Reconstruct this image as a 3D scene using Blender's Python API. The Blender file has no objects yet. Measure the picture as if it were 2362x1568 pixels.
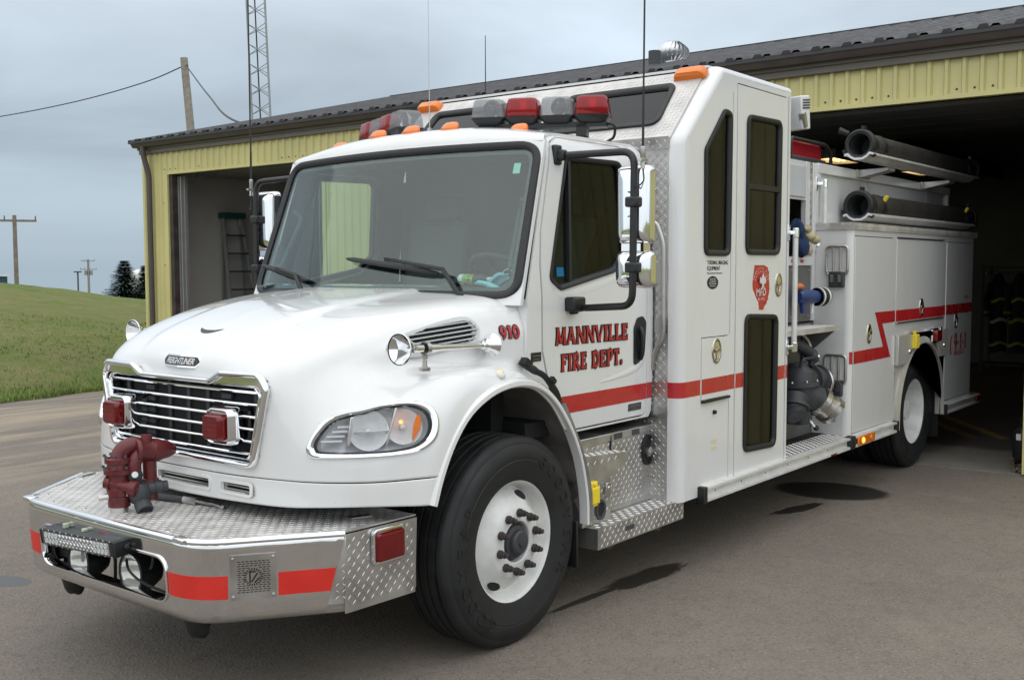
import bpy, bmesh, math, random
import numpy as np
from mathutils import Vector, Matrix
PI = math.pi; R = math.radians
SC = bpy.context.scene
COL = SC.collection

# ------------------------------------------------------------------ camera
cam = bpy.data.cameras.new('camera'); camo = bpy.data.objects.new('camera', cam); COL.objects.link(camo)
cam.sensor_width = 36.0; cam.lens = 36.0*2449.3/2361; cam.clip_start = .05; cam.clip_end = 3000
cam.shift_y = 5.8/2361
def _cam(loc, yaw, pit, rol):
    y, p, r = R(yaw), R(pit), R(rol)
    f = Vector((-math.sin(y)*math.cos(p), math.cos(y)*math.cos(p), math.sin(p)))
    rt = Vector((math.cos(y), math.sin(y), 0)); up = rt.cross(f)
    rt2 = rt*math.cos(r)+up*math.sin(r); up2 = -rt*math.sin(r)+up*math.cos(r)
    m = Matrix((rt2, up2, -f)).transposed().to_4x4(); m.translation = Vector(loc); return m
camo.matrix_world = _cam((-4.015, -4.285, 1.848), -51.707, -4.037, -.17)
SC.camera = camo

# ------------------------------------------------------------------ sky, sun, exposure
SUN_EL, SUN_AZ = 48, 215            # degrees; azimuth measured counter-clockwise from +X
W = bpy.data.worlds.new('World'); SC.world = W; W.use_nodes = True
nt = W.node_tree; N = nt.nodes; L = nt.links; N.clear()
def wn(t, **k):
    n = N.new(t)
    for a, b in k.items(): setattr(n, a, b)
    return n
def wmath(op, a, b=None, clamp=False):
    n = wn('ShaderNodeMath', operation=op, use_clamp=clamp)
    for i, v in enumerate((a, b)):
        if v is None: continue
        if isinstance(v, (int, float)): n.inputs[i].default_value = v
        else: L.new(v, n.inputs[i])
    return n.outputs[0]
out = wn('ShaderNodeOutputWorld'); bg = wn('ShaderNodeBackground')
sky = wn('ShaderNodeTexSky', sky_type='NISHITA', sun_disc=False)
sky.sun_elevation = R(SUN_EL); sky.sun_rotation = R(90-SUN_AZ)
tc = wn('ShaderNodeTexCoord'); sep = wn('ShaderNodeSeparateXYZ'); L.new(tc.outputs['Generated'], sep.inputs[0])
el = wmath('MAXIMUM', sep.outputs[2], 0.0)
ov = wmath('ADD', wmath('MULTIPLY', el, .80), .395)            # overcast: zenith about three times the horizon
# cloud layer: project the direction on a flat ceiling
den = wmath('ADD', el, .11)
cx = wmath('DIVIDE', sep.outputs[0], den); cy = wmath('DIVIDE', sep.outputs[1], den)
cmb = wn('ShaderNodeCombineXYZ'); L.new(cx, cmb.inputs[0]); L.new(cy, cmb.inputs[1])
nz = wn('ShaderNodeTexNoise'); nz.inputs['Scale'].default_value = .42; nz.inputs['Detail'].default_value = 6; nz.inputs['Roughness'].default_value = .5
nz.inputs['Distortion'].default_value = .5
L.new(cmb.outputs[0], nz.inputs['Vector'])
cl = wmath('ADD', wmath('MULTIPLY', nz.outputs[0], 1.7), .15)
fade = wmath('MULTIPLY', el, 7.0, True)
clf = wmath('ADD', wmath('MULTIPLY', wmath('SUBTRACT', cl, 1.0), fade), 1.0)
lum = wmath('MULTIPLY', ov, clf)
ramp = wn('ShaderNodeValToRGB'); L.new(el, ramp.inputs[0])
ramp.color_ramp.elements[0].position = 0; ramp.color_ramp.elements[0].color = (.78, .98, 1.15, 1)
ramp.color_ramp.elements[1].position = .6; ramp.color_ramp.elements[1].color = (.97, 1.0, 1.04, 1)
e = ramp.color_ramp.elements.new(.2); e.color = (.88, 1.02, 1.15, 1)
vm = wn('ShaderNodeVectorMath', operation='SCALE'); L.new(ramp.outputs[0], vm.inputs[0]); L.new(lum, vm.inputs['Scale'])
vs = wn('ShaderNodeVectorMath', operation='SCALE'); L.new(sky.outputs[0], vs.inputs[0]); vs.inputs['Scale'].default_value = .006
va = wn('ShaderNodeVectorMath', operation='ADD'); L.new(vm.outputs[0], va.inputs[0]); L.new(vs.outputs[0], va.inputs[1])
L.new(va.outputs[0], bg.inputs[0]); bg.inputs[1].default_value = 1.0
L.new(bg.outputs[0], out.inputs[0])
sun = bpy.data.lights.new('sun', 'SUN'); sun.energy = 1.35; sun.angle = R(160); sun.color = (1, .975, .94)
so = bpy.data.objects.new('sun', sun); COL.objects.link(so)
sd = Vector((math.cos(R(SUN_EL))*math.cos(R(SUN_AZ)), math.cos(R(SUN_EL))*math.sin(R(SUN_AZ)), math.sin(R(SUN_EL))))
so.rotation_euler = (-sd).to_track_quat('-Z', 'Y').to_euler()
SC.render.engine = 'CYCLES'
SC.view_settings.view_transform = 'Standard'; SC.view_settings.look = 'None'
SC.view_settings.gamma = 1; SC.view_settings.exposure = 0.30; SC.view_settings.use_curve_mapping = False
SC.cycles.max_bounces = 8; SC.cycles.transparent_max_bounces = 24

# ------------------------------------------------------------------ helpers
def tag(o, label=None, cat=None, group=None, kind=None):
    if label: o['label'] = label
    if cat: o['category'] = cat
    if group: o['group'] = group
    if kind: o['kind'] = kind
    return o
def empty(name, loc=(0, 0, 0), rz=0):
    o = bpy.data.objects.new(name, None); COL.objects.link(o); o.location = loc; o.rotation_euler.z = rz
    o.empty_display_size = .2; return o
def V3(p): return Vector(p)
def basis(d):
    d = Vector(d).normalized(); a = Vector((0, 0, 1)) if abs(d.z) < .9 else Vector((1, 0, 0))
    u = a.cross(d).normalized(); return u, d.cross(u), d
def fillet(P, r, n=5):
    out = []; k = len(P)
    rr = r if isinstance(r, (list, tuple)) else [r]*k
    for i in range(k):
        a, b, c = Vector(P[i-1]), Vector(P[i]), Vector(P[(i+1) % k]); q = rr[i]
        if q <= 0: out.append(tuple(b)); continue
        d1, d2 = (a-b), (c-b); l1, l2 = d1.length, d2.length; d1.normalize(); d2.normalize()
        ang = math.acos(max(-1, min(1, d1.dot(d2)))); t = min(q/max(1e-6, math.tan(ang/2)), l1*.49, l2*.49)
        p0, p1 = b+d1*t, b+d2*t
        for j in range(n+1):
            s = j/n; out.append(tuple(p0*(1-s)**2+b*2*s*(1-s)+p1*s*s))
    return out
def offs(P, d):
    "offset a closed 2D outline by d (positive = outwards)"
    k = len(P); A = sum(P[i][0]*P[(i+1) % k][1]-P[(i+1) % k][0]*P[i][1] for i in range(k)); s = 1 if A > 0 else -1
    o = []
    for i in range(k):
        a, b, c = Vector(P[i-1][:2]), Vector(P[i][:2]), Vector(P[(i+1) % k][:2])
        n1 = Vector(((b-a).y, -(b-a).x)); n2 = Vector(((c-b).y, -(c-b).x))
        if n1.length < 1e-9: n1 = n2
        if n2.length < 1e-9: n2 = n1
        n1.normalize(); n2.normalize(); n = n1+n2
        if n.length < 1e-6: n = n1
        n.normalize(); m = max(.5, n.dot(n1)); o.append((b.x+n.x*d*s/m, b.y+n.y*d*s/m))
    return o
def rrect(x0, x1, y0, y1, r, n=5): return fillet([(x0, y0), (x1, y0), (x1, y1), (x0, y1)], r, n)
def ell(cx_, cy_, a, b, n=24, rot=0):
    c, s = math.cos(rot), math.sin(rot)
    return [(cx_+a*math.cos(t)*c-b*math.sin(t)*s, cy_+a*math.cos(t)*s+b*math.sin(t)*c) for t in (2*PI*i/n for i in range(n))]
def cr(P, m):
    P = np.asarray(P, float); Q = np.concatenate([2*P[:1]-P[1:2], P, 2*P[-1:]-P[-2:-1]]); o = []
    for i in range(len(P)-1):
        a, b, c, d = Q[i:i+4]
        for k in range(m):
            t = k/m; o.append(.5*(2*b+(c-a)*t+(2*a-5*b+4*c-d)*t*t+(3*b-a-3*c+d)*t**3))
    o.append(P[-1]); return np.array(o)
def smooth_path(P, m=6): return [tuple(p) for p in cr(P, m)]
def bend_path(P, r, n=5):
    "open 3D polyline with rounded corners"
    o = [tuple(P[0])]
    for i in range(1, len(P)-1):
        a, b, c = Vector(P[i-1]), Vector(P[i]), Vector(P[i+1]); d1, d2 = (a-b), (c-b); t = min(r, d1.length*.49, d2.length*.49)
        p0, p1 = b+d1.normalized()*t, b+d2.normalized()*t
        for j in range(n+1):
            s = j/n; o.append(tuple(p0*(1-s)**2+b*2*s*(1-s)+p1*s*s))
    o.append(tuple(P[-1])); return o
def mirror_y(mb):
    m = MB(); m.v = [(x, -y, z) for x, y, z in mb.v]; m.f = [tuple(reversed(f)) for f in mb.f]; return m
class MB:
    def __init__(s): s.v = []; s.f = []
    def add(s, v, f):
        o = len(s.v); s.v += [tuple(p) for p in v]; s.f += [tuple(i+o for i in q) for q in f]; return s
    def join(s, m): return s.add(m.v, m.f)
    def box(s, x0, x1, y0, y1, z0, z1):
        return s.add([(x, y, z) for z in (z0, z1) for y in (y0, y1) for x in (x0, x1)],
                     [(0, 2, 3, 1), (4, 5, 7, 6), (0, 1, 5, 4), (2, 6, 7, 3), (0, 4, 6, 2), (1, 3, 7, 5)])
    def obox(s, c, ax, h):
        c = Vector(c); X, Y, Z = [Vector(a).normalized() for a in ax]
        return s.add([c+X*(h[0]*i)+Y*(h[1]*j)+Z*(h[2]*k) for k in (-1, 1) for j in (-1, 1) for i in (-1, 1)],
                     [(0, 2, 3, 1), (4, 5, 7, 6), (0, 1, 5, 4), (2, 6, 7, 3), (0, 4, 6, 2), (1, 3, 7, 5)])
    def bar(s, a, b, w, h, up=(0, 0, 1)):
        a, b = Vector(a), Vector(b); d = (b-a); u = Vector(up)
        if abs(u.normalized().dot(d.normalized())) > .98: u = Vector((1, 0, 0))
        sd_ = d.cross(u).normalized(); u = sd_.cross(d).normalized()
        return s.obox((a+b)/2, (d, sd_, u), (d.length/2, w/2, h/2))
    def tube(s, P, r, n=10, cap=True, closed=False, flat=1.0):
        P = [Vector(p) for p in P]; k = len(P); rs = r if isinstance(r, (list, tuple)) else [r]*k
        T = []
        for i in range(k):
            a = P[i-1] if (i or closed) else P[0]; b = P[(i+1) % k] if (i < k-1 or closed) else P[-1]
            t = (b-a); T.append(t.normalized() if t.length > 1e-9 else Vector((0, 0, 1)))
        u = basis(T[0])[0]; vv = []
        for i in range(k):
            u = (u-T[i]*u.dot(T[i])).normalized(); w = T[i].cross(u)
            vv += [P[i]+(u*math.cos(2*PI*j/n)*flat+w*math.sin(2*PI*j/n))*rs[i] for j in range(n)]
        f = []
        for i in range(k if closed else k-1):
            for j in range(n):
                a, b = i*n+j, i*n+(j+1) % n; c, d = ((i+1) % k)*n+(j+1) % n, ((i+1) % k)*n+j
                f.append((a, b, c, d))
        if cap and not closed: f += [tuple(reversed(range(n))), tuple(range((k-1)*n, k*n))]
        return s.add(vv, f)
    def lathe(s, prof, o, axis, n=24, arc=None, ref=None):
        "prof: (radius, height) along axis"
        u, w, d = basis(axis); o = Vector(o)
        if ref: u = (Vector(ref)-d*Vector(ref).dot(d)).normalized(); w = d.cross(u)
        vv = []; m = len(prof); full = arc is None; na = n if full else n+1
        for i in range(na):
            t = 2*PI*i/n if full else arc[0]+(arc[1]-arc[0])*i/n
            e = u*math.cos(t)+w*math.sin(t); vv += [o+e*q[0]+d*q[1] for q in prof]
        f = []
        for i in range(n):
            a0, b0 = i*m, ((i+1) % na)*m
            for j in range(m-1): f.append((a0+j, b0+j, b0+j+1, a0+j+1))
        return s.add(vv, f)
    def cyl(s, a, b, r, n=16, r2=None):
        a, b = Vector(a), Vector(b); h = (b-a).length; r2 = r if r2 is None else r2
        return s.lathe([(0, 0), (r, 0), (r2, h), (0, h)], a, b-a, n)
    def grid(s, G, flip=False):
        G = np.asarray(G); n, m = G.shape[:2]; f = []
        for i in range(n-1):
            for j in range(m-1):
                q = (i*m+j, i*m+j+1, (i+1)*m+j+1, (i+1)*m+j); f.append(q[::-1] if flip else q)
        return s.add([tuple(p) for p in G.reshape(-1, 3)], f)
    def prism(s, poly, vec):
        n = len(poly); v = Vector(vec); P = [Vector(p) for p in poly]
        return s.add(P+[p+v for p in P], [tuple(range(n)), tuple(reversed(range(n, 2*n)))]+[(i, i+n, (i+1) % n+n, (i+1) % n) for i in range(n)])
    def plate(s, outer, holes, mp, th, cuts=None):
        "flat outline with holes, mapped by mp(a,b,d) with d = 0 (outer face) and th (inner face)"
        bm = bmesh.new()
        for lp in [outer]+list(holes):
            vs_ = [bm.verts.new((p[0], p[1], 0)) for p in lp]
            for i in range(len(vs_)): bm.edges.new((vs_[i], vs_[(i+1) % len(vs_)]))
        bmesh.ops.triangle_fill(bm, use_beauty=True, use_dissolve=False, edges=bm.edges[:])
        for ax, vals in (cuts or {}).items():
            nr = (1, 0, 0) if ax == 'a' else (0, 1, 0)
            for c in vals:
                co = (c, 0, 0) if ax == 'a' else (0, c, 0)
                bmesh.ops.bisect_plane(bm, geom=bm.verts[:]+bm.edges[:]+bm.faces[:], plane_co=co, plane_no=nr, dist=1e-5)
        bmesh.ops.recalc_face_normals(bm, faces=bm.faces[:])
        bm.verts.index_update(); n = len(bm.verts); co = [v.co.copy() for v in bm.verts]
        v = [mp(c.x, c.y, 0) for c in co]+[mp(c.x, c.y, th) for c in co]; f = []
        for fc in bm.faces:
            q = [x.index for x in fc.verts]
            if fc.normal.z < 0: q.reverse()
            f.append(tuple(q)); f.append(tuple(i+n for i in reversed(q)))
        for e_ in bm.edges:
            if len(e_.link_faces) == 1:
                a, b = e_.verts[0].index, e_.verts[1].index; f.append((a, b, b+n, a+n))
        bm.free(); return s.add(v, f)
    def ring(s, outline, prof, mp):
        "sweep profile [(offset, depth)...] along closed 2D outline, mapped by mp"
        Ls = [offs(outline, o_) for o_, d_ in prof]; k = len(outline); m = len(prof)
        v = [mp(Ls[j][i][0], Ls[j][i][1], prof[j][1]) for i in range(k) for j in range(m)]
        f = [(i*m+j, ((i+1) % k)*m+j, ((i+1) % k)*m+(j+1) % m, i*m+(j+1) % m) for i in range(k) for j in range(m)]
        return s.add(v, f)
    def lugs(s, o, u, v, poly, sz=.027, h=.0019, seed=0):
        "raised tread-plate lugs on the plane o + a*u + b*v inside the 2D outline poly"
        o = Vector(o); u = Vector(u).normalized(); v = Vector(v).normalized(); n = u.cross(v)
        xs = [p[0] for p in poly]; ys = [p[1] for p in poly]
        def inside(a, b):
            r_ = False; j = len(poly)-1
            for i in range(len(poly)):
                if (poly[i][1] > b) != (poly[j][1] > b) and a < (poly[j][0]-poly[i][0])*(b-poly[i][1])/(poly[j][1]-poly[i][1])+poly[i][0]: r_ = not r_
                j = i
            return r_
        i0, i1 = int(min(xs)/sz)-1, int(max(xs)/sz)+1; j0, j1 = int(min(ys)/sz)-1, int(max(ys)/sz)+1
        for i in range(i0, i1+1):
            for j in range(j0, j1+1):
                a, b = (i+.5)*sz, (j+.5)*sz; c = 1 if (i+j) % 2 else -1
                du = Vector((.707, .707*c)); dv = Vector((-du.y, du.x)); l, w = sz*.47, sz*.115
                if not (inside(a+du.x*l, b+du.y*l) and inside(a-du.x*l, b-du.y*l)): continue
                P = [du*-l, dv*-w, du*l, dv*w]; top = [du*(-l*.55), du*(l*.55)]
                vv = [o+u*(a+p.x)+v*(b+p.y) for p in P]+[o+u*(a+p.x)+v*(b+p.y)+n*h for p in top]
                s.add(vv, [(0, 1, 4), (1, 5, 4), (1, 2, 5), (2, 3, 5), (3, 4, 5), (3, 0, 4)])
        return s
    def text(s, t, size, mp, depth=.001, bold=0.0, shear=0.0, align='CENTER', space=1.0, sx=1.0):
        v, f = glyphs(t, size, bold, shear, align, space, depth)
        return s.add([mp(x*sx, y, z) for x, y, z in v], f)
    def build(s, name, mat, parent=None, smooth=35, bevel=0, seg=2, kind=None, uv=True):
        me = bpy.data.meshes.new(name); me.from_pydata(s.v, [], s.f); me.update()
        bm = bmesh.new(); bm.from_mesh(me); bmesh.ops.recalc_face_normals(bm, faces=bm.faces[:]) if len(s.f) < 60000 else None
        bm.to_mesh(me); bm.free()
        me.materials.append(mat)
        if uv:
            ul = me.uv_layers.new(name='UVMap'); n = len(me.loops)
            if n:
                vi = np.empty(n, np.int32); me.loops.foreach_get('vertex_index', vi)
                co = np.empty(len(me.vertices)*3); me.vertices.foreach_get('co', co); co = co.reshape(-1, 3)
                pn = np.empty(len(me.polygons)*3); me.polygons.foreach_get('normal', pn); pn = np.abs(pn.reshape(-1, 3))
                lt = np.empty(len(me.polygons), np.int32); me.polygons.foreach_get('loop_total', lt)
                ax = np.repeat(pn.argmax(1), lt); c = co[vi]
                U = np.where(ax == 0, c[:, 1], c[:, 0]); Vv = np.where(ax == 2, c[:, 1], c[:, 2])
                ul.data.foreach_set('uv', np.stack([U, Vv], 1).ravel())
        if smooth:
            me.polygons.foreach_set('use_smooth', [True]*len(me.polygons)); me.set_sharp_from_angle(angle=R(smooth))
        o = bpy.data.objects.new(name, me); COL.objects.link(o)
        if parent: o.parent = parent
        if bevel:
            b = o.modifiers.new('bevel', 'BEVEL'); b.width = bevel; b.segments = seg; b.limit_method = 'ANGLE'; b.angle_limit = R(40); b.harden_normals = False
        if kind: o['kind'] = kind
        return o
_gc = {}
def glyphs(t, size, bold, shear, align, space, depth):
    k = (t, size, bold, shear, align, space, depth)
    if k not in _gc:
        cu = bpy.data.curves.new('t', 'FONT'); cu.body = t; cu.size = size; cu.align_x = align; cu.offset = bold*size; cu.shear = shear
        cu.space_character = space; cu.extrude = depth/2; cu.resolution_u = 3
        ob = bpy.data.objects.new('t', cu); COL.objects.link(ob); dg = bpy.context.evaluated_depsgraph_get(); dg.update()
        me = ob.evaluated_get(dg).to_mesh(); v = [(p.co.x, p.co.y, p.co.z+depth/2) for p in me.vertices]; f = [tuple(q.vertices) for q in me.polygons]
        ob.evaluated_get(dg).to_mesh_clear(); bpy.data.objects.remove(ob); bpy.data.curves.remove(cu); _gc[k] = (v, f)
    return _gc[k]
def copy_tree(o, parent=None):
    c = o.copy(); COL.objects.link(c); c.parent = parent
    for ch in o.children: copy_tree(ch, c)
    return c

# ------------------------------------------------------------------ materials
def newmat(name):
    m = bpy.data.materials.new(name); m.use_nodes = True; t = m.node_tree
    return m, t.nodes, t.links, t.nodes['Principled BSDF']
def pm(name, col, rough=.5, metal=0., var=0., vs=6., bump=0., bs=60., coat=0., rvar=0., spec=.5, em=None, ems=0., detail=4., bd=.002):
    m, n, l, b = newmat(name)
    b.inputs['Base Color'].default_value = (*col, 1); b.inputs['Roughness'].default_value = rough; b.inputs['Metallic'].default_value = metal
    b.inputs['Specular IOR Level'].default_value = spec; b.inputs['Coat Weight'].default_value = coat; b.inputs['Coat Roughness'].default_value = .04
    t = n.new('ShaderNodeTexCoord')
    if var or rvar:
        z = n.new('ShaderNodeTexNoise'); z.inputs['Scale'].default_value = vs; z.inputs['Detail'].default_value = detail; l.new(t.outputs['Object'], z.inputs['Vector'])
    if var:
        r = n.new('ShaderNodeMapRange'); r.inputs[1].default_value = .3; r.inputs[2].default_value = .7; r.inputs[3].default_value = 1-var; r.inputs[4].default_value = 1+var*.6
        l.new(z.outputs[0], r.inputs[0]); v = n.new('ShaderNodeVectorMath'); v.operation = 'SCALE'; v.inputs[0].default_value = col; l.new(r.outputs[0], v.inputs['Scale']); l.new(v.outputs[0], b.inputs['Base Color'])
    if rvar:
        r = n.new('ShaderNodeMapRange'); r.inputs[1].default_value = .3; r.inputs[2].default_value = .7; r.inputs[3].default_value = max(.02, rough-rvar); r.inputs[4].default_value = min(1, rough+rvar)
        l.new(z.outputs[0], r.inputs[0]); l.new(r.outputs[0], b.inputs['Roughness'])
    if bump:
        z2 = n.new('ShaderNodeTexNoise'); z2.inputs['Scale'].default_value = bs; z2.inputs['Detail'].default_value = 3; l.new(t.outputs['Object'], z2.inputs['Vector'])
        bp = n.new('ShaderNodeBump'); bp.inputs['Strength'].default_value = bump; bp.inputs['Distance'].default_value = bd; l.new(z2.outputs[0], bp.inputs['Height']); l.new(bp.outputs[0], b.inputs['Normal'])
    if em: b.inputs['Emission Color'].default_value = (*em, 1); b.inputs['Emission Strength'].default_value = ems
    return m
def glassmat(name, tint, rough=.02, ior=1.45, refl=1.0):
    m, n, l, b = newmat(name); n.remove(b); o = n['Material Output']
    tr = n.new('ShaderNodeBsdfTransparent'); tr.inputs[0].default_value = (*tint, 1)
    gl = n.new('ShaderNodeBsdfGlossy'); gl.inputs['Roughness'].default_value = rough; gl.inputs[0].default_value = (refl, refl, refl, 1)
    # Schlick reflectance, the same from both faces of the pane
    ge_ = n.new('ShaderNodeNewGeometry'); dt = n.new('ShaderNodeVectorMath'); dt.operation = 'DOT_PRODUCT'; l.new(ge_.outputs['Normal'], dt.inputs[0]); l.new(ge_.outputs['Incoming'], dt.inputs[1])
    def mt(op, a, b_=None):
        x = n.new('ShaderNodeMath'); x.operation = op
        for i, v in enumerate((a, b_)):
            if v is None: continue
            if isinstance(v, (int, float)): x.inputs[i].default_value = v
            else: l.new(v, x.inputs[i])
        return x.outputs[0]
    F0 = ((ior-1)/(ior+1))**2; fr = mt('ADD', mt('MULTIPLY', mt('POWER', mt('SUBTRACT', 1.0, mt('ABSOLUTE', dt.outputs['Value'])), 5.0), 1-F0), F0); mx = n.new('ShaderNodeMixShader')
    l.new(fr, mx.inputs[0]); l.new(tr.outputs[0], mx.inputs[1]); l.new(gl.outputs[0], mx.inputs[2]); l.new(mx.outputs[0], o.inputs[0])
    return m
def lensmat(name, col, rough=.08, tr=.55, em=None, ems=0):
    "coloured lamp plastic: a tinted see-through body with a gloss coat"
    m, n, l, b = newmat(name); o = n['Material Output']
    b.inputs['Base Color'].default_value = (*col, 1); b.inputs['Roughness'].default_value = rough; b.inputs['Coat Weight'].default_value = .6; b.inputs['Coat Roughness'].default_value = .03
    if em: b.inputs['Emission Color'].default_value = (*em, 1); b.inputs['Emission Strength'].default_value = ems
    t = n.new('ShaderNodeBsdfTransparent'); t.inputs[0].default_value = (*[c**.35 for c in col], 1)
    mx = n.new('ShaderNodeMixShader'); mx.inputs[0].default_value = 1-tr
    l.new(t.outputs[0], mx.inputs[1]); l.new(b.outputs[0], mx.inputs[2]); l.new(mx.outputs[0], o.inputs[0]); return m
def paint_mat(name, col, dirt=.25):
    m, n, l, b = newmat(name); t = n.new('ShaderNodeTexCoord')
    z = n.new('ShaderNodeTexNoise'); z.inputs['Scale'].default_value = 2.2; z.inputs['Detail'].default_value = 6; z.inputs['Roughness'].default_value = .62
    mp = n.new('ShaderNodeMapping'); mp.inputs['Scale'].default_value = (1.6, 1.6, .45); l.new(t.outputs['Object'], mp.inputs[0]); l.new(mp.outputs[0], z.inputs['Vector'])
    r = n.new('ShaderNodeMapRange'); r.inputs[1].default_value = .52; r.inputs[2].default_value = .78; r.inputs[3].default_value = 0; r.inputs[4].default_value = dirt; l.new(z.outputs[0], r.inputs[0])
    ad = r
    mx = n.new('ShaderNodeMix'); mx.data_type = 'RGBA'; mx.inputs[6].default_value = (*col, 1); mx.inputs[7].default_value = (.42, .40, .36, 1); l.new(ad.outputs[0], mx.inputs[0])
    # bug marks and stone chips
    vo = n.new('ShaderNodeTexVoronoi'); vo.inputs['Scale'].default_value = 17; l.new(t.outputs['Object'], vo.inputs['Vector'])
    vr = n.new('ShaderNodeMapRange'); vr.inputs[1].default_value = .03; vr.inputs[2].default_value = .075; vr.inputs[3].default_value = .55; vr.inputs[4].default_value = 0; l.new(vo.outputs['Distance'], vr.inputs[0])
    vk = n.new('ShaderNodeMath'); vk.operation = 'MULTIPLY'; l.new(vr.outputs[0], vk.inputs[0]); l.new(z.outputs[0], vk.inputs[1])
    m2 = n.new('ShaderNodeMix'); m2.data_type = 'RGBA'; m2.inputs[7].default_value = (.20, .17, .13, 1); l.new(vk.outputs[0], m2.inputs[0]); l.new(mx.outputs[2], m2.inputs[6]); l.new(m2.outputs[2], b.inputs['Base Color'])
    rr = n.new('ShaderNodeMapRange'); rr.inputs[3].default_value = .22; rr.inputs[4].default_value = .6; l.new(ad.outputs[0], rr.inputs[0]); l.new(rr.outputs[0], b.inputs['Roughness'])
    # orange peel
    z2 = n.new('ShaderNodeTexNoise'); z2.inputs['Scale'].default_value = 9; l.new(t.outputs['Object'], z2.inputs['Vector'])
    bp = n.new('ShaderNodeBump'); bp.inputs['Strength'].default_value = .05; bp.inputs['Distance'].default_value = .004; l.new(z2.outputs[0], bp.inputs['Height']); l.new(bp.outputs[0], b.inputs['Coat Normal'])
    b.inputs['Coat Weight'].default_value = .85; b.inputs['Coat Roughness'].default_value = .03
    return m
WHITE = paint_mat('white_paint', (.69, .695, .685), .16)
WHITE2 = pm('white_enamel', (.66, .67, .66), .35, var=.08, vs=9, coat=.3, rvar=.1)
WHEELW = pm('wheel_white', (.64, .645, .62), .4, var=.20, vs=7, rvar=.15)
GREYW = pm('pale_grey_paint', (.46, .48, .50), .45, var=.05, vs=5, rvar=.1)
RED = pm('red_vinyl', (.43, .017, .021), .3, var=.06, vs=8, coat=.3, rvar=.1)
REDB = pm('bright_red_vinyl', (.60, .026, .016), .4, var=.05, vs=8, rvar=.1)
REDL = pm('letter_red', (.36, .02, .022), .35)
INK = pm('ink_black', (.012, .012, .014), .4)
CHROME = pm('chrome', (.84, .85, .86), .06, 1., rvar=.03, vs=4, var=.04)
BUMPCH = pm('polished_bumper', (.74, .74, .735), .07, 1., rvar=.06, vs=5, var=.07, detail=8)
STEEL = pm('brushed_steel', (.52, .51, .49), .34, 1., rvar=.1, vs=8, var=.1)
ALU = pm('tread_aluminium', (.56, .55, .535), .36, .9, rvar=.12, vs=7, var=.16, bump=.12, bs=240, bd=.001, detail=7)
ALUD = pm('tread_aluminium_dull', (.60, .585, .56), .5, .55, rvar=.12, vs=9, var=.2, bump=.1, bs=200, bd=.001, detail=7)
EXTR = pm('extruded_aluminium', (.72, .72, .71), .40, .35, rvar=.1, vs=9, var=.1)
RUB = pm('black_rubber', (.009, .0095, .010), .5, var=.3, vs=20)
TYRE = pm('tyre_rubber', (.0085, .009, .0095), .62, var=.4, vs=9, bump=.3, bs=140, rvar=.12, detail=7)
PLA = pm('black_plastic', (.011, .012, .013), .40, var=.2, vs=15, rvar=.08)
DARK = pm('dark_inside', (.009, .0095, .010), .8)
DGREY = pm('dark_grey_trim', (.05, .053, .056), .6, var=.15)
CABIN = pm('cabin_grey', (.055, .062, .064), .7, var=.12, vs=12)
LINER = pm('inner_fender', (.17, .16, .145), .7, var=.35, vs=6, bump=.4, bs=9, bd=.02, detail=6)
IRON = pm('grey_casting', (.040, .044, .050), .5, var=.25, vs=18, bump=.3, bs=160, rvar=.1)
REDP = pm('maroon_paint', (.115, .014, .015), .4, var=.3, vs=14, bump=.25, bs=90, rvar=.12)
YEL = pm('yellow_plastic', (.78, .60, .03), .45, var=.08)
BRASS = pm('stained_nickel', (.50, .45, .36), .28, 1., rvar=.12, vs=12, var=.25)
GLASS = glassmat('window_glass', (.82, .88, .86))
GLASSC = glassmat('door_glass', (.45, .49, .48), refl=.65)
GLASSW = glassmat('windshield_glass', (.83, .93, .90), ior=1.58)
GLASST = glassmat('smoked_glass', (.60, .59, .57), refl=.5)
GLASSD = glassmat('dark_smoked_glass', (.10, .105, .115), rough=.03)
LRED = lensmat('red_lens', (.17, .004, .006), tr=.25)
LREDS = lensmat('red_lens_bright', (.36, .008, .012), tr=.42)
LCLR = lensmat('clear_lens', (.55, .57, .58), tr=.80, rough=.05)
LAMB = lensmat('amber_lens', (.80, .20, .012), tr=.12)
AMB = pm('amber_glow', (.8, .25, .02), .4, em=(1., .45, .08), ems=1.6)

# ================================================================== SETTING
def node_ground(name, kind):
    m, n, l, b = newmat(name); t = n.new('ShaderNodeTexCoord')
    def noise(sc, det=5, rough=.55, dist=0, vec=None):
        z = n.new('ShaderNodeTexNoise'); z.inputs['Scale'].default_value = sc; z.inputs['Detail'].default_value = det; z.inputs['Roughness'].default_value = rough; z.inputs['Distortion'].default_value = dist
        l.new(vec or t.outputs['Object'], z.inputs['Vector']); return z.outputs[0]
    def mr(x, a, bb, c=0., d=1.):
        r = n.new('ShaderNodeMapRange'); r.inputs[1].default_value = a; r.inputs[2].default_value = bb; r.inputs[3].default_value = c; r.inputs[4].default_value = d; l.new(x, r.inputs[0]); return r.outputs[0]
    def mix(f, a, c):
        x = n.new('ShaderNodeMix'); x.data_type = 'RGBA'
        if isinstance(f, float): x.inputs[0].default_value = f
        else: l.new(f, x.inputs[0])
        for i, v in ((6, a), (7, c)):
            if isinstance(v, tuple): x.inputs[i].default_value = (*v, 1)
            else: l.new(v, x.inputs[i])
        return x.outputs[2]
    def mth(op, a, c=None, cl=False):
        x = n.new('ShaderNodeMath'); x.operation = op; x.use_clamp = cl
        for i, v in enumerate((a, c)):
            if v is None: continue
            if isinstance(v, (int, float)): x.inputs[i].default_value = v
            else: l.new(v, x.inputs[i])
        return x.outputs[0]
    return m, n, l, b, t, noise, mr, mix, mth
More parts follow.
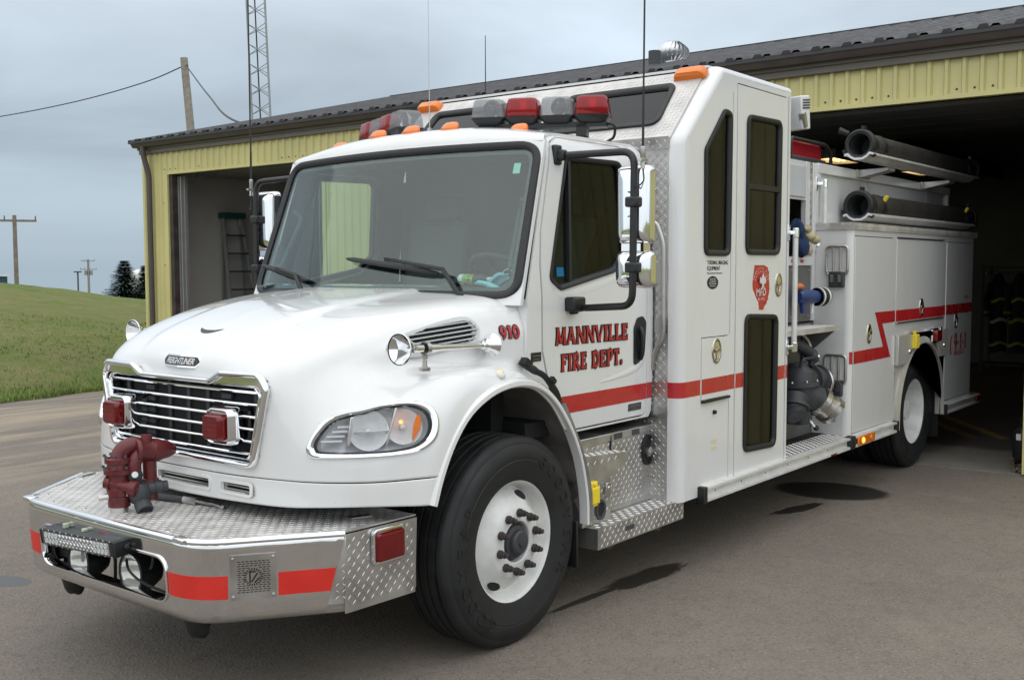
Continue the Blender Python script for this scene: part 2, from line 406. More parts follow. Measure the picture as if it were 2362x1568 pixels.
# ---- asphalt yard
m, n, l, b, t, noise, mr, mix, mth = node_ground('oiled_asphalt', 0)
c = mix(mr(noise(.35, 6, .6), .35, .65), (.130, .110, .089), (.178, .152, .124))
c = mix(mr(noise(2.4, 5, .6, .6), .52, .72, 0, .6), c, (.200, .170, .135))
c = mix(mr(noise(1.1, 6, .65), .55, .75, 0, .6), c, (.095, .086, .078))
vor = n.new('ShaderNodeTexVoronoi'); vor.inputs['Scale'].default_value = 75; l.new(t.outputs['Object'], vor.inputs['Vector'])
c = mix(mr(vor.outputs['Distance'], .05, .30, .75, 0.), c, (.075, .07, .064))
c = mix(mr(noise(55, 5, .75), .48, .66, 0, .55), c, (.27, .24, .205))
sp = n.new('ShaderNodeTexVoronoi'); sp.inputs['Scale'].default_value = 34; l.new(t.outputs['Object'], sp.inputs['Vector'])
c = mix(mr(sp.outputs['Distance'], .10, .24, .8, 0.), c, (.060, .054, .048))
c = mix(mr(noise(11, 6, .7), .50, .70, 0, .45), c, (.085, .074, .064))
sp2 = n.new('ShaderNodeTexVoronoi'); sp2.inputs['Scale'].default_value = 19; l.new(t.outputs['Object'], sp2.inputs['Vector'])
c = mix(mr(sp2.outputs['Distance'], .05, .13, .7, 0.), c, (.31, .28, .24))
ck = n.new('ShaderNodeTexVoronoi'); ck.feature = 'DISTANCE_TO_EDGE'; ck.inputs['Scale'].default_value = .33
ckv = n.new('ShaderNodeVectorMath'); ckv.operation = 'ADD'; l.new(t.outputs['Object'], ckv.inputs[0]); ckn = n.new('ShaderNodeTexNoise'); ckn.inputs['Scale'].default_value = 1.5; ckn.inputs['Detail'].default_value = 6; l.new(t.outputs['Object'], ckn.inputs['Vector']); l.new(ckn.outputs['Color'], ckv.inputs[1]); l.new(ckv.outputs[0], ck.inputs['Vector'])
c = mix(mr(ck.outputs['Distance'], .001, .006, .12, 0.), c, (.06, .055, .05))
sx = n.new('ShaderNodeSeparateXYZ'); l.new(t.outputs['Object'], sx.inputs[0])
# tan dust streaks running along the yard edge on the far side
mpv = n.new('ShaderNodeMapping'); mpv.inputs['Rotation'].default_value = (0, 0, R(-7)); mpv.inputs['Scale'].default_value = (.22, 1.7, 1); l.new(t.outputs['Object'], mpv.inputs[0])
dust = mth('MULTIPLY', mr(noise(1.0, 5, .6, .3, mpv.outputs[0]), .47, .62), mr(sx.outputs[1], 3.5, 6.0))
c = mix(mth('MULTIPLY', dust, .75), c, (.34, .28, .20))
dk = mth('MULTIPLY', mr(noise(.8, 5, .6, .3, mpv.outputs[0]), .55, .68), mr(sx.outputs[1], 5.5, 8.0))
c = mix(mth('MULTIPLY', dk, .7), c, (.06, .055, .052))
# wet patches with their own outlines
mps = n.new('ShaderNodeMapping'); mps.inputs['Rotation'].default_value = (0, 0, R(-12)); mps.inputs['Scale'].default_value = (5.5, 30, 1); l.new(t.outputs['Object'], mps.inputs[0]); nzw = noise(1.0, 7, .72, .4, mps.outputs[0])
def blot(cx_, cy_, a, bb, ang, nw):
    mp = n.new('ShaderNodeMapping'); mp.vector_type = 'TEXTURE'; mp.inputs['Location'].default_value = (cx_, cy_, 0); mp.inputs['Rotation'].default_value = (0, 0, R(ang)); mp.inputs['Scale'].default_value = (a, bb, 1)
    l.new(t.outputs['Object'], mp.inputs[0]); s_ = n.new('ShaderNodeSeparateXYZ'); l.new(mp.outputs[0], s_.inputs[0])
    d = mth('SQRT', mth('ADD', mth('MULTIPLY', s_.outputs[0], s_.outputs[0]), mth('MULTIPLY', s_.outputs[1], s_.outputs[1])))
    d = mth('ADD', d, mth('MULTIPLY', mth('SUBTRACT', nzw, .5), nw))
    return mr(d, .86, 1.03, 1., 0.)
wet = None
for q in [(4.43, -.97, .36, .48, 12, .18), (1.40, -1.035, .40, .10, -5, 1.3), (.86, -1.0, .40, .030, -4, 2.2), (3.66, -1.03, .31, .075, -13, 1.5), (-1.03, 1.93, .10, .20, 20, .25)]:
    w_ = blot(*q); wet = w_ if wet is None else mth('MAXIMUM', wet, w_)
c = mix(mth('MULTIPLY', wet, .86), c, (.020, .019, .018))
l.new(c, b.inputs['Base Color']); l.new(mr(wet, 0, 1, .82, .30), b.inputs['Roughness'])
bp = n.new('ShaderNodeBump'); bp.inputs['Strength'].default_value = .55; bp.inputs['Distance'].default_value = .006
hgt = mth('ADD', mth('MULTIPLY', vor.outputs['Distance'], .8), mth('MULTIPLY', noise(9, 5, .6), 1.2)); hgt = mth('MULTIPLY', hgt, mr(wet, 0, 1, 1, .25)); l.new(hgt, bp.inputs['Height']); l.new(bp.outputs[0], b.inputs['Normal'])
ASPH = m
# ---- concrete floor
m, n, l, b, t, noise, mr, mix, mth = node_ground('bay_concrete', 0)
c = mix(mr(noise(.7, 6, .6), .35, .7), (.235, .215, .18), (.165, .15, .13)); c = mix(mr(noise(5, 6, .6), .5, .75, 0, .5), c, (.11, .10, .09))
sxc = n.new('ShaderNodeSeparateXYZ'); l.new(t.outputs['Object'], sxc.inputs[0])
# bay shade painted into the floor colour past the threshold; worn yellow lane lines
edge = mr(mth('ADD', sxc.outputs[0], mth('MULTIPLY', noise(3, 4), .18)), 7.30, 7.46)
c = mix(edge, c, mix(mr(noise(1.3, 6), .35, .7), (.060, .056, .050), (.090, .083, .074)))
for (px, py, ang) in ((8.1, -1.42, 36), (8.0, -1.12, 36)):
    mp = n.new('ShaderNodeMapping'); mp.vector_type = 'TEXTURE'; mp.inputs['Location'].default_value = (px, py, 0); mp.inputs['Rotation'].default_value = (0, 0, R(ang)); l.new(t.outputs['Object'], mp.inputs[0])
    s_ = n.new('ShaderNodeSeparateXYZ'); l.new(mp.outputs[0], s_.inputs[0])
    f = mth('MULTIPLY', mr(mth('ABSOLUTE', s_.outputs[1]), .05, .07, 1., 0.), mr(mth('ABSOLUTE', mth('SUBTRACT', s_.outputs[0], .9)), .9, 1.0, 1., 0.))
    c = mix(mth('MULTIPLY', f, mr(noise(6, 5), .3, .6, .2, .8)), c, (.42, .27, .05))
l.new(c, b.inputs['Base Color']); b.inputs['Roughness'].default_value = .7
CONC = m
# ---- grass terrain
m, n, l, b, t, noise, mr, mix, mth = node_ground('mown_grass', 0)
c = mix(mr(noise(.35, 6, .65, .5), .38, .62), (.125, .185, .045), (.215, .215, .085))
c = mix(mr(noise(1.3, 6, .7, .8), .45, .66, 0, .9), c, (.250, .215, .115)); c = mix(mr(noise(4.5, 6, .7), .5, .72, 0, .75), c, (.105, .165, .035))
c = mix(mr(noise(30, 4, .7), .4, .8, 0, .5), c, (.09, .13, .035))
l.new(c, b.inputs['Base Color']); b.inputs['Roughness'].default_value = .95; b.inputs['Specular IOR Level'].default_value = .1
bp = n.new('ShaderNodeBump'); bp.inputs['Strength'].default_value = 1; bp.inputs['Distance'].default_value = .09; l.new(noise(7, 6, .75), bp.inputs['Height']); l.new(bp.outputs[0], b.inputs['Normal'])
GRASS = m
BLADE = pm('grass_blade', (.190, .255, .070), .8, var=.6, vs=.9, spec=.15, detail=7)

def far_z(x, y):
    d = (x+4)*.53+(y+4.3)*.85
    return -.06-.036*max(0., d-34)
mb = MB(); rings = [0, 12, 25, 34, 45, 60, 85, 120, 180, 260, 400, 700, 1400]; ns = 48; vv = []
for r_ in rings:
    for k in range(ns): a = 2*PI*k/ns; x, y = -4+r_*math.cos(a), -4.3+r_*math.sin(a); vv.append((x, y, far_z(x, y)))
ff = [(i*ns+k, i*ns+(k+1) % ns, (i+1)*ns+(k+1) % ns, (i+1)*ns+k) for i in range(len(rings)-1) for k in range(ns)]
mb.add(vv, ff).build('ground', GRASS, kind='structure')
def yard_edge(x): return 10.30+.147*(x-3.04)+.05*math.sin(x*3.1)+.03*math.sin(x*7.7+1)
mb = MB(); xs = [-60, -40]+[-30+i*.5 for i in range(73)]; xs = [x for x in xs if x < 6.0]+[6.06]
G = [[(x, y, 0) for y in (-60, -20, 0, yard_edge(x))] for x in xs]; mb.grid(np.array(G), True).build('asphalt_yard', ASPH, kind='structure')
def hill_z(x, y):
    d = y-yard_edge(x)
    if d < 0: return -.05
    xr = x-(y-27)*.46; zm = 1.42-.14*max(0, xr-11.4)+.02*max(0, 9-xr)*0; zm = max(.35, zm)
    t_ = min(1, d/15.5); z = zm*(1-(1-t_)**2)
    if d > 17: z -= (d-17)*.055
    w = min(1, d/1.2)
    return max(z, -3)+w*(.03*math.sin(x*1.3+y*.7)+.025*math.sin(x*.5-y*1.9)+.015*math.sin(4*x+3*y))+.012
xs = [-45+i*1.2 for i in range(36)]+[-1.8+i*.35 for i in range(24)]+[6.6+i*.8 for i in range(24)]
ds = [0, .08, .2, .4, .7, 1.1, 1.6, 2.2]+[3+i*.9 for i in range(20)]+[23, 28, 36, 50]
mb = MB(); mb.grid(np.array([[(x, yard_edge(x)+d, hill_z(x, yard_edge(x)+d) if d else -.01) for d in ds] for x in xs]), True).build('grass_hill', GRASS, kind='structure')
# grass blades on the visible part of the bank
rnd = random.Random(5); mb = MB()
for i in range(18000):
    u = rnd.random(); d = .02+6*u**3.0; x = -1.5+rnd.random()*17; y = yard_edge(x)+d
    if x > 5.9 and y < 11.7: continue
    # keep to the wedge seen past the truck and the building
    az = math.degrees(math.atan2(y+4.285, x+4.015))
    if az < 53 or az > 67: continue
    z = hill_z(x, y)-.01; h = (.02+.035*rnd.random())*(2.2 if d < .5 else 1); a = rnd.random()*2*PI; w = .005+.0008*d+.004*rnd.random(); ln = h*.5
    for k in range(2):
        a2 = a+k*2.1; dx, dy = math.cos(a2), math.sin(a2); ox, oy = rnd.uniform(-.04, .04), rnd.uniform(-.04, .04)
        mb.add([(x+ox-dy*w, y+oy+dx*w, z), (x+ox+dy*w, y+oy-dx*w, z), (x+ox+dx*ln, y+oy+dy*ln, z+h)], [(0, 1, 2)])
tag(mb.build('grass', BLADE, smooth=0, uv=False), 'short patchy green grass covering the bank beside the yard', 'grass', kind='stuff')
mb = MB(); mb.box(6.06, 17.6, -8.2, 11.33, -.2, .008).build('bay_floor', CONC, kind='structure')

# ------------------------------------------------------------------ fire hall
SID = pm('yellow_siding', (.57, .52, .225), .42, var=.10, vs=1.2, rvar=.1, detail=6)
BROWN = pm('brown_trim', (.075, .060, .052), .45, var=.15, vs=5, rvar=.1)
TAUPE = pm('taupe_fascia', (.135, .118, .095), .5, var=.1, vs=4)
ROOF = pm('charcoal_roof', (.033, .034, .038), .55, var=.2, vs=4, rvar=.15)
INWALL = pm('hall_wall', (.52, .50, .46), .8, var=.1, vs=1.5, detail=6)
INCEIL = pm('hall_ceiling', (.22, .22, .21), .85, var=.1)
JAMB = pm('peeling_jamb', (.05, .038, .034), .8, var=.6, vs=7, detail=8)
TRACK = pm('galvanised_track', (.38, .38, .37), .45, .5, var=.12)
FH = empty('fire_hall', (6.05, 1.6, 0)); FHo = Vector((6.05, 1.6, 0))
def hb(mb, *a, **k):
    mb.v = [tuple(Vector(p)-FHo) for p in mb.v]; return mb.build(*a, **k)
doors = [(-2.07, 1.63), (7.0, 10.66)]; HD = 3.375; XW = 6.05; ZT = 3.72
ys = []; y = -9.0; per = .1525
while y < 11.36:
    ys += [(y, 0), (y+.016, .026), (y+.044, .026), (y+.060, 0)]; y += per
ys.append((11.36, 0)); extra = [q for d_ in doors for q in d_]
def prof(yy):
    for (a, da), (b_, db) in zip(ys, ys[1:]):
        if a <= yy <= b_: return da+(db-da)*(yy-a)/(b_-a)
    return 0
P = sorted([p for p in ys if p[0] < 11.36]+[(q, prof(q)) for q in extra]+[(11.36, 0)])
mb = MB()
for (a, da), (b_, db) in zip(P, P[1:]):
    if b_-a < 1e-6: continue
    mid = (a+b_)/2; zb = HD if any(d0 < mid < d1 for d0, d1 in doors) else .02
    mb.add([(XW-da, a, zb), (XW-db, b_, zb), (XW-db, b_, ZT+.1), (XW-da, a, ZT+.1)], [(0, 1, 2, 3)])
# gable side wall (left end), same sheet
for i in range(80):
    x0 = XW+i*.1525; x1 = x0+.1525
    zt = lambda x: 3.82+.24*min(x-XW, 12-XW) if x < 12 else 3.82+.24*(12-XW)-.24*(x-12)
    mb.add([(x0, 11.36, .02), (x0+.1, 11.36, .02), (x0+.1, 11.36, zt(x0+.1)), (x0, 11.36, zt(x0))], [(0, 1, 2, 3)])
    mb.add([(x0+.1, 11.36, .02), (x0+.126, 11.38, .02), (x0+.126, 11.38, zt(x0+.1)), (x0+.1, 11.36, zt(x0+.1))], [(0, 1, 2, 3)])
    mb.add([(x0+.126, 11.38, .02), (x1, 11.36, .02), (x1, 11.36, zt(x1)), (x0+.126, 11.38, zt(x0+.1))], [(0, 1, 2, 3)])
hb(mb, 'siding', SID, FH, smooth=0)
mb = MB(); mb.box(6.035, 6.13, 11.30, 11.372, .02, 3.78); hb(mb, 'corner_trim', SID, FH)
for d0, d1 in doors:
    mb = MB(); mb.box(6.018, 6.10, d0, d1, HD-.03, HD+.012); hb(mb, 'header_flashing', SID, FH)
    for yy, s in ((d0, 1), (d1, -1)):
        if yy < -1: mb = MB(); mb.box(6.022, 6.07, yy-.075, yy-.002, .02, HD-.04); hb(mb, 'jamb_trim', SID, FH); continue
        mb = MB(); y0, y1 = sorted((yy, yy+s*.09)); mb.box(6.055, 6.30, y0, y1, .01, HD-.031); hb(mb, 'door_jamb', JAMB, FH)
        mb = MB(); y0, y1 = sorted((yy+s*.092, yy+s*.21)); mb.box(6.20, 6.25, y0, y1, .02, HD-.05); mb.box(6.14, 6.20, *sorted((yy+s*.105, yy+s*.125)), .02, HD-.06); mb.box(6.14, 6.20, *sorted((yy+s*.175, yy+s*.195)), .02, HD-.06); hb(mb, 'door_track', TRACK, FH)
        mb = MB(); y0, y1 = sorted((yy-s*.075, yy-s*.002)); mb.box(6.022, 6.07, y0, y1, .02, HD-.04); hb(mb, 'jamb_trim', SID, FH)
mb = MB(); rnd = random.Random(3)
for d0, d1 in doors:
    y = d0-.2
    while y < d1+.2:
        z = HD+.055; mb.lathe([(0, -.008), (.008, -.008), (.011, 0)], (XW-.001, y, z), (1, 0, 0), 8); y += per*rnd.choice((1, 1, 1, .5))
    for z in (.8, 1.9, 2.9):
        for q in (-.4, -.2, .25): mb.lathe([(0, -.007), (.007, -.007), (.010, 0)], (XW-.001, d1+.35+q, z), (1, 0, 0), 8)
hb(mb, 'siding_screws', DGREY, FH, kind='stuff')
# fascia, gutter, roof
mb = MB(); mb.box(5.985, 6.05, -9, 11.38, 3.70, 3.845); hb(mb, 'fascia', TAUPE, FH, bevel=.004)
mb = MB(); mb.box(5.96, 5.984, -9, 11.39, 3.765, 3.905); hb(mb, 'fascia_board', TAUPE, FH, bevel=.004)
mb = MB(); mb.prism([(5.95, 11.40, 3.80), (5.885, 11.40, 3.80), (5.845, 11.40, 3.86), (5.845, 11.40, 3.905), (5.858, 11.40, 3.905), (5.862, 11.40, 3.865), (5.89, 11.40, 3.815), (5.95, 11.40, 3.815)], (0, -20.4, 0)); hb(mb, 'gutter', BROWN, FH)
mb = MB(); mb.tube(bend_path([(5.90, 11.13, 3.81), (5.90, 11.13, 3.70), (5.965, 11.08, 3.35), (5.965, 11.08, .12), (5.85, 11.08, .05)], .08, 4), .045, 10); hb(mb, 'downspout', BROWN, FH)
mb = MB(); y = -9.1; sl = .24; nx = 26
xsr = [5.83+(12-5.83)*i/nx for i in range(nx+1)]
rp = []
while y < 11.44: rp += [(y, 0), (y+.05, .0), (y+.075, .028), (y+.125, .028), (y+.15, 0)]; y += .3
rp.append((11.44, 0))
G = np.array([[(x, yy, 3.895+sl*(x-5.83)+dz) for yy, dz in rp] for x in xsr[::5]+[12.]]); mb.grid(G, True)
G = np.array([[(x, yy, 3.895+sl*(12-5.83)-sl*(x-12)+dz) for yy, dz in rp] for x in (12., 15., 18.1)]); mb.grid(G, True)
mb.prism([(5.83, -9.1, 3.86), (5.83, -9.1, 3.893), (12, -9.1, 5.372), (18.1, -9.1, 3.91), (18.1, -9.1, 3.877), (12, -9.1, 5.34)], (0, 20.54, 0)); hb(mb, 'roof', ROOF, FH, smooth=20)
mb = MB(); y = -9.0
for k in range(68):
    z = 3.905; mb.prism([(5.826, y+.045, z-.012), (5.826, y+.07, z+.026), (5.826, y+.13, z+.026), (5.826, y+.155, z-.012)], (.03, 0, .007)); y += .3
hb(mb, 'roof_closure', RUB, FH, kind='stuff')
mb = MB(); mb.box(11.85, 12.15, -9.12, 11.44, 5.36, 5.385); hb(mb, 'ridge_cap', ROOF, FH)
# roof stack and turbine vent
mb = MB(); mb.cyl((7.4, 2.50, 4.25), (7.4, 2.50, 4.47), .075, 14); mb.cyl((7.4, 2.50, 4.22), (7.4, 2.50, 4.30), .13, 14, .08); hb(mb, 'roof_stack', DGREY, FH)
TV = pm('galvanised_vent', (.62, .63, .64), .35, .7, var=.1)
mb = MB(); c0 = Vector((8.6, 2.93, 4.545)); mb.cyl(c0+Vector((0, 0, -.2)), c0+Vector((0, 0, .02)), .13, 16)
for k in range(20):
    a = 2*PI*k/20; pts = []
    for j in range(7):
        t_ = j/6; z = .02+.26*t_; r_ = .20*math.sin(PI*(.18+.70*t_))+.02; aa = a+.5*(t_-.5); pts.append([(c0.x+(r_+dr)*math.cos(aa+dd), c0.y+(r_+dr)*math.sin(aa+dd), c0.z+z) for dr, dd in ((0, 0), (-.022, .24))])
    mb.grid(np.array(pts))
mb.cyl(c0+Vector((0, 0, .27)), c0+Vector((0, 0, .29)), .085, 16); hb(mb, 'turbine_vent', TV, FH)
# inside of the hall
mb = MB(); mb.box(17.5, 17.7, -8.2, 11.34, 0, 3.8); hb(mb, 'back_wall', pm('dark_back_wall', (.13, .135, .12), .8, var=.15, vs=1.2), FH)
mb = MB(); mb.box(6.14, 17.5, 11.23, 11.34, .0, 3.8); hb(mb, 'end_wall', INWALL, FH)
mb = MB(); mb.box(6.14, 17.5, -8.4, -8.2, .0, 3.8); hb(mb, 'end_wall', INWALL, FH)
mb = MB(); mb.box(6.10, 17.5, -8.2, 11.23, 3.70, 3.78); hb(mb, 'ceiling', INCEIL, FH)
mb = MB(); mb.box(6.075, 6.13, 1.72, 6.91, .01, 3.69); mb.box(6.075, 6.13, -8.2, -2.12, .01, 3.69); mb.box(6.075, 6.13, -2.03, 1.63, 3.40, 3.69); mb.box(6.075, 6.13, 7.0, 10.66, 3.40, 3.69); hb(mb, 'front_lining', INWALL, FH)
mb = MB()
for y in (-6, -2.6, .9, 4.3, 7.8): mb.box(6.3, 17.4, y, y+.1, 3.45, 3.69)
hb(mb, 'ceiling_beam', DARK, FH)
for yy in (-1.93, 1.53, 7.1, 10.56):
    mb = MB(); mb.box(6.5, 9.8, yy-.02, yy+.02, 3.33, 3.38); hb(mb, 'overhead_track', TRACK, FH)
mb = MB()
for k in range(4): mb.box(6.75+k*.62, 7.34+k*.62, -1.88, 1.48, 3.39, 3.43)
hb(mb, 'raised_door_panel', INCEIL, FH)
mb = MB()
for k in range(4): mb.box(6.75+k*.62, 7.34+k*.62, 7.15, 10.51, 3.39, 3.43)
hb(mb, 'raised_door_panel', INCEIL, FH)
tag(FH, 'yellow ribbed metal fire hall with dark roof and two open bay doors', 'building')
# lit ceiling fixtures inside
TUBE = pm('lit_tube', (1, .93, .78), .4, em=(1, .66, .28), ems=1.7)
def fixture(x, y, label):
    r = empty('ceiling_light', (x, y, 3.45)); tag(r, label, 'ceiling light', 'lit fixtures in the truck bay')
    mb = MB(); mb.box(-.5, .5, -.2, .2, .10, .13); mb.box(-.5, .5, -.2, -.18, .0, .10); mb.box(-.5, .5, .18, .2, 0, .10); mb.box(-.51, -.49, -.2, .2, 0, .13); mb.box(.49, .51, -.2, .2, 0, .13); mb.build('housing', WHITE2, r)
    for k in range(4): mb = MB(); mb.cyl((-.48, -.135+k*.09, .05), (.48, -.135+k*.09, .05), .017, 10); mb.build('tube', TUBE, r)
    mb = MB()
    pass
    for sx_ in (-.4, .4): mb = MB(); mb.cyl((sx_, 0, .13), (sx_, 0, .25), .006, 6); mb.build('hanger', DGREY, r)
    return r
fixture(11.9, 1.98, 'lit warm tube light seen beside the red generator')
fixture(14.9, 1.62, 'lit tube light peeping out under the upper suction hose')

# ------------------------------------------------------------------ step ladder in the left bay
ALR = pm('ladder_aluminium', (.42, .43, .42), .45, .6, var=.12); GRN = pm('green_cap', (.01, .075, .055), .5)
lad = empty('step_ladder', (7.63, 10.95, .01)); tag(lad, 'aluminium step ladder with green top leaning on the bay wall', 'ladder')
tl, tr, bl, br = Vector((-.22, .15, 2.72)), Vector((.16, .15, 2.72)), Vector((-.28, -.22, 0)), Vector((.40, -.22, 0))
for a, c_ in ((bl, tl), (br, tr)): mb = MB(); mb.bar(a, c_, .03, .085, (0, 1, 0)); mb.build('rail', ALR, lad)
for k in range(8):
    t_ = .08+k*.115; p, q = bl.lerp(tl, t_), br.lerp(tr, t_); mb = MB(); mb.bar(p, q, .09, .03, (0, 0, 1)); mb.build('step', DGREY, lad, bevel=.004)
mb = MB(); mb.box(-.26, .20, .06, .24, 2.70, 2.80); mb.build('top_cap', GRN, lad, bevel=.01)
for a, c_ in (((-.24, .20, 0), (-.20, .19, 2.7)), ((.36, .20, 0), (.14, .19, 2.7))): mb = MB(); mb.bar(a, c_, .025, .03, (0, 1, 0)); mb.build('back_rail', ALR, lad)

# ------------------------------------------------------------------ turnout gear on the rack at the back
rack = empty('gear_rack', (15.6, .35, .008)); tag(rack, 'dark steel gear rack standing at the back of the bay', 'rack')
for x in (-.02, .5):
    for y in (-1.2, -.4, .4): mb = MB(); mb.box(x-.02, x+.02, y-.02, y+.02, 0, 1.85); mb.build('post', DGREY, rack)
mb = MB(); mb.box(-.02, .5, -1.2, .42, 1.80, 1.83); mb.build('shelf', DGREY, rack)
mb = MB(); mb.box(-.02, .5, -1.2, .42, .12, .15); mb.build('shelf', DGREY, rack)
mb = MB(); mb.cyl((.22, -1.2, 1.72), (.22, .42, 1.72), .015, 8); mb.build('hanging_rod', STEEL, rack)
COAT = pm('turnout_cloth', (.022, .023, .022), .9, var=.3, vs=12); HIV = pm('lime_reflective', (.36, .42, .03), .6); SILV = pm('silver_tape', (.5, .5, .5), .4)
for k in range(4):
    y0 = -.80+k*.33; r = empty('turnout_coat', (15.82, .35+y0, .35)); tag(r, ('rightmost', 'second from the right', 'third from the right', 'leftmost')[k]+' dark turnout coat with lime stripes on the gear rack', 'coat', 'turnout coats on the gear rack')
    rnd = random.Random(k); secs = []
    for z, w, d_ in ((0, .15, .13), (.3, .15, .12), (.7, .145, .11), (1.05, .14, .10), (1.25, .10, .08), (1.36, .035, .04)):
        secs.append([(-d_*math.cos(a)*(1+.12*math.sin(5*a+k)), w*math.sin(a)*(1+.1*math.sin(4*a+2*k)), z+.03*math.sin(3*a+k)) for a in (2*PI*j/20 for j in range(21))])
    mb = MB(); mb.grid(np.array(secs)); mb.build('coat_body', COAT, r)
    for z, h, mt in ((.12, .05, HIV), (.52, .06, SILV if k % 2 else HIV), (.88, .05, HIV)):
        mb = MB(); mb.grid(np.array([[(-(.137-.02*z)*math.cos(a)*(1+.12*math.sin(5*a+k))-.004, (.155-.008*z)*math.sin(a)*(1+.1*math.sin(4*a+2*k)), z+dz+.03*math.sin(3*a+k)) for a in (-1.2+2.4*j/12 for j in range(13))] for dz in (0, h)])); mb.build('stripe', mt, r)
    for s in (-1, 1):
        mb = MB(); mb.tube([(-.05, s*.12, 1.2), (-.08, s*.165, .95), (-.09, s*.16, .62)], [.05, .055, .05], 10); mb.build('sleeve', COAT, r)
        mb = MB(); mb.tube([(-.092, s*.16, .67), (-.092, s*.16, .72)], .057, 10); mb.build('cuff_stripe', HIV, r)

# ------------------------------------------------------------------ gear by the right jamb
bag = empty('gear_bag', (6.30, -2.045, .10)); tag(bag, 'black gear bag with white tag at the right edge by the bay door', 'bag')
secs = []
for z, w in ((0, .09), (.03, .115), (.15, .12), (.25, .11), (.30, .07)): secs.append([(w*.9*math.cos(a)*(1+.06*math.sin(3*a)), w*math.sin(a), z) for a in (2*PI*j/20 for j in range(21))])
mb = MB(); mb.grid(np.array(secs)); mb.add([(0, 0, .30)]+list(secs[-1]), [(0, j+1, j+2) for j in range(20)]); mb.build('bag_body', RUB, bag)
mb = MB(); mb.obox((-.10, .045, .22), ((.3, 1, 0), (0, 0, 1), (1, -.3, 0)), (.022, .028, .003)); mb.build('tag', WHITE2, bag)
mb = MB(); mb.tube(bend_path([(0, -.05, .29), (0, -.05, .40), (0, .05, .40), (0, .05, .29)], .04), .01, 8); mb.build('strap', PLA, bag)
cp = empty('hose_couplings', (6.20, -2.03, .008)); tag(cp, 'pile of brass hose fittings on the floor under the gear bag', 'hose fitting')
for k, (a, c_, rr_) in enumerate((((-.07, .05, .03), (.09, -.02, .03), .028), ((-.09, .0, .035), (.05, -.10, .035), .03), ((-.03, .07, .085), (.12, -.02, .085), .025))):
    a, c_ = Vector(a), Vector(c_); mb = MB(); mb.lathe([(0, 0), (rr_, 0), (rr_, .05), (rr_*.7, .06), (rr_*.7, .12), (rr_*.9, .13), (rr_*.9, .17), (0, .17)], a, c_-a, 12); mb.build('fitting', BRASS, cp)

# ------------------------------------------------------------------ radio tower, poles, wires
GALV = pm('galvanised_steel', (.26, .275, .29), .5, .6, var=.15)
tb, tt = Vector((14, 17.85, -.3)), Vector((14, 18.53, 14.0))
tw = empty('radio_tower', tb); tag(tw, 'tall grey lattice radio tower behind the left end of the hall', 'tower')
ax = (tt-tb); legs = []
for k in range(3):
    a = R(20+120*k); off_ = Vector((.31*math.cos(a), .31*math.sin(a), 0)); legs.append(off_)
    mb = MB(); mb.tube([off_, ax+off_], .024, 8); mb.build('tower_leg', GALV, tw)
nseg = 28
for i in range(nseg):
    for k in range(3):
        p, q = legs[k], legs[(k+1) % 3]; z0, z1 = ax*(i/nseg), ax*((i+.55)/nseg)
        for a, c_ in ((p+z0, q+z1), (q+z0, p+z1)): mb = MB(); mb.tube([a, c_], .010, 5); mb.build('brace', GALV, tw)
mb = MB(); mb.tube([Vector((-.05, .1, 0)), ax+Vector((-.05, .1, 0))], .018, 6); mb.build('feed_cable', RUB, tw)
WOOD = pm('weathered_pole', (.25, .225, .20), .85, var=.25, vs=5, bump=.4, bs=30); WOODR = pm('brown_pole', (.20, .165, .14), .85, var=.3, vs=4)
def pole(name, top, base, r, m, label, arms=(), kit=False, group=None):
    top, base = Vector(top), Vector(base); o = empty(name, base); tag(o, label, 'utility pole', group)
    mb = MB(); mb.tube([(0, 0, 0), top-base], [r*1.25, r], 12); mb.build('pole_shaft', m, o); d = top-base
    for dz, w, yaw in arms:
        c_ = d-Vector((0, 0, dz)); u = Vector((math.cos(R(yaw)), math.sin(R(yaw)), 0)); mb = MB(); mb.bar(c_-u*w/2, c_+u*w/2, .12, .14); mb.build('crossarm', m, o)
        for s in (-.95, -.45, .95): mb = MB(); p = c_+u*w/2*s; mb.cyl(p, p+Vector((0, 0, .32)), .05, 8, .03); mb.build('insulator', DGREY, o)
    if kit:
        for s in (-.5, .5): mb = MB(); p = d+Vector((s*.8, -s*.5, -3.0)); mb.cyl(p, p+Vector((0, 0, .9)), .28, 12); mb.build('transformer', GALV, o)
    return o
p3 = pole('utility_pole', (25, 37.39, 11.28), (25, 36.0, -.4), .165, WOOD, 'bare weathered wooden pole rising behind the hall roof')
mb = MB()
for k in range(3): mb.box(-.05, .05, 1.39-.22, 1.39-.16, 10.95+k*.17, 11.02+k*.17)
mb.build('spool_insulator', DGREY, p3)
pole('utility_pole', (30, 63.2, 5.28), (30, 63.2, far_z(30, 63.2)), .12, WOODR, 'brown pole with one crossarm at the far left of the bank', ((.35, 2.6, -32),))
k2 = 2.0; base2 = Vector((-4.015+54.5*k2, -4.285+94.3*k2, 0))
pole('utility_pole', (base2.x, base2.y, 3.62), (base2.x, base2.y, far_z(base2.x, base2.y)), .2, WOOD, 'distant pole carrying transformers above the grassy bank', ((.3, 2.4, -30), (1.9, 2.9, -30)), True)
pole('utility_pole', (-4.015+56.6*2.2, -4.285+118*2.2, 4.6), (-4.015+56.6*2.2, -4.285+118*2.2, far_z(120, 255)), .25, WOODR, 'far pole top cut by the left edge beside the blue shed', ((.4, 3.4, -30),))
def wire(P, r, label):
    mb = MB(); c0 = Vector(P[0]); pts = [tuple(Vector(p)-c0) for p in smooth_path(P, 10)]; mb.tube(pts, r, 5); o = mb.build('overhead_wire', RUB); o.location = c0; tag(o, label, 'wire'); return o
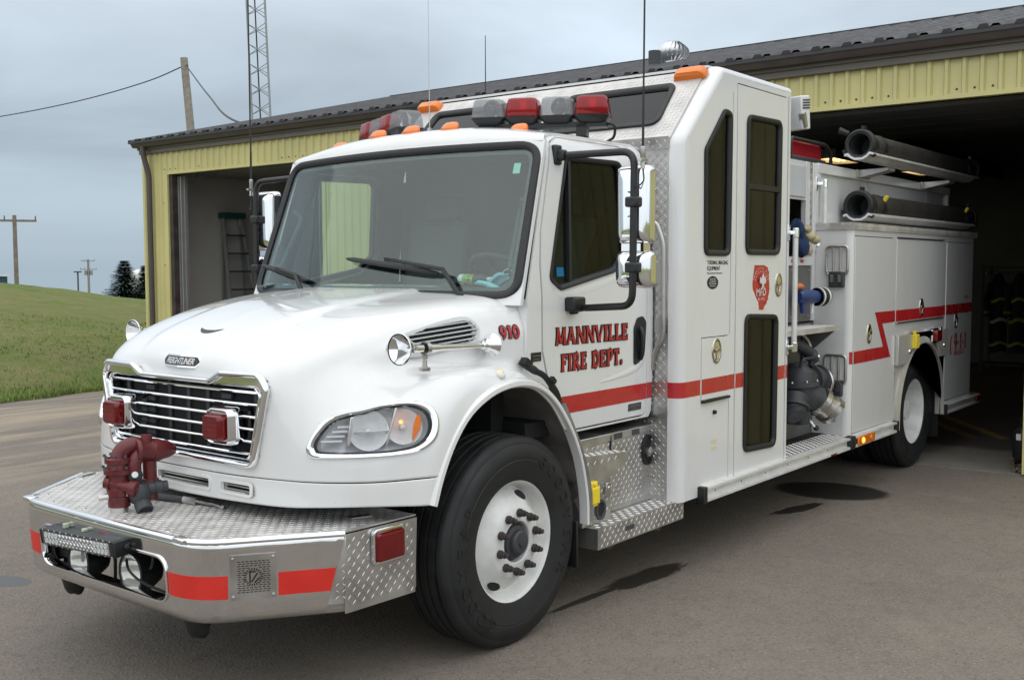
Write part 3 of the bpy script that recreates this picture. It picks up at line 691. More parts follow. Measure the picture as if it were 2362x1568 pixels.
wire([(25, 37.3, 10.95), (25, 40.5, 10.55), (25, 46.5, 10.25), (25, 54.5, 10.2), (25, 64.5, 10.4)], .028, 'black service wire sweeping left from the bare pole')
wire([(25, 37.25, 10.95), (18.6, 26.8, 7.75), (12.2, 16.9, 5.35), (10.2, 11.5, 4.55)], .028, 'black service wire dropping from the bare pole to the hall roof')
lp = empty('lamp_post', (-4.015+36.42*2, -4.285+64.3*2, far_z(69, 124))); tag(lp, 'small dark lamp post standing far behind the bank', 'lamp post')
mb = MB(); mb.tube([(0, 0, 0), (0, 0, 1.42-far_z(69, 124))], .10, 8); mb.build('post', DGREY, lp); mb = MB(); mb.box(-.38, .38, -.3, .3, 1.36-far_z(69, 124), 1.52-far_z(69, 124)); mb.build('lamp_head', DGREY, lp)
# far blue shed
BLUE = pm('blue_shed_metal', (.012, .055, .10), .5, var=.1); sh = empty('metal_shed', (89, 213, far_z(105, 214))); tag(sh, 'long low dark blue shed far off behind the bank', 'shed')
z0 = far_z(105, 214)
mb = MB(); mb.add([(-30, -18, 0), (14.6, 0, 0), (14.6, 0, .35-z0), (-30, -18, 1.25-z0), (-34, -8, 0), (10.6, 10, 0), (10.6, 10, .35-z0), (-34, -8, 1.25-z0)], [(0, 1, 2, 3), (1, 5, 6, 2), (5, 4, 7, 6), (4, 0, 3, 7)]); mb.build('shed_wall', BLUE, sh, smooth=0)
mb = MB(); mb.add([(-30.3, -18.4, 1.2-z0), (15, -.3, .3-z0), (15, -.3, .62-z0), (-30.3, -18.4, 1.55-z0), (-34, -8, 1.3-z0), (10.6, 10, .4-z0), (10.6, 10, .75-z0), (-34, -8, 1.7-z0)], [(0, 1, 2, 3), (3, 2, 6, 7), (1, 5, 6, 2), (4, 5, 6, 7), (0, 1, 5, 4)]); mb.build('shed_roof', WHITE2, sh, smooth=0)
# far white dome beside the spruces
dm = empty('white_dome', (-4.015+41.35*3.2, -4.285+64.3*3.2, -11.9)); tag(dm, 'white rounded dome roof far behind the spruce trees', 'dome')
mb = MB(); mb.lathe([(4, 0), (4, 11.2), (3.7, 12.2), (3.0, 13.0), (1.8, 13.6), (0, 13.8)], (0, 0, 0), (0, 0, 1), 24); mb.build('dome_shell', WHITE2, dm)
# spruces
NEED = pm('spruce_needles', (.030, .070, .032), .85, var=.5, vs=1.2, spec=.15, detail=6); BARK = pm('bark', (.07, .05, .04), .9)
def spruce(x, y, ztop, rad, seed, label):
    zb = far_z(x, y); h = ztop-zb; o = empty('spruce_tree', (x, y, zb)); tag(o, label, 'tree', 'spruces behind the bank')
    rnd = random.Random(seed); mb = MB(); mb.tube([(0, 0, 0), (0, 0, h*.96)], [.16, .02], 8); mb.build('trunk', BARK, o)
    mb = MB(); nl = 34
    for i in range(nl):
        t_ = i/(nl-1); z = h*(.06+.92*t_); rl = rad*(1-t_)**.8*(.75+.4*rnd.random())+.12
        nb = int(10+7*(1-t_))
        for k in range(nb):
            a = 2*PI*(k+rnd.random()*.7)/nb; rr_ = rl*(.65+.5*rnd.random()); dz = -rr_*.16
            for s_ in range(11):
                f0 = (.12+.88*(s_+rnd.random())/11); px, py, pz = rr_*f0*math.cos(a), rr_*f0*math.sin(a), z+dz*f0+.06*rnd.uniform(-1, 1)+.12*f0*f0*rr_*.4
                for q in range(3):
                    aa = a+rnd.uniform(-1.2, 1.2); ll = (.5+.4*rnd.random()); w = .15+.12*rnd.random(); ez = rnd.uniform(-.10, .07)
                    dx, dy = math.cos(aa), math.sin(aa)
                    mb.add([(px-dy*w, py+dx*w, pz), (px+dy*w, py-dx*w, pz), (px+dx*ll, py+dy*ll, pz+ez)], [(0, 1, 2)])
    mb.build('crown', NEED, o, smooth=0, uv=False); return o
spruce(-4.015+39.75*2, -4.285+64.3*2, 2.95, 3.9, 1, 'larger dark spruce tree beyond the bank beside the hall corner')
spruce(-4.015+41.3*2.1, -4.285+64.3*2.1, 2.3, 3.0, 2, 'smaller dark spruce half hidden by the hall corner')

# ================================================================== FIRE TRUCK
FT = empty('fire_truck'); tag(FT, 'white fire engine with red stripe parked nose out of the bay', 'fire truck')
def B(mb, name, mat, parent=None, **k): return mb.build(name, mat, parent or FT, **k)
def both(fn):
    fn(-1); fn(1)
# ------------------------------------------------------------------ wheels
RUSTM = pm('edge_rust', (.16, .10, .065), .8, var=.5, vs=25)
def wheel(x, y_out, s, steer=True, name='wheel', z=.515, lettered=False, sub=True):
    "outer face looks towards s*y ; y_out = |y| of the rim lip"
    r = empty(name, (x, s*y_out, z)); r.parent = FT
    axo = (0, s, 0)
    # tyre profile (radius, axial: 0 = lip plane, positive = outwards)
    TW = .285; pr = [(.292, -.005), (.30, .012), (.33, .022), (.375, .029), (.40, .0335), (.404, .031), (.41, .0335), (.445, .029), (.475, .018), (.478, .0145), (.486, .0135), (.503, .004), (.514, -.010)]
    gro = []
    for g in range(4): c_ = -.045-g*.054; gro += [(.518, c_+.009), (.505, c_+.006), (.505, c_-.006), (.518, c_-.009)]
    pr += [(.517, -.02)]+gro+[(.514, -TW+.035), (.50, -TW+.02), (.45, -TW), (.36, -TW+.005), (.295, -TW+.03)]
    mb = MB(); mb.lathe(pr, (0, 0, 0), axo, 72); ty = mb.build('tyre', TYRE, r, smooth=40)
    # lettering on the sidewall
    if lettered:
        for word, a0, sz in (('GOODYEAR', R(164.5), .085), ('GOODYEAR', R(-15.5), .085)):
            mb = MB(); k = len(word)
            for i, ch in enumerate(word):
                if ch == ' ': continue
                ang = a0+(i-(k-1)/2)*R(13)
                # image-space: seen from -y, angle measured so that text reads outward along the tyre
                er = Vector((math.cos(ang), 0, math.sin(ang))); et = Vector((-math.sin(ang), 0, math.cos(ang)))
                if s < 0:
                    er = Vector((math.cos(-ang), 0, math.sin(-ang))); et = Vector((-math.sin(-ang), 0, math.cos(-ang)))*-1
                mb.text(ch, sz, lambda X, Y, Z: er*(.385+Y)+et*X+Vector((0, s*(.0310+Z-.03*abs(Y-.02)), 0)), .0045, bold=.012)
            mb.build('sidewall_lettering', TYRE, ty, smooth=0)
    if steer:   # convex front disc
        pr = [(.305, -.012), (.309, .004), (.302, .009), (.292, .004), (.282, -.014), (.270, -.045), (.262, -.060), (.250, -.060), (.235, -.045), (.205, -.012), (.180, .012), (.166, .022), (.105, .026), (.100, .020), (.100, -.06)]
        mb = MB(); mb.lathe(pr, (0, 0, 0), axo, 64); rm = mb.build('rim', WHEELW, r, smooth=35); mb = MB(); mb.lathe([(.307, -.004), (.3125, .003), (.3115, .008), (.306, .0095)], (0, 0, 0), axo, 64); mb.build('rim_edge_rust', RUSTM, rm)
        for k in range(2 if sub else 0): # hand holes
            a = R(63+180*k) if s < 0 else R(90)
            c_ = Vector((.232*math.cos(a), 0, .232*math.sin(a))); mb = MB(); u = Vector((math.cos(a), 0, math.sin(a))); w = Vector((-math.sin(a), 0, math.cos(a))); nn = Vector((0, s, 0))*.83+u*.55
            nn.normalize(); uu = w.cross(nn).normalized()
            pts = [c_+Vector((0, s*-.038, 0))+w*(.043*math.cos(t_))+uu*(.024*math.sin(t_)) for t_ in (2*PI*i/20 for i in range(20))]
            mb.prism([p+nn*.004 for p in pts], nn*-.02); mb.build('hand_hole', DARK, rm)
        ab = .030
    else:       # deep dish outer dual
        pr = [(.305, -.012), (.309, .004), (.302, .009), (.290, .0), (.278, -.035), (.272, -.09), (.262, -.115), (.255, -.150), (.240, -.175), (.215, -.180), (.175, -.182), (.12, -.182), (.10, -.185)]
        mb = MB(); mb.lathe(pr, (0, 0, 0), axo, 64); rm = mb.build('rim', WHEELW, r, smooth=35); ab = -.178
    mb = MB()
    if steer: mb.lathe([(.099, -.05), (.098, -.01), (.085, .004), (.080, .02), (.062, .026), (.060, .045), (.050, .052), (.022, .053), (.020, .060), (0, .060)], (0, 0, 0), axo, 32)
    else: mb.lathe([(.12, -.185), (.115, -.10), (.09, -.085), (.085, -.05), (0, -.045)], (0, 0, 0), axo, 24)
    hb_ = mb.build('hub', IRON if steer else WHEELW, r, smooth=30)
    NUT = pm('rusty_nut', (.045, .036, .033), .6, var=.4, vs=40) if 'rusty_nut' not in bpy.data.materials else bpy.data.materials['rusty_nut']
    n0 = None
    if sub:
        for k in range(10):
            a = 2*PI*(k+.35)/10; p = (.143*math.cos(a), s*(ab-.004), .143*math.sin(a))
            if n0 is None:
                mb = MB(); mb.lathe([(.021, 0), (.021, .012), (.019, .014), (.0165, .014), (.0165, .034), (.013, .036), (.012, .036), (.012, .050), (.010, .052), (0, .052)], (0, 0, 0), axo, 12); n0 = mb.build('lug_nut', NUT, r); n0.location = p
            else:
                o = n0.copy(); COL.objects.link(o); o.parent = r; o.location = p
    return r
wf = wheel(0, 1.119, -1, lettered=True); wheel(0, 1.119, 1, sub=False)
wheel(5.93, 1.150, -1, steer=False); wheel(5.93, 1.150, 1, steer=False, sub=False)
wheel(5.93, .80, -1, steer=False, sub=False); wheel(5.93, .80, 1, steer=False, sub=False)
# wheel steered very slightly
# ------------------------------------------------------------------ chassis
mb = MB()
for s in (-1, 1): mb = MB(); mb.box(-1.35, -.62, s*.43-.04, s*.43+.04, .50, .72); mb.box(-.615, 7.4, s*.43-.04, s*.43+.04, .52, .78); B(mb, 'frame_rail', DGREY)
mb = MB(); mb.cyl((0, -1.0, .50), (0, 1.0, .50), .07, 12); mb.box(-.08, .08, -.6, .6, .38, .47); B(mb, 'front_axle', DGREY)
mb = MB(); mb.cyl((5.93, -1.0, .50), (5.93, 1.0, .50), .10, 12); mb.lathe([(0, -.25), (.16, -.2), (.22, 0), (.16, .2), (0, .25)], (5.93, 0, .5), (1, 0, 0), 16); B(mb, 'rear_axle', DGREY)
mb = MB(); mb.box(1.6, 5.0, -.40, .40, .50, .95); mb.box(-.7, 1.3, -.42, .42, .55, 1.3); B(mb, 'drivetrain', DARK)
mb = MB(); mb.box(1.58, 3.1, -1.10, -.5, .36, .44); B(mb, 'fuel_tank', DARK, bevel=.03)
mb = MB(); mb.box(2.98, 5.2, -1.02, 1.02, .50, .52); B(mb, 'underbody', DARK)

# ------------------------------------------------------------------ hood
HN=[ # rows r0..r9 , columns c0..c6
[(-1.115,0,.805),(-1.108,-.35,.81),(-1.07,-.67,.815),(-1.00,-.865,.825),(-.865,-1.035,.828),(-.69,-1.14,.815),(-.60,-1.165,.808)],
[(-1.115,0,.93),(-1.108,-.35,.93),(-1.075,-.665,.935),(-1.0,-.865,.935),(-.855,-1.042,.935),(-.665,-1.145,.935),(-.553,-1.17,.93)],
[(-1.112,0,1.06),(-1.105,-.35,1.06),(-1.08,-.66,1.06),(-.99,-.862,1.06),(-.825,-1.045,1.07),(-.61,-1.15,1.08),(-.473,-1.17,1.065)],
[(-1.108,0,1.2),(-1.102,-.35,1.2),(-1.083,-.65,1.2),(-.965,-.835,1.2),(-.77,-1.01,1.21),(-.54,-1.138,1.225),(-.365,-1.17,1.175)],
[(-1.10,0,1.34),(-1.095,-.35,1.338),(-1.072,-.645,1.33),(-.91,-.81,1.325),(-.66,-.97,1.325),(-.43,-1.115,1.325),(-.225,-1.168,1.245)],
[(-1.06,0,1.45),(-1.055,-.36,1.445),(-1.01,-.665,1.43),(-.805,-.81,1.415),(-.52,-.945,1.378),(-.29,-1.1,1.365),(-.085,-1.165,1.275)],
[(-.91,0,1.545),(-.90,-.40,1.54),(-.85,-.70,1.518),(-.62,-.85,1.475),(-.32,-.955,1.385),(-.12,-1.09,1.375),(.05,-1.16,1.273)],
[(-.58,0,1.643),(-.57,-.45,1.637),(-.555,-.77,1.600),(-.38,-.90,1.505),(-.12,-.985,1.385),(.03,-1.09,1.36),(.17,-1.155,1.24)],
[(-.2,0,1.70),(-.2,-.50,1.694),(-.195,-.85,1.66),(-.11,-.965,1.53),(.05,-1.01,1.38),(.165,-1.09,1.30),(.295,-1.15,1.155)],
[(.2,0,1.745),(.2,-.53,1.737),(.2,-.925,1.697),(.2,-1.032,1.56),(.2,-1.046,1.385),(.31,-1.09,1.225),(.42,-1.145,1.01)]]
MM = 14
Gh = cr(HN, MM); Gh = np.swapaxes(cr(np.swapaxes(Gh, 0, 1), MM), 0, 1)
# soft raised centre of the hood
tt_ = np.clip((np.arange(Gh.shape[0])/MM-4.6)/1.2, 0, 1); tt_ = tt_*tt_*(3-2*tt_)
yy_ = np.abs(Gh[:, :, 1]); lim = .40+.10*np.clip((Gh[:, :, 0]+1)/1.2, 0, 1); q_ = np.clip((lim-yy_)/.07, 0, 1); q_ = q_*q_*(3-2*q_)
Gh[:, :, 2] += q_*tt_[:, None]*.014
def inpoly(a, b, poly):
    r_ = False; j = len(poly)-1
    for i in range(len(poly)):
        if (poly[i][1] > b) != (poly[j][1] > b) and a < (poly[j][0]-poly[i][0])*(b-poly[i][1])/(poly[j][1]-poly[i][1])+poly[i][0]: r_ = not r_
        j = i
    return r_
HO = [(-1.028, -0.798, 1.072), (-1.023, -0.8, 1.092), (-1.003, -0.815, 1.141), (-0.973, -0.833, 1.186), (-0.939, -0.856, 1.213), (-0.895, -0.89, 1.228), (-0.837, -0.934, 1.237), (-0.758, -0.979, 1.256), (-0.692, -1.018, 1.266), (-0.631, -1.063, 1.264), (-0.586, -1.103, 1.251), (-0.565, -1.132, 1.216), (-0.56, -1.149, 1.168), (-0.578, -1.155, 1.111), (-0.617, -1.149, 1.073), (-0.681, -1.128, 1.047), (-0.781, -1.082, 1.04), (-0.874, -1.012, 1.037), (-0.951, -0.925, 1.034), (-1.008, -0.84, 1.033), (-1.024, -0.81, 1.043)]
HI = [(-1.008, -0.827, 1.084), (-0.999, -0.831, 1.11), (-0.98, -0.845, 1.144), (-0.952, -0.862, 1.177), (-0.919, -0.886, 1.199), (-0.879, -0.916, 1.212), (-0.832, -0.95, 1.221), (-0.767, -0.988, 1.238), (-0.703, -1.029, 1.246), (-0.654, -1.064, 1.246), (-0.617, -1.098, 1.231), (-0.598, -1.121, 1.207), (-0.596, -1.137, 1.166), (-0.611, -1.14, 1.126), (-0.641, -1.135, 1.096), (-0.693, -1.119, 1.071), (-0.778, -1.079, 1.061), (-0.871, -1.009, 1.058), (-0.948, -0.922, 1.058), (-0.995, -0.855, 1.06), (-1.007, -0.834, 1.067)]
HOs = smooth_path(HO+[HO[0]], 3)[:-1]; HIs = smooth_path(HI+[HI[0]], 3)[:-1]
# headlight outline measured along the wrapped corner: arc = x-y
hin2 = [((p[0]-p[1]), p[2]) for p in HIs]
GRO = fillet([(-.555, .975), (.555, .975), (.648, 1.33), (.60, 1.395), (.345, 1.392), (.265, 1.352), (-.265, 1.352), (-.345, 1.392), (-.60, 1.395), (-.648, 1.33)], [.06, .06, .06, .05, .04, .05, .05, .04, .05, .06], 6)
GRI = fillet([(-.525, 1.005), (.525, 1.005), (.598, 1.305), (.565, 1.335), (-.565, 1.335), (-.598, 1.305)], [.05, .05, .04, .03, .03, .04], 5)
GRD = offs(GRO, -.018)
SL = [rrect(-.235, .165, .848, .895, .012, 3), rrect(-.52, -.32, .850, .895, .012, 3), rrect(.30, .52, .850, .895, .012, 3)]
VI = [(-0.47, 1.533), (-0.354, 1.568), (-0.245, 1.585), (-0.154, 1.595), (-0.12, 1.585), (-0.096, 1.554), (-0.111, 1.521), (-0.141, 1.493), (-0.252, 1.48), (-0.38, 1.486), (-0.456, 1.504)]
def hood_part(i0, i1, dz0=0., dz1=0.):
    mb = MB(); G = Gh[i0:i1+1].copy(); G[-1, :, 2] += dz1; G[0, :, 2] += dz0
    full = np.concatenate([G[:, ::-1][:, :], (G*np.array([1, -1, 1]))[:, 1:]], 1); n_, m_ = full.shape[:2]
    P_ = full.reshape(-1, 3); f = []
    for i in range(n_-1):
        for j in range(m_-1):
            q = (i*m_+j, i*m_+j+1, (i+1)*m_+j+1, (i+1)*m_+j); c_ = P_[list(q)].mean(0); ay = abs(c_[1])
            if c_[0] < -1.0 and ay < .64 and inpoly(c_[1], c_[2], GRD): continue
            if c_[0] < -1.0 and any(inpoly(c_[1], c_[2], s_) for s_ in SL): continue
            if ay > .78 and c_[0] < -.5 and c_[2] < 1.3 and inpoly(c_[0]+ay, c_[2], hin2): continue
            if .8 < ay < 1.0 and c_[0] > -.5 and c_[0] < -.08 and inpoly(c_[0], c_[2], VI): continue
            f.append(q)
    return mb.add(P_, f)
hood = B(hood_part(MM, len(Gh)-1), 'hood', WHITE, smooth=50)
skirt = B(hood_part(0, MM, 0, -.005), 'front_skirt', WHITE, smooth=50)
for o in (hood, skirt):
    md = o.modifiers.new('solid', 'SOLIDIFY'); md.thickness = .012; md.offset = -1
# dark space behind the openings and the seam
mb = MB(); mb.box(-.98, -.90, -.72, .72, .82, 1.40); mb.box(-.90, .15, -.50, .50, .85, 1.36); B(mb, 'engine_bay', DARK)
mb = MB()
for i in range(26): mb.box(-1.0, -.985, -.66, .66, 1.0+i*.013, 1.005+i*.013)
B(mb, 'radiator_core', DGREY)
mb = MB(); mb.grid(np.array([[(p[0]+.03*(1 if abs(p[1]) < .9 else .5), p[1]*.975, z) for p in (list(Gh[MM][::-1])+[(q[0], -q[1], q[2]) for q in Gh[MM][1:]])] for z in (.90, .96)])); B(mb, 'seam_backing', DARK)
# skirt slot slats
for k, s_ in enumerate(SL):
    y0, y1 = min(p[0] for p in s_), max(p[0] for p in s_)
    for z in (.863, .880): mb = MB(); mb.bar((-1.085, y0-.01, z), (-1.085, y1+.01, z), .03, .006); B(mb, 'slot_slat', STEEL, skirt)
    mb = MB(); mb.ring(s_, [(.012, .0), (.010, -.006), (-.002, -.006), (-.006, .03), (-.001, .03), (.004, 0)], lambda a, b_, d: (-1.112+.06*max(0, abs(a)-.3)**1.3+d, a, b_)); B(mb, 'slot_lip', WHITE, skirt)
# ---- grille
def fx(y): return -1.117+.10*max(0, abs(y)-.30)**1.5
gr = empty('grille'); gr.parent = FT
mb = MB(); mb.ring(GRO, [(.004, .004), (.004, -.012), (-.004, -.020), (-.018, -.018), (-.024, -.004), (-.024, .03)], lambda a, b_, d: (fx(a)+d, a, b_)); mb.build('grille_surround', CHROME, gr, smooth=60)
# chrome inner mask between surround and slat opening
mb = MB(); mb.plate(offs(GRO, -.02), [GRI], lambda a, b_, d: (fx(a)+.004+d, a, b_), .012, {'a': [-.5, -.4, -.3, 0, .3, .4, .5]}); mb.build('grille_mask', CHROME, gr)
mb = MB(); mb.ring(GRI, [(.0, .002), (-.006, -.006), (-.012, .002), (-.012, .05), (0, .05)], lambda a, b_, d: (fx(a)+d, a, b_)); mb.build('grille_edge', CHROME, gr, smooth=60)
mb = MB(); mb.plate(offs(GRI, -.004), [], lambda a, b_, d: (fx(a)+.075+d, a, b_), .01, {'a': [-.4, 0, .4]}); mb.build('grille_back', DARK, gr)
for k in range(6):
    z = 1.308-.0545*k; w = .598-max(0, (1.305-z))*.245-.006
    pts = [(-w+2*w*i/24) for i in range(25)]
    mb = MB(); prf = [(.0, .0065), (-.010, .005), (-.014, 0), (-.010, -.0055), (.020, -.006), (.035, .004)]
    mb.grid(np.array([[(fx(y)+.012+a, y, z+b_) for a, b_ in prf+[prf[0]]] for y in pts])); mb.build('grille_slat', CHROME, gr, smooth=30)
mb = MB()
for k in range(7):
    z = 1.333-.0545*k
    for y in (-.30, .30): mb.box(-1.06, -1.045, y-.035, y+.035, z-.018, z+.004)
    for y in (-.5, -.15, .0, .15, .5): mb.box(-1.052, -1.042, y-.012, y+.012, z-.03, z+.012)
mb.build('grille_bracket', DGREY, gr, kind='stuff')
# warning lights on the grille
for s in (-1, 1):
    y = s*.40; z = 1.157; r = empty('grille_light'); r.parent = FT
    O = rrect(y-.090, y+.090, z-.090, z+.088, .042, 6)
    mb = MB(); mb.ring(O, [(-.010, .06), (-.004, .0), (-.010, -.055), (-.016, -.062), (-.024, -.055), (-.024, .06)], lambda a, b_, d: (-1.125+d, a, b_)); mb.build('light_housing', CHROME, r, smooth=50)
    I = rrect(y-.062, y+.062, z-.060, z+.056, .026, 6); mb = MB(); k = len(I); c_ = Vector((0, y, z))
    lays = [(0.02, 1.0), (-.020, .99), (-.040, .95), (-.048, .86)]; vv = [(-1.178+d, y+(a-y)*s_, z+(b_-z)*s_) for d, s_ in lays for a, b_ in I]
    f = [(i*k+j, i*k+(j+1) % k, (i+1)*k+(j+1) % k, (i+1)*k+j) for i in range(3) for j in range(k)]+[tuple(range(3*k, 4*k))]
    mb.add(vv, f); mb.build('red_lens', LRED, r, smooth=35, bevel=.003)
    mb = MB(); mb.plate(rrect(y-.078, y+.078, z-.078, z+.078, .026), [], lambda a, b_, d: (-1.174+d, a, b_), .01); mb.build('light_base', CHROME, r)
    mb = MB(); mb.lathe([(0, 0), (.03, .004), (.042, .028)], (-1.185, y, z), (-1, 0, 0), 16); mb.build('reflector', CHROME, r)
    mb = MB()
    for j in range(5): mb.box(-1.2285, -1.2265, y-.052, y+.052, z-.045+j*.022, z-.042+j*.022)
    mb.build('lens_rib', LRED, r)
# filler between the hood's rear edge and the cab side
for s in (-1, 1):
    G = []
    for p in Gh[-1][int(1.75*MM):int(4.2*MM)]: G.append([(p[0]-.004, -s*p[1]*-1*-1*-1*-1*-1, p[2]-.003), (.2085, s*1.047, min(p[2], 1.69)-.003)])
    mb = MB(); mb.grid(np.array([[(a[0], s*abs(a[1])-s*.004, a[2]), b_] for a, b_ in G])); B(mb, 'cowl_side', WHITE, smooth=60)
# ---- badge
bd = fillet([(-.150, 1.414), (-.118, 1.386), (.118, 1.386), (.150, 1.414), (.118, 1.442), (-.118, 1.442)], .02, 4)
def bmap(a, b_, d): return (-1.100+(b_-1.386)*.42+.02*(a/.15)**2+d*.9, a, b_-d*.4)
mb = MB(); mb.plate(bd, [], lambda a, b_, d: bmap(a, b_, d-.010), .02, {'a': [-.1, -.05, 0, .05, .1]}); bo = B(mb, 'badge', CHROME, bevel=.004)
mb = MB(); mb.plate(offs(bd, -.008), [], lambda a, b_, d: bmap(a, b_, d-.0125), .004, {'a': [-.1, -.05, 0, .05, .1]}); B(mb, 'badge_field', INK, bo)
mb = MB(); mb.text('FREIGHTLINER', .040, lambda X, Y, Z: bmap(-X, 1.400+Y, -.0128-Z), .001, bold=.012, shear=.25, space=.93, sx=.86); B(mb, 'badge_lettering', WHITE2, bo, smooth=0)
Pt = Gh.reshape(-1, 3); Pt = Pt[(Pt[:, 2] > 1.44) & (np.abs(Pt[:, 1]) < .3)]
def htop(x, y):
    q = (Pt[:, 0]-x)**2+(Pt[:, 1]+abs(y))**2; i = np.argsort(q)[:6]; w_ = 1/(q[i]+1e-5); return float((Pt[i, 2]*w_).sum()/w_.sum())
mb = MB(); G = []
for i in range(17):
    y = -.088+.176*i/16; c_ = 1-(abs(y)/.088)**2; x0, x1 = -.905-.020*c_, -.909-.020*c_-.026*c_; G.append([(x0, y, htop(x0, y)+.0025), (x1, y, htop(x1, y)+.0025)])
mb.grid(np.array(G)); B(mb, 'hood_release_recess', INK, hood)
# ---- headlights
LSIL = pm('lamp_silver', (.90, .91, .92), .2, .35)
def lamp_unit(s):
    r = empty('headlight'); r.parent = FT
    f_ = lambda P: [(p[0], -p[1]*s, p[2]) for p in P]          # lists are for the -y side
    O, I = f_(HOs), f_(HIs); cO = np.mean(O, 0); nrm = lambda p: Vector((-.62-.25*(p[0]+.8), s*(.72+.3*(p[0]+.8)), .22)).normalized()
    k = len(O); mb = MB(); vv = []
    for o_, i_ in zip(O, I):
        o_, i_ = Vector(o_), Vector(i_); n_ = nrm(o_)
        vv += [o_-n_*.012, o_+n_*.006, o_*.75+i_*.25+n_*.018, o_*.35+i_*.65+n_*.016, i_+n_*.006, i_-n_*.03]
    mb.add(vv, [(i*6+j, ((i+1) % k)*6+j, ((i+1) % k)*6+j+1, i*6+j+1) for i in range(k) for j in range(5)]); mb.build('headlight_bezel', CHROME, r, smooth=60)
    mb = MB(); vv = []
    for i_ in I:
        i_ = Vector(i_); n_ = nrm(i_); c_ = Vector(cO); j_ = i_.lerp(c_, .06); vv += [i_+n_*.004, i_.lerp(c_, .025)+n_*.007, j_-n_*.02]
    mb.add(vv, [(i*3+j, ((i+1) % k)*3+j, ((i+1) % k)*3+j+1, i*3+j+1) for i in range(k) for j in range(2)]); mb.build('headlight_seal', PLA, r, smooth=50)
    # clear cover: fan of rings over the opening, bulging a little
    mb = MB(); c_ = sum((Vector(i_) for i_ in I), Vector())/k; Ls = []
    top = [(Vector(i_), ) for i_ in I]
    def surf(p):  # pull a chord point out to the wrapped corner
        d = Vector((p.x+.80, p.y-s*1.0, 0)); t_ = (p.x+.80)+(-(abs(p.y)-1.0)); return p
    rows = 6
    for q in range(rows):
        t_ = q/rows; bul = .055*(1-(1-t_)**2)*1.0
        Ls.append([Vector(i_).lerp(c_, t_)+nrm(i_)*bul for i_ in I])
    vv = [p for row in Ls for p in row]+[c_+nrm(c_)*.055]; f = [(q*k+i, q*k+(i+1) % k, (q+1)*k+(i+1) % k, (q+1)*k+i) for q in range(rows-1) for i in range(k)]+[((rows-1)*k+i, (rows-1)*k+(i+1) % k, rows*k) for i in range(k)]
    mb.add(vv, f); mb.build('headlight_cover', bpy.data.materials.get('lamp_cover') or glassmat('lamp_cover', (.95, .96, .97), ior=1.35), r, smooth=60)
    # lamp bowl
    mb = MB(); dep = nrm(c_)*-.10
    vv = [Vector(i_)*1.0 for i_ in I]+[Vector(i_).lerp(c_, .12)+dep for i_ in I]; mb.add(vv, [(i, (i+1) % k, k+(i+1) % k, k+i) for i in range(k)]+[tuple(range(k, 2*k))]); mb.build('lamp_bowl', bpy.data.materials.get('lamp_grey') or pm('lamp_grey', (.78, .79, .80), .3, .3), r, smooth=30)
    U = Vector((.66, -s*.75*-1*-1, 0)); U = Vector((.40, s*.30, .0)).normalized() if False else Vector((I[12*3][0]-I[0][0], I[12*3][1]-I[0][1], 0)).normalized(); Z = Vector((0, 0, 1)); Nn = nrm(c_)
    def pt(a, z, d): return c_+U*a+Z*(z-1.14)+Nn*d
    # two parabolic reflectors
    for (a, z, rr_, dd) in ((-.015, 1.140, .088, .0), (.135, 1.152, .078, .0)):
        o_ = pt(a, z, -.075); mb = MB(); mb.lathe([(.012, 0), (.03, .006), (.055, .024), (rr_*.9, .055), (rr_, .075)], o_, Nn, 28); mb.build('reflector', LSIL, r, smooth=50)
        mb = MB(); mb.lathe([(0, .052), (.010, .050), (.014, .02), (.014, 0)], o_, Nn, 12); mb.build('bulb', bpy.data.materials.get('lamp_bulb') or pm('lamp_bulb', (.55, .55, .52), .15, .3), r)
    # vertical divider blades
    for a, z0, z1, w, lean in ((-.105, 1.075, 1.20, .016, .02), (.060, 1.068, 1.235, .010, .045)):
        mb = MB(); mb.obox((pt(a+lean*.5, z0, -.01)+pt(a+lean*.5, z1, -.01))/2, ((pt(a+lean, z1, 0)-pt(a, z0, 0)), U, Nn), ((z1-z0)/2, w/2, .035)); mb.build('divider', bpy.data.materials.get('lamp_blade') or pm('lamp_blade', (.62, .61, .60), .22, .6), r, bevel=.004)
    mb = MB(); mb.obox(pt(.0, 1.135, -.025), (U, Z, Nn), (.075, .004, .03)); mb.build('divider', bpy.data.materials['lamp_blade'], r, bevel=.002)
    # amber side marker
    pts = [pt(.205, 1.205, .0), pt(.215, 1.175, .004), pt(.205, 1.13, .006), pt(.175, 1.085, .004), pt(.172, 1.10, .004), pt(.178, 1.15, .002), pt(.19, 1.19, .0)]
    mb = MB(); mb.prism(pts, Nn*.012); mb.build('amber_marker', LAMB, r)
    mb = MB(); o_ = pt(.128, 1.175, -.035); mb.lathe([(0, .02), (.007, .018), (.009, .0)], o_, Nn, 12); mb.build('amber_bulb', AMB, r)
    # stepped fins at the inner end
    for q in range(4):
        mb = MB(); mb.obox(pt(-.175+q*.018, 1.10+q*.02, -.03), (U, Z, Nn), (.045-.006*q, .004, .03)); mb.build('lamp_fin', bpy.data.materials['lamp_grey'], r)
both(lamp_unit)
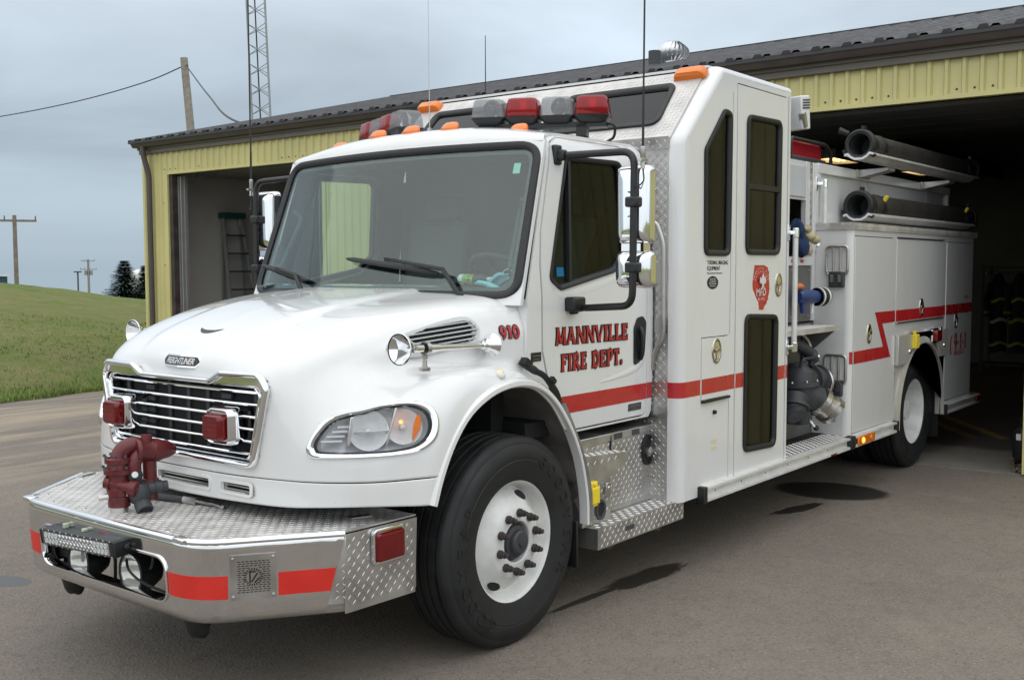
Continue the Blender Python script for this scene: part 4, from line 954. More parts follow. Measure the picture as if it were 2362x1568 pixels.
# ---- side air intake on the hood
VO = [(-0.595, 1.483), (-0.568, 1.509), (-0.473, 1.547), (-0.351, 1.578), (-0.238, 1.603), (-0.141, 1.613), (-0.097, 1.584), (-0.08, 1.546), (-0.096, 1.509), (-0.125, 1.481), (-0.254, 1.466), (-0.433, 1.439), (-0.517, 1.441), (-0.58, 1.461)]
Pv = Gh.reshape(-1, 3)
Pv = Pv[(Pv[:, 0] > -.75) & (Pv[:, 0] < .25) & (Pv[:, 2] > 1.395) & (Pv[:, 1] < -.70)]
def vy(x, z):
    q = (Pv[:, 0]-x)**2+(Pv[:, 2]-z)**2; i = np.argsort(q)[:6]; w_ = 1/(q[i]+1e-5); return float((Pv[i, 1]*w_).sum()/w_.sum())
INTF = pm('intake_grey', (.50, .515, .50), .5, var=.06)
def vent(s):
    r = empty('air_intake'); r.parent = FT
    VOs = [tuple(p) for p in smooth_path(VO+[VO[0]], 3)][:-1]; VIs = [tuple(p) for p in smooth_path(VI+[VI[0]], 3)][:-1]
    mp = lambda a, b_, d: (a, -s*(vy(a, b_)-.013+d), b_)
    mb = MB(); mb.plate(VOs, [VIs], mp, .02, {'a': [-.5, -.4, -.3, -.2], 'b': [1.47, 1.5, 1.53, 1.56, 1.59]}); mb.build('intake_frame', INTF, r, bevel=.005)
    mb = MB(); mb.plate(offs(VIs, .01), [], lambda a, b_, d: mp(a, b_, .045+d), .01); mb.build('intake_backing', DARK, r)
    # bars follow the long axis of the opening
    for q in range(6):
        z0 = 1.487+q*.0205; xs_ = [x for x in (-.47+i*.01 for i in range(40)) if inpoly(x, z0+(x+.14)*.10, VIs)]
        if len(xs_) < 3: continue
        a, b_ = xs_[0]-.012, xs_[-1]+.012; mb = MB(); pa, pb = mp(a, z0+(a+.14)*.10, .006), mp(b_, z0+(b_+.14)*.10, .006); mb.bar(pa, pb, .016, .0055); mb.build('intake_bar', INTF, r)
    mb = MB()
    for i in range(38):
        x = -.465+i*.0100
        zz = [z for z in (1.48+j*.004 for j in range(32)) if inpoly(x, z, VIs)]
        if len(zz) > 2: mb.bar(mp(x, zz[0], .022), mp(x+.012, zz[-1], .022), .012, .0026, (1, 0, 0))
    mb.build('intake_fins', DGREY, r, kind='stuff')
both(vent)
# ---- fender flare and wheel well
ARC = [(-.605, .80), (-.553, .93), (-.473, 1.065), (-.365, 1.175), (-.225, 1.245), (-.085, 1.275), (.05, 1.273), (.17, 1.24), (.295, 1.155), (.42, 1.01), (.505, .86), (.550, .72), (.573, .60), (.578, .49)]
def flare(s):
    A = smooth_path(ARC, 4); mb = MB(); G = []
    for i, (x, z) in enumerate(A):
        a = A[max(0, i-1)]; b_ = A[min(len(A)-1, i+1)]; tx, tz = b_[0]-a[0], b_[1]-a[1]; L_ = math.hypot(tx, tz); nx_, nz_ = -tz/L_, tx/L_
        t_ = i/(len(A)-1); w = .026-.012*min(1, max(0, (t_-.5)*4)); y = 1.172 if t_ < .6 else 1.172-.02*(t_-.6)
        G.append([(x, -s*-1*(y-.05), z), (x, s*y, z), (x+nx_*.006, s*(y+.005), z+nz_*.006), (x+nx_*w, s*(y+.004), z+nz_*w), (x+nx_*(w+.012), s*(y-.012), z+nz_*(w+.012)), (x+nx_*(w+.014), s*(y-.05), z+nz_*(w+.014))])
    mb.grid(np.array(G)); B(mb, 'fender_flare', WHITE, smooth=40)
    mb = MB(); G = []
    for i, (x, z) in enumerate(A):
        a = math.atan2(z-.52, x); q = .018*(1 if (i//3) % 2 else 0); G.append([(x+dx*math.cos(a), s*y, z+dx*math.sin(a)) for y, dx in ((1.135, .004), (1.05, .015+q), (.95, .02), (.86, .012+q), (.75, .02), (.60, .0), (.55, -.25))])
    mb.grid(np.array(G)); B(mb, 'wheel_well_liner', LINER, smooth=30)
    # rear guard panel behind the arch
    mb = MB(); G = []
    for i in range(7):
        t_ = i/6; z = 1.16-(1.16-.50)*t_; x = .315+.26*math.sin(PI/2*min(1, t_*1.05)); G.append([(x+.03, s*1.160, z), (x+.075, s*1.155, z), (x+.082, s*1.10, z)])
    mb.grid(np.array(G)); B(mb, 'fender_rear_edge', LINER)
    mb = MB(); mb.box(.50, .515, min(s*.86, s*1.15), max(s*.86, s*1.15), .27, .52); B(mb, 'mud_flap', RUB, bevel=.004)
both(flare)
# ---- horns on the hood side
def horn(s):
    r = empty('air_horn'); r.parent = FT; y = s*1.03
    mb = MB(); mb.lathe([(.070, 0), (.073, .002), (.072, .006), (.060, .018), (.045, .040), (.032, .062), (.024, .085), (.020, .11), (.019, .24), (.0165, .26), (.014, .45), (.012, .56)], (-.69, y, 1.492), (1, 0, -.028), 32)
    mb.lathe([(.066, .004), (.055, .022), (.038, .045), (.024, .075), (.0, .09)], (-.69, y, 1.492), (1, 0, -.028), 32); mb.build('trumpet', CHROME, r, smooth=50)
    mb = MB(); mb.lathe([(.012, 0), (.020, .004), (.022, .03), (.032, .034), (.036, .05), (.052, .075), (.056, .080), (.052, .086), (0, .088)], (-.125, y, 1.477), (1, 0, -.028), 32); mb.build('diaphragm', CHROME, r, smooth=35)
    mb = MB(); mb.lathe([(.026, 0), (.027, .012), (.012, .018), (.010, .05), (.014, .055), (.014, .07)], (-.515, s*1.02, 1.385), (0, 0, 1), 16); mb.build('horn_stand', STEEL, r)
    mb = MB(); mb.lathe([(.03, 0), (.03, .025), (.022, .025), (.022, 0)], (-.53, y, 1.487), (1, 0, -.028), 16); mb.build('clamp', STEEL, r)
    mb = MB(); mb.lathe([(0, -.03), (.024, -.03), (.026, 0), (.02, .012), (0, .014)], (-.07, s*.955, 1.470), (-.3, s, .3), 14); mb.tube([(-.07, s*.93, 1.46), (-.13, s*1.03, 1.477)], .012, 8); mb.build('horn_mount', STEEL, r)
both(horn)
# ---- fender marker, hood strap, small plates
mb = MB(); mb.lathe([(.034, -.004), (.034, .003), (.028, .010), (0, .014)], (-.105, -1.119, 1.346), (0, -.60, .80), 24); ml = B(mb, 'fender_marker', pm('marker_clear', (.62, .60, .57), .2, coat=.4))
mb = MB(); mb.lathe([(.012, .006), (.008, .0155), (0, .017)], (-.105, -1.119, 1.346), (0, -.60, .80), 12); B(mb, 'marker_filament', AMB, ml)
mb = MB(); P_ = [(.14, -1.055, 1.385), (.20, -1.10, 1.335), (.26, -1.12, 1.30), (.34, -1.125, 1.215), (.37, -1.125, 1.165)]; mb.tube(smooth_path(P_, 4), [.02]*5+[.016]*6+[.022]*6, 8, flat=.6); mb.obox((.165, -1.075, 1.375), ((1, 0, -.6), (0, 1, 0), (.6, 0, 1)), (.028, .02, .016)); mb.obox((.30, -1.14, 1.28), ((1, 0, -.9), (0, 1, 0), (.9, 0, 1)), (.018, .012, .012)); B(mb, 'hood_latch', RUB)
# ---- number 910 on the hood side
# flared serif lettering drawn stroke by stroke: (x0,y0,x1,y1,width) in a unit-high cell
GL = {'M': (1.05, [(.12, 0, .20, 1, .17), (.20, 1, .52, .1, .20), (.52, .1, .86, 1, .15), (.86, 1, .92, 0, .22)]), 'A': (.95, [(.12, 0, .45, 1, .15), (.45, 1, .82, 0, .24), (.25, .33, .70, .33, .12)]),
 'N': (.95, [(.15, 0, .15, 1, .16), (.17, .98, .78, .04, .24), (.80, 0, .80, 1, .16)]), 'V': (.92, [(.10, 1, .47, 0, .24), (.47, 0, .80, 1, .15)]), 'I': (.45, [(.22, 0, .22, 1, .25)]),
 'L': (.72, [(.20, 0, .20, 1, .25), (.20, .07, .68, .07, .15), (.64, .02, .64, .26, .10)]), 'E': (.76, [(.20, 0, .20, 1, .25), (.20, .07, .68, .07, .15), (.20, .93, .66, .93, .15), (.20, .52, .55, .52, .13), (.65, .03, .65, .27, .09), (.63, .97, .63, .76, .09)]),
 'F': (.72, [(.20, 0, .20, 1, .25), (.20, .93, .66, .93, .15), (.20, .50, .54, .50, .13), (.63, .97, .63, .74, .09)]), 'T': (.80, [(.40, 0, .40, 1, .25), (.06, .93, .74, .93, .15), (.08, .96, .08, .74, .09), (.72, .96, .72, .74, .09)]),
 'R': (.92, [(.20, 0, .20, 1, .25), ('c', .42, .73, .25, .26, -90, 90, .21), (.20, .94, .42, .94, .13), (.20, .49, .42, .49, .13), (.42, .50, .80, 0, .24)]), 'P': (.80, [(.20, 0, .20, 1, .25), ('c', .42, .71, .25, .28, -90, 90, .21), (.20, .94, .42, .94, .13), (.20, .46, .42, .46, .13)]),
 'D': (.92, [(.20, 0, .20, 1, .25), ('c', .38, .5, .38, .46, -90, 90, .24), (.20, .94, .40, .94, .13), (.20, .06, .40, .06, .13)]), '.': (.36, [('c', .18, .12, .07, .07, 0, 360, .13)]),
 '9': (.80, [('c', .38, .68, .25, .27, 0, 360, .24), ('c', .22, .52, .42, .48, -80, 20, .24)]), '1': (.55, [(.30, 0, .30, 1, .27), (.06, .80, .30, .98, .16)]), '0': (.82, [('c', .40, .5, .27, .44, 0, 360, .26)]), ' ': (.45, []), '-': (.46, [(.06, .44, .40, .44, .16)])}
def serif(mb, word, h, mp, grow=0., sx=1., lift=0., gap=.06):
    x = 0; dz = 0
    for ch in word:
        w, st = GL[ch]
        for q in st:
            dz += .00012; d = lift+dz
            if q[0] == 'c':
                _, cx_, cy_, a, b_, t0, t1, wd = q; n_ = 20; P_ = [(cx_+a*math.cos(R(t0+(t1-t0)*i/n_)), cy_+b_*math.sin(R(t0+(t1-t0)*i/n_))) for i in range(n_+1)]; ws = [wd]*(n_+1)
                if t1-t0 >= 360: P_[-1] = P_[0]
            else:
                x0, y0, x1, y1, wd = q; P_ = [(x0+(x1-x0)*t_, y0+(y1-y0)*t_) for t_ in (0, .18, .5, .82, 1)]; fl = 1.45 if abs(y1-y0) > .8 else 1.0; ws = [wd*fl, wd*(1+.12*(fl > 1)), wd*.92, wd*(1+.12*(fl > 1)), wd*fl]
                L_ = math.hypot(x1-x0, y1-y0); g_ = grow/h/L_; P_[0] = (x0-(x1-x0)*g_, y0-(y1-y0)*g_); P_[-1] = (x1+(x1-x0)*g_, y1+(y1-y0)*g_)
            vv = []
            for i, (px, py) in enumerate(P_):
                a_, b2 = P_[max(0, i-1)], P_[min(len(P_)-1, i+1)]
                if q[0] == 'c' and q[6]-q[5] >= 360 and i in (0, len(P_)-1): a_, b2 = P_[-2], P_[1]
                tx, ty = b2[0]-a_[0], b2[1]-a_[1]; l_ = math.hypot(tx, ty) or 1; nx_, ny_ = -ty/l_, tx/l_; hw = ws[i]/2+grow/h
                if q[0] != 'c' and abs(q[3]-q[1]) > .8: nx_, ny_ = -1, 0     # flat feet
                vv += [mp((x+(px+nx_*hw)*sx)*h, (py+ny_*hw)*h, d), mp((x+(px-nx_*hw)*sx)*h, (py-ny_*hw)*h, d)]
            mb.add(vv, [(2*i, 2*i+1, 2*i+3, 2*i+2) for i in range(len(P_)-1)])
        x += (w+gap)*sx
    return x*h
def slen(word, h, sx, gap=.06): return sum((GL[c_][0]+gap)*sx*h for c_ in word)
def lettering(word, h, width, mp, parent, out=.006):
    sx = width/slen(word, h, 1.)
    mb = MB(); serif(mb, word, h, mp, out, sx, .0); a = mb.build('lettering_outline', INK, parent, smooth=0)
    mb = MB(); serif(mb, word, h, mp, 0., sx, .006*.6); b_ = mb.build('lettering', REDL, parent, smooth=0); return b_
Ghs = Gh.reshape(-1, 3); Ghs = Ghs[(Ghs[:, 0] > -.1) & (Ghs[:, 1] < -.88) & (Ghs[:, 2] > 1.40) & (Ghs[:, 2] < 1.68)]
def h910(x, z, d): # hood side near the cowl
    X = .040+x; Z = 1.497+z+.03*x; q = (Ghs[:, 0]-X)**2+(Ghs[:, 2]-Z)**2; i = np.argsort(q)[:6]; w_ = 1/(q[i]+1e-5); return (X, float((Ghs[i, 1]*w_).sum()/w_.sum())-.004-d, Z)
lettering('910', .060, .125, h910, hood, .004)

# ------------------------------------------------------------------ cab
def cy_(z):
    if z < 1.25: return 1.05-.012*((1.25-z)/.3)**2
    if z < 1.70: return 1.05
    if z < 2.45: return 1.05-.055*((z-1.70)/.75)
    return .995-.30*(z-2.45)-3.2*(z-2.45)**2
DOOR = fillet([(.335, 1.42), (.332, 1.86), (.354, 2.03), (.492, 2.490), (.58, 2.528), (1.22, 2.530), (1.352, 2.44), (1.352, .985), (.60, .985), (.43, 1.12)], [.05, .05, .1, .03, .1, .12, .1, .05, .03, .1], 5)
DWIN = fillet([(.406, 1.790), (.49, 1.738), (1.02, 1.830), (1.150, 1.93), (1.145, 2.435), (.612, 2.425)], [.03, .04, .15, .06, .06, .03], 6)
SIDE = [(.33, 1.22), (.207, 1.37), (.207, 1.69), (.455, 2.475), (.50, 2.53), (.56, 2.555), (1.38, 2.565), (1.425, 2.50), (1.425, 1.0), (1.40, .965), (.58, .965), (.45, 1.09)]
CUTS = {'b': [1.0, 1.1, 1.2, 1.7, 1.8, 1.95, 2.1, 2.25, 2.4, 2.48, 2.52, 2.54]}
cab = None
def cab_side(s):
    mp = lambda a, b_, d: (a, s*(cy_(b_)-d), b_)
    mb = MB(); mb.plate(SIDE, [offs(DOOR, .009)], mp, .012, CUTS); c_ = B(mb, 'cab_side', WHITE)
    mb = MB(); mb.plate(offs(DOOR, -.0), [DWIN], lambda a, b_, d: mp(a, b_, d-.004), .018, CUTS); dr = B(mb, 'cab_door', WHITE, bevel=.006)
    mb = MB(); mb.ring(DWIN, [(.012, -.004), (.010, -.012), (-.002, -.013), (-.014, -.004), (-.020, .010), (-.016, .03), (.012, .03)], mp); mb.build('window_gasket', RUB, dr, smooth=50)
    mb = MB(); mb.plate(offs(DWIN, -.006), [], lambda a, b_, d: mp(a, b_, .016+d), .004, CUTS); mb.build('window_pane', GLASSC if s < 0 else GLASS, dr)
    mb = MB(); mb.bar(mp(.588, 1.765, .008), mp(.640, 2.415, .008), .022, .022, (1, 0, 0)); mb.build('window_divider', RUB, dr)
    # handle recess
    HD_ = fillet([(1.205, 1.28), (1.265, 1.30), (1.325, 1.36), (1.338, 1.53), (1.30, 1.565), (1.24, 1.555), (1.205, 1.50)], .035, 5)
    mb = MB(); mb.plate(HD_, [], lambda a, b_, d: mp(a, b_, d-.010), .012); hn = mb.build('door_handle', PLA, dr, bevel=.004)
    mb = MB(); mb.plate(ell(1.275, 1.41, .036, .085), [], lambda a, b_, d: mp(a, b_, d-.0125), .002); mb.build('handle_recess', DARK, hn) if False else mb.build('handle_recess', DARK, dr)
    mb = MB(); mb.tube(smooth_path([mp(1.265, 1.50, -.012), mp(1.262, 1.46, -.03), mp(1.262, 1.36, -.03), mp(1.268, 1.315, -.012)], 4), .014, 8); mb.build('handle_grip', PLA, dr)
    # stripe
    mb = MB(); mb.plate([(.42, 1.076), (1.352, 1.076), (1.352, 1.170), (.36, 1.170)], [], lambda a, b_, d: mp(a, b_, d-.0052), .001); mb.build('door_stripe', RED, dr)
    mb = MB(); mb.plate([(1.362, 1.076), (1.424, 1.076), (1.424, 1.170), (1.362, 1.170)], [], lambda a, b_, d: mp(a, b_, d-.0012), .001); mb.build('stripe', RED, c_)
    # pressed ridge that sweeps under the handle
    mb = MB(); P_ = smooth_path([(.85, 1.215), (1.05, 1.235), (1.22, 1.265), (1.31, 1.32), (1.335, 1.40)], 5); G = []
    for i, (x, z) in enumerate(P_):
        w = .035*(i/(len(P_)-1))**.6+.004; G.append([mp(x+.3*w, z-w*.9, -.0035), mp(x+.1*w, z-w*.35, -.004-.008*(w/.04)), mp(x-.1*w, z+w*.2, -.0045-.004*(w/.04)), mp(x-.4*w, z+w*.8, -.0035)])
    mb.grid(np.array(G)); mb.build('door_ridge', WHITE, dr, smooth=60)
    # beltline shoulder under the window
    mb = MB(); P_ = smooth_path([(.43, 1.735), (.52, 1.705), (.80, 1.745), (1.10, 1.80), (1.30, 1.83)], 5); G = []
    for i, (x, z) in enumerate(P_): w = .03*math.sin(PI*min(1, .1+i/len(P_)))**.6; G.append([mp(x, z+w*.7, -.0035), mp(x, z+w*.1, -.008), mp(x, z-w, -.0037)])
    mb.grid(np.array(G)); mb.build('belt_ridge', WHITE, dr, smooth=60)
    mb = MB(); mb.plate(offs(SIDE, -.03), [offs(DWIN, .03)], lambda a, b_, d: mp(a, b_, .022+d), .02, CUTS); mb.build('door_lining', DGREY, dr)
    if s < 0:
        lettering('MANNVILLE', .086, .705, lambda x, z, d: mp(.440+x, 1.446+z-.008*x, -.0052-d), dr)
        lettering('FIRE DEPT.', .086, .600, lambda x, z, d: mp(.487+x, 1.305+z-.003*x, -.0052-d), dr)
        mb = MB(); mb.plate(rrect(.445, .510, 1.80, 1.848, .002), [], lambda a, b_, d: (a+.04, s*(cy_(b_)-.012+d*0-.0)*1.0, b_), .002); mb.build('blue_sticker', pm('blue_sticker', (.02, .30, .62), .5), dr)
        mb = MB(); mb.plate(rrect(1.16, 1.30, 1.020, 1.062, .003), [], lambda a, b_, d: mp(a, b_, d-.0065), .002); e_ = mb.build('emblem_plate', DGREY, dr)
        mb = MB(); mb.text('BUSINESS CLASS', .0135, lambda X, Y, Z: mp(1.23+X, 1.0435+Y, -.0068-Z), .0006); mb.text('M2 106', .013, lambda X, Y, Z: mp(1.23+X, 1.0265+Y, -.0068-Z), .0006); mb.build('emblem_lettering', STEEL, dr, smooth=0)
        mb = MB(); mb.plate(rrect(.235, .318, 1.372, 1.418, .002), [], lambda a, b_, d: mp(a, b_, d-.004), .004); e_ = mb.build('engine_plate', INK, c_)
        mb = MB(); mb.text('Mercedes-Benz', .0125, lambda X, Y, Z: mp(.2765+X, 1.397+Y, -.0045-Z), .0006, sx=.85); mb.text('POWERED', .009, lambda X, Y, Z: mp(.2765+X, 1.380+Y, -.0045-Z), .0006, space=1.3); mb.build('plate_lettering', STEEL, c_, smooth=0)
    return c_
both(cab_side)
# ---- front shell with the windshield opening, roof
def ws(a, b_, d):
    h = 1.036-.062*b_; s_ = a; ex = .150+.290*b_; bul = (.175-.09*b_)*max(0., 1-s_*s_); x = ex-bul; z = 1.66+.845*b_+.012*(1-s_*s_)*b_; y = h*s_
    return (x+d*.95, y, z-d*.30)
def dens(P, st=.05):
    o = []
    for i in range(len(P)):
        a, b_ = Vector(P[i]), Vector(P[(i+1) % len(P)]); k = max(1, int((b_-a).length/st)); o += [tuple(a.lerp(b_, j/k)) for j in range(k)]
    return o
WO = dens(fillet([(-.997, .045), (.997, .045), (.997, .985), (-.997, .985)], [.12, .12, .13, .13], 8))
ac = [-1+.1*i for i in range(21)]
mb = MB(); mb.plate([(-1.012, -.0), (1.012, -.0), (1.015, 1.0), (-1.015, 1.0)], [offs(WO, -.02)], ws, .02, {'a': ac, 'b': [.2, .5, .8]}); B(mb, 'cab_front', WHITE)
mb = MB(); mb.ring(WO, [(.010, .0), (.007, -.012), (-.008, -.016), (-.026, -.009), (-.036, -.002), (-.036, .012), (.0, .012)], ws); gk = B(mb, 'windshield_gasket', RUB, smooth=50)
mb = MB(); mb.plate(offs(WO, -.03), [], lambda a, b_, d: ws(a, b_, .004+d), .005, {'a': ac, 'b': [.1, .3, .5, .7, .9]}); wsh = B(mb, 'windshield', GLASSW, smooth=60)
# ceramic shade band round the pane
BAND = pm('ceramic_band', (.03, .034, .037), .5)
mb = MB(); mb.ring(offs(WO, -.045), [(.015, .012), (-.018, .012), (-.018, .014), (.015, .014)], ws); mb.build('shade_band', BAND, wsh)
mb = MB(); mb.plate([(.845, .80), (.885, .80), (.885, .865), (.845, .865)], [], lambda a, b_, d: ws(-a, b_, .013+d), .001); mb.build('inspection_sticker', pm('pale_sticker', (.35, .62, .55), .6), wsh)
RR = [((.36, 2.505), (.44, 2.503), .984), ((.372, 2.545), (.455, 2.525), .970), ((.405, 2.588), (.49, 2.542), .955), ((.48, 2.622), (.56, 2.553), .942), ((.66, 2.642), (.70, 2.558), .935), ((1.05, 2.648), (1.06, 2.562), .932), ((1.38, 2.640), (1.40, 2.556), .932), ((1.44, 2.600), (1.44, 2.530), .94), ((1.445, 2.45), (1.445, 2.42), .955)]
G = []
for (c_, e_, h) in RR:
    row = []
    for i in range(41):
        s_ = -1+2*i/40; f_ = 1-abs(s_)**2.6; row.append((e_[0]+(c_[0]-e_[0])*(1-s_*s_), h*s_*(1.0), e_[1]+(c_[1]-e_[1])*f_))
    row = [(row[0][0], row[0][1]-.006, row[0][2]-.04)]+row+[(row[-1][0], row[-1][1]+.006, row[-1][2]-.04)]; G.append(row)
G = np.swapaxes(cr(np.swapaxes(cr(np.array(G), 4), 0, 1), 1), 0, 1)
mb = MB(); mb.grid(G); rf = B(mb, 'cab_roof', WHITE, smooth=50); md = rf.modifiers.new('s', 'SOLIDIFY'); md.thickness = .015; md.offset = -1
mb = MB(); mb.box(1.40, 1.43, -1.03, 1.03, .97, 1.75); mb.box(1.40, 1.43, -.992, .992, 1.75, 2.44); mb.box(1.40, 1.43, -.93, .93, 2.44, 2.54); B(mb, 'cab_back', CABIN)
mb = MB(); mb.box(.25, 1.40, -1.0, 1.0, .97, 1.05); B(mb, 'cab_floor', DARK)
mb = MB(); mb.box(.16, .26, -.85, .85, 1.0, 1.60); B(mb, 'firewall', DARK)
mb = MB(); mb.plate([(-.86, 0), (.86, 0), (.84, .8), (-.84, .8)], [], lambda a, b_, d: (.55+b_, a, 2.50+d), .01); B(mb, 'headliner', CABIN)
# cowl between hood and windshield
mb = MB(); G = []
for i in range(21):
    s_ = (-1+.1*i)*.86; p = ws(s_, -.06, -.0); G.append([(p[0]-.01, p[1], p[2]+.045), (p[0]-.06, p[1]*.99, p[2]+.06), (.17-.02*(1-s_*s_), p[1]*.98, 1.66-.10*abs(s_)**5)])
mb.grid(np.array(G)); B(mb, 'cowl', PLA)
# ---- cabin
dash = empty('dashboard'); dash.parent = FT
secs = []
for i in range(25):
    y = -.95+1.9*i/24; hmp = .07*math.exp(-((y+.52)/.28)**2); f_ = 1-.12*abs(y)**4
    secs.append([(.20, y, 1.55), (.10+.09*y*y, y, 1.685), (.25+.03*y*y, y, 1.715+hmp*.3), (.42, y, 1.725+hmp), (.54, y, 1.705+hmp*.9), (.60, y, 1.66+hmp*.5), (.60, y, 1.45), (.52, y, 1.25)])
mb = MB(); mb.grid(np.array(secs)); mb.build('dash_top', CABIN, dash, smooth=50)
mb = MB(); mb.lathe([(.07, 0), (.07, .006), (.06, .008), (0, .008)], (.33, -.52, 1.783), (-.25, 0, 1), 20); mb.build('dash_speaker', DGREY, dash)
stw = empty('steering_wheel'); stw.parent = FT; c_ = Vector((.72, -.52, 1.80)); ax_ = Vector((.52, 0, .85)); u, w, d = basis(ax_)
mb = MB(); mb.tube([c_+u*.225*math.cos(t_)+w*.225*math.sin(t_) for t_ in (2*PI*i/40 for i in range(40))], .016, 10, closed=True); mb.build('wheel_rim', DGREY, stw)
mb = MB(); mb.lathe([(.07, -.03), (.075, .0), (.05, .02), (0, .025)], c_-ax_*.03, ax_, 20)
for k in range(3): a = R(90+120*k); mb.bar(c_-ax_*.03, c_+(u*math.cos(a)+w*math.sin(a))*.22, .03, .012, ax_)
mb.build('wheel_hub', DGREY, stw)
mb = MB(); mb.tube([c_-ax_*.03, c_-ax_*.45], .035, 10); mb.build('steering_column', DGREY, stw)
def seat(y, w):
    r = empty('seat'); r.parent = FT
    mb = MB(); mb.obox((1.02, y, 1.42), ((1, 0, .12), (0, 1, 0), (0, 0, 1)), (.24, w, .075)); mb.build('seat_cushion', DGREY, r, bevel=.05, seg=4)
    mb = MB(); mb.obox((1.24, y, 1.80), ((.22, 0, 1), (0, 1, 0), (1, 0, -.22)), (.36, w*.96, .06)); mb.build('seat_back', DGREY, r, bevel=.05, seg=4)
    mb = MB(); mb.obox((1.33, y, 2.24), ((.2, 0, 1), (0, 1, 0), (1, 0, -.2)), (.09, w*.55, .045)); mb.build('head_rest', DGREY, r, bevel=.035, seg=4)
    mb = MB(); mb.box(.85, 1.2, y-w*.7, y+w*.7, 1.05, 1.36); mb.build('seat_base', DARK, r)
seat(-.52, .25); seat(.50, .27)
mb = MB(); mb.tube(smooth_path([(1.30, -.80, 2.2), (1.22, -.74, 1.95), (1.12, -.72, 1.6), (1.06, -.72, 1.45)], 4), .026, 8, flat=.3); B(mb, 'seat_belt', pm('orange_belt', (.40, .11, .03), .7))
# grab handle on passenger pillar inside
for s in (-1, 1): mb = MB(); mb.tube(bend_path([(.36, s*.90, 2.2), (.40, s*.86, 2.16), (.26, s*.90, 1.86), (.22, s*.94, 1.84)], .03), .014, 8); B(mb, 'pillar_grab_bar', CABIN)
# ---- wipers
def wiper(P0, P1, tip0, tip1, E0):
    r = empty('wiper'); r.parent = FT; f_ = lambda p, d=-.03: Vector(ws(p[0], p[1], d))
    mb = MB(); mb.tube([f_(P0, -.035), f_(E0, -.06), f_(P1, -.05)], [.015, .012, .010], 8); mb.lathe([(0, .02), (.02, .018), (.022, -.02)], f_(P0, -.03), (-.9, 0, .4), 12); mb.build('wiper_arm', RUB, r)
    mb = MB(); n_ = 10; pts = [f_((tip0[0]+(tip1[0]-tip0[0])*i/n_, tip0[1]+(tip1[1]-tip0[1])*i/n_), -.026-.012*math.sin(PI*i/n_)) for i in range(n_+1)]; mb.tube(pts, [.007]+[.015]*(n_-1)+[.007], 6); mb.build('wiper_blade', RUB, r)
    mb = MB(); c_ = f_(P1, -.045); mb.obox(c_, (pts[6]-pts[4], (0, 0, 1), (1, 0, 0)), (.05, .010, .012)); mb.build('blade_clip', PLA, r)
wiper((-.725, .03), (-.27, .25), (-.56, .18), (.09, .27), (-.61, .19)); wiper((.36, .03), (.68, .195), (.375, .13), (.965, .235), (.47, .155))
# ---- things lying on the dash
sb = empty('spray_bottle', (.30, -.66, 1.755)); tag(sb, 'dark spray bottle with pale cap lying on the dashboard', 'bottle')
d_ = Vector((.0, -1, 0)); mb = MB(); mb.lathe([(0, 0), (.026, .0), (.028, .006), (.028, .15), (.024, .17), (.012, .185), (.012, .19)], (0, .13, .03), d_, 20); mb.build('bottle_body', pm('bottle_print', (.03, .034, .03), .35, var=.5, vs=40), sb)
mb = MB(); mb.lathe([(.0285, .03), (.0287, .032), (.0287, .10), (.0285, .102)], (0, .13, .03), d_, 20); mb.build('bottle_label', pm('lime_label', (.30, .40, .06), .5, var=.8, vs=60), sb)
mb = MB(); mb.lathe([(.0283, .0), (.0287, .001), (.0287, .028), (.0283, .03)], (0, .13, .03), d_, 20); mb.build('bottle_base', WHITE2, sb)
mb = MB(); mb.lathe([(.013, 0), (.014, .03), (.008, .034), (0, .034)], (0, -.058, .03), d_, 14); mb.build('bottle_cap', WHITE2, sb)
MASK = pm('mask_blue', (.30, .62, .72), .9, var=.08)
for k, (x, y, z, ry, lb) in enumerate(((.27, -.83, 1.775, 20, 'pale blue face mask leaning in the windshield corner'), (.22, -.80, 1.735, -25, 'pale blue face mask lying below the other on the dash'))):
    r = empty('face_mask', (x, y, z)); tag(r, lb, 'face mask', 'masks on the dash'); r.rotation_euler = (R(35 if k == 0 else 8), R(ry), R(70+30*k))
    mb = MB(); G = [[(-.085+.17*i/10, (-.045+.09*j/8)*(1-.25*abs(i/5-1)**3), .012*math.sin(PI*j/2)+.02*math.sin(PI*i/10)) for j in range(9)] for i in range(11)]; mb.grid(np.array(G)); mb.build('mask_cloth', MASK, r)
    mb = MB(); mb.tube(smooth_path([(-.085, -.04, 0), (-.12, -.05, .01), (-.14, -.01, .0), (-.12, .03, .01), (-.085, .04, 0)], 5), .0022, 5); mb.build('ear_loop', WHITE2, r)
pp = empty('paper_sheet', (.20, .80, 1.735)); tag(pp, 'printed paper sheets on the passenger end of the dashboard', 'paper')
mb = MB(); mb.grid(np.array([[(-.10+.03*i+.02*math.sin(j), -.14+.07*j, .01+.01*math.sin(i+j)) for j in range(5)] for i in range(5)])); mb.build('sheet', pm('paper', (.5, .58, .55), .8, var=.2, vs=20), pp)

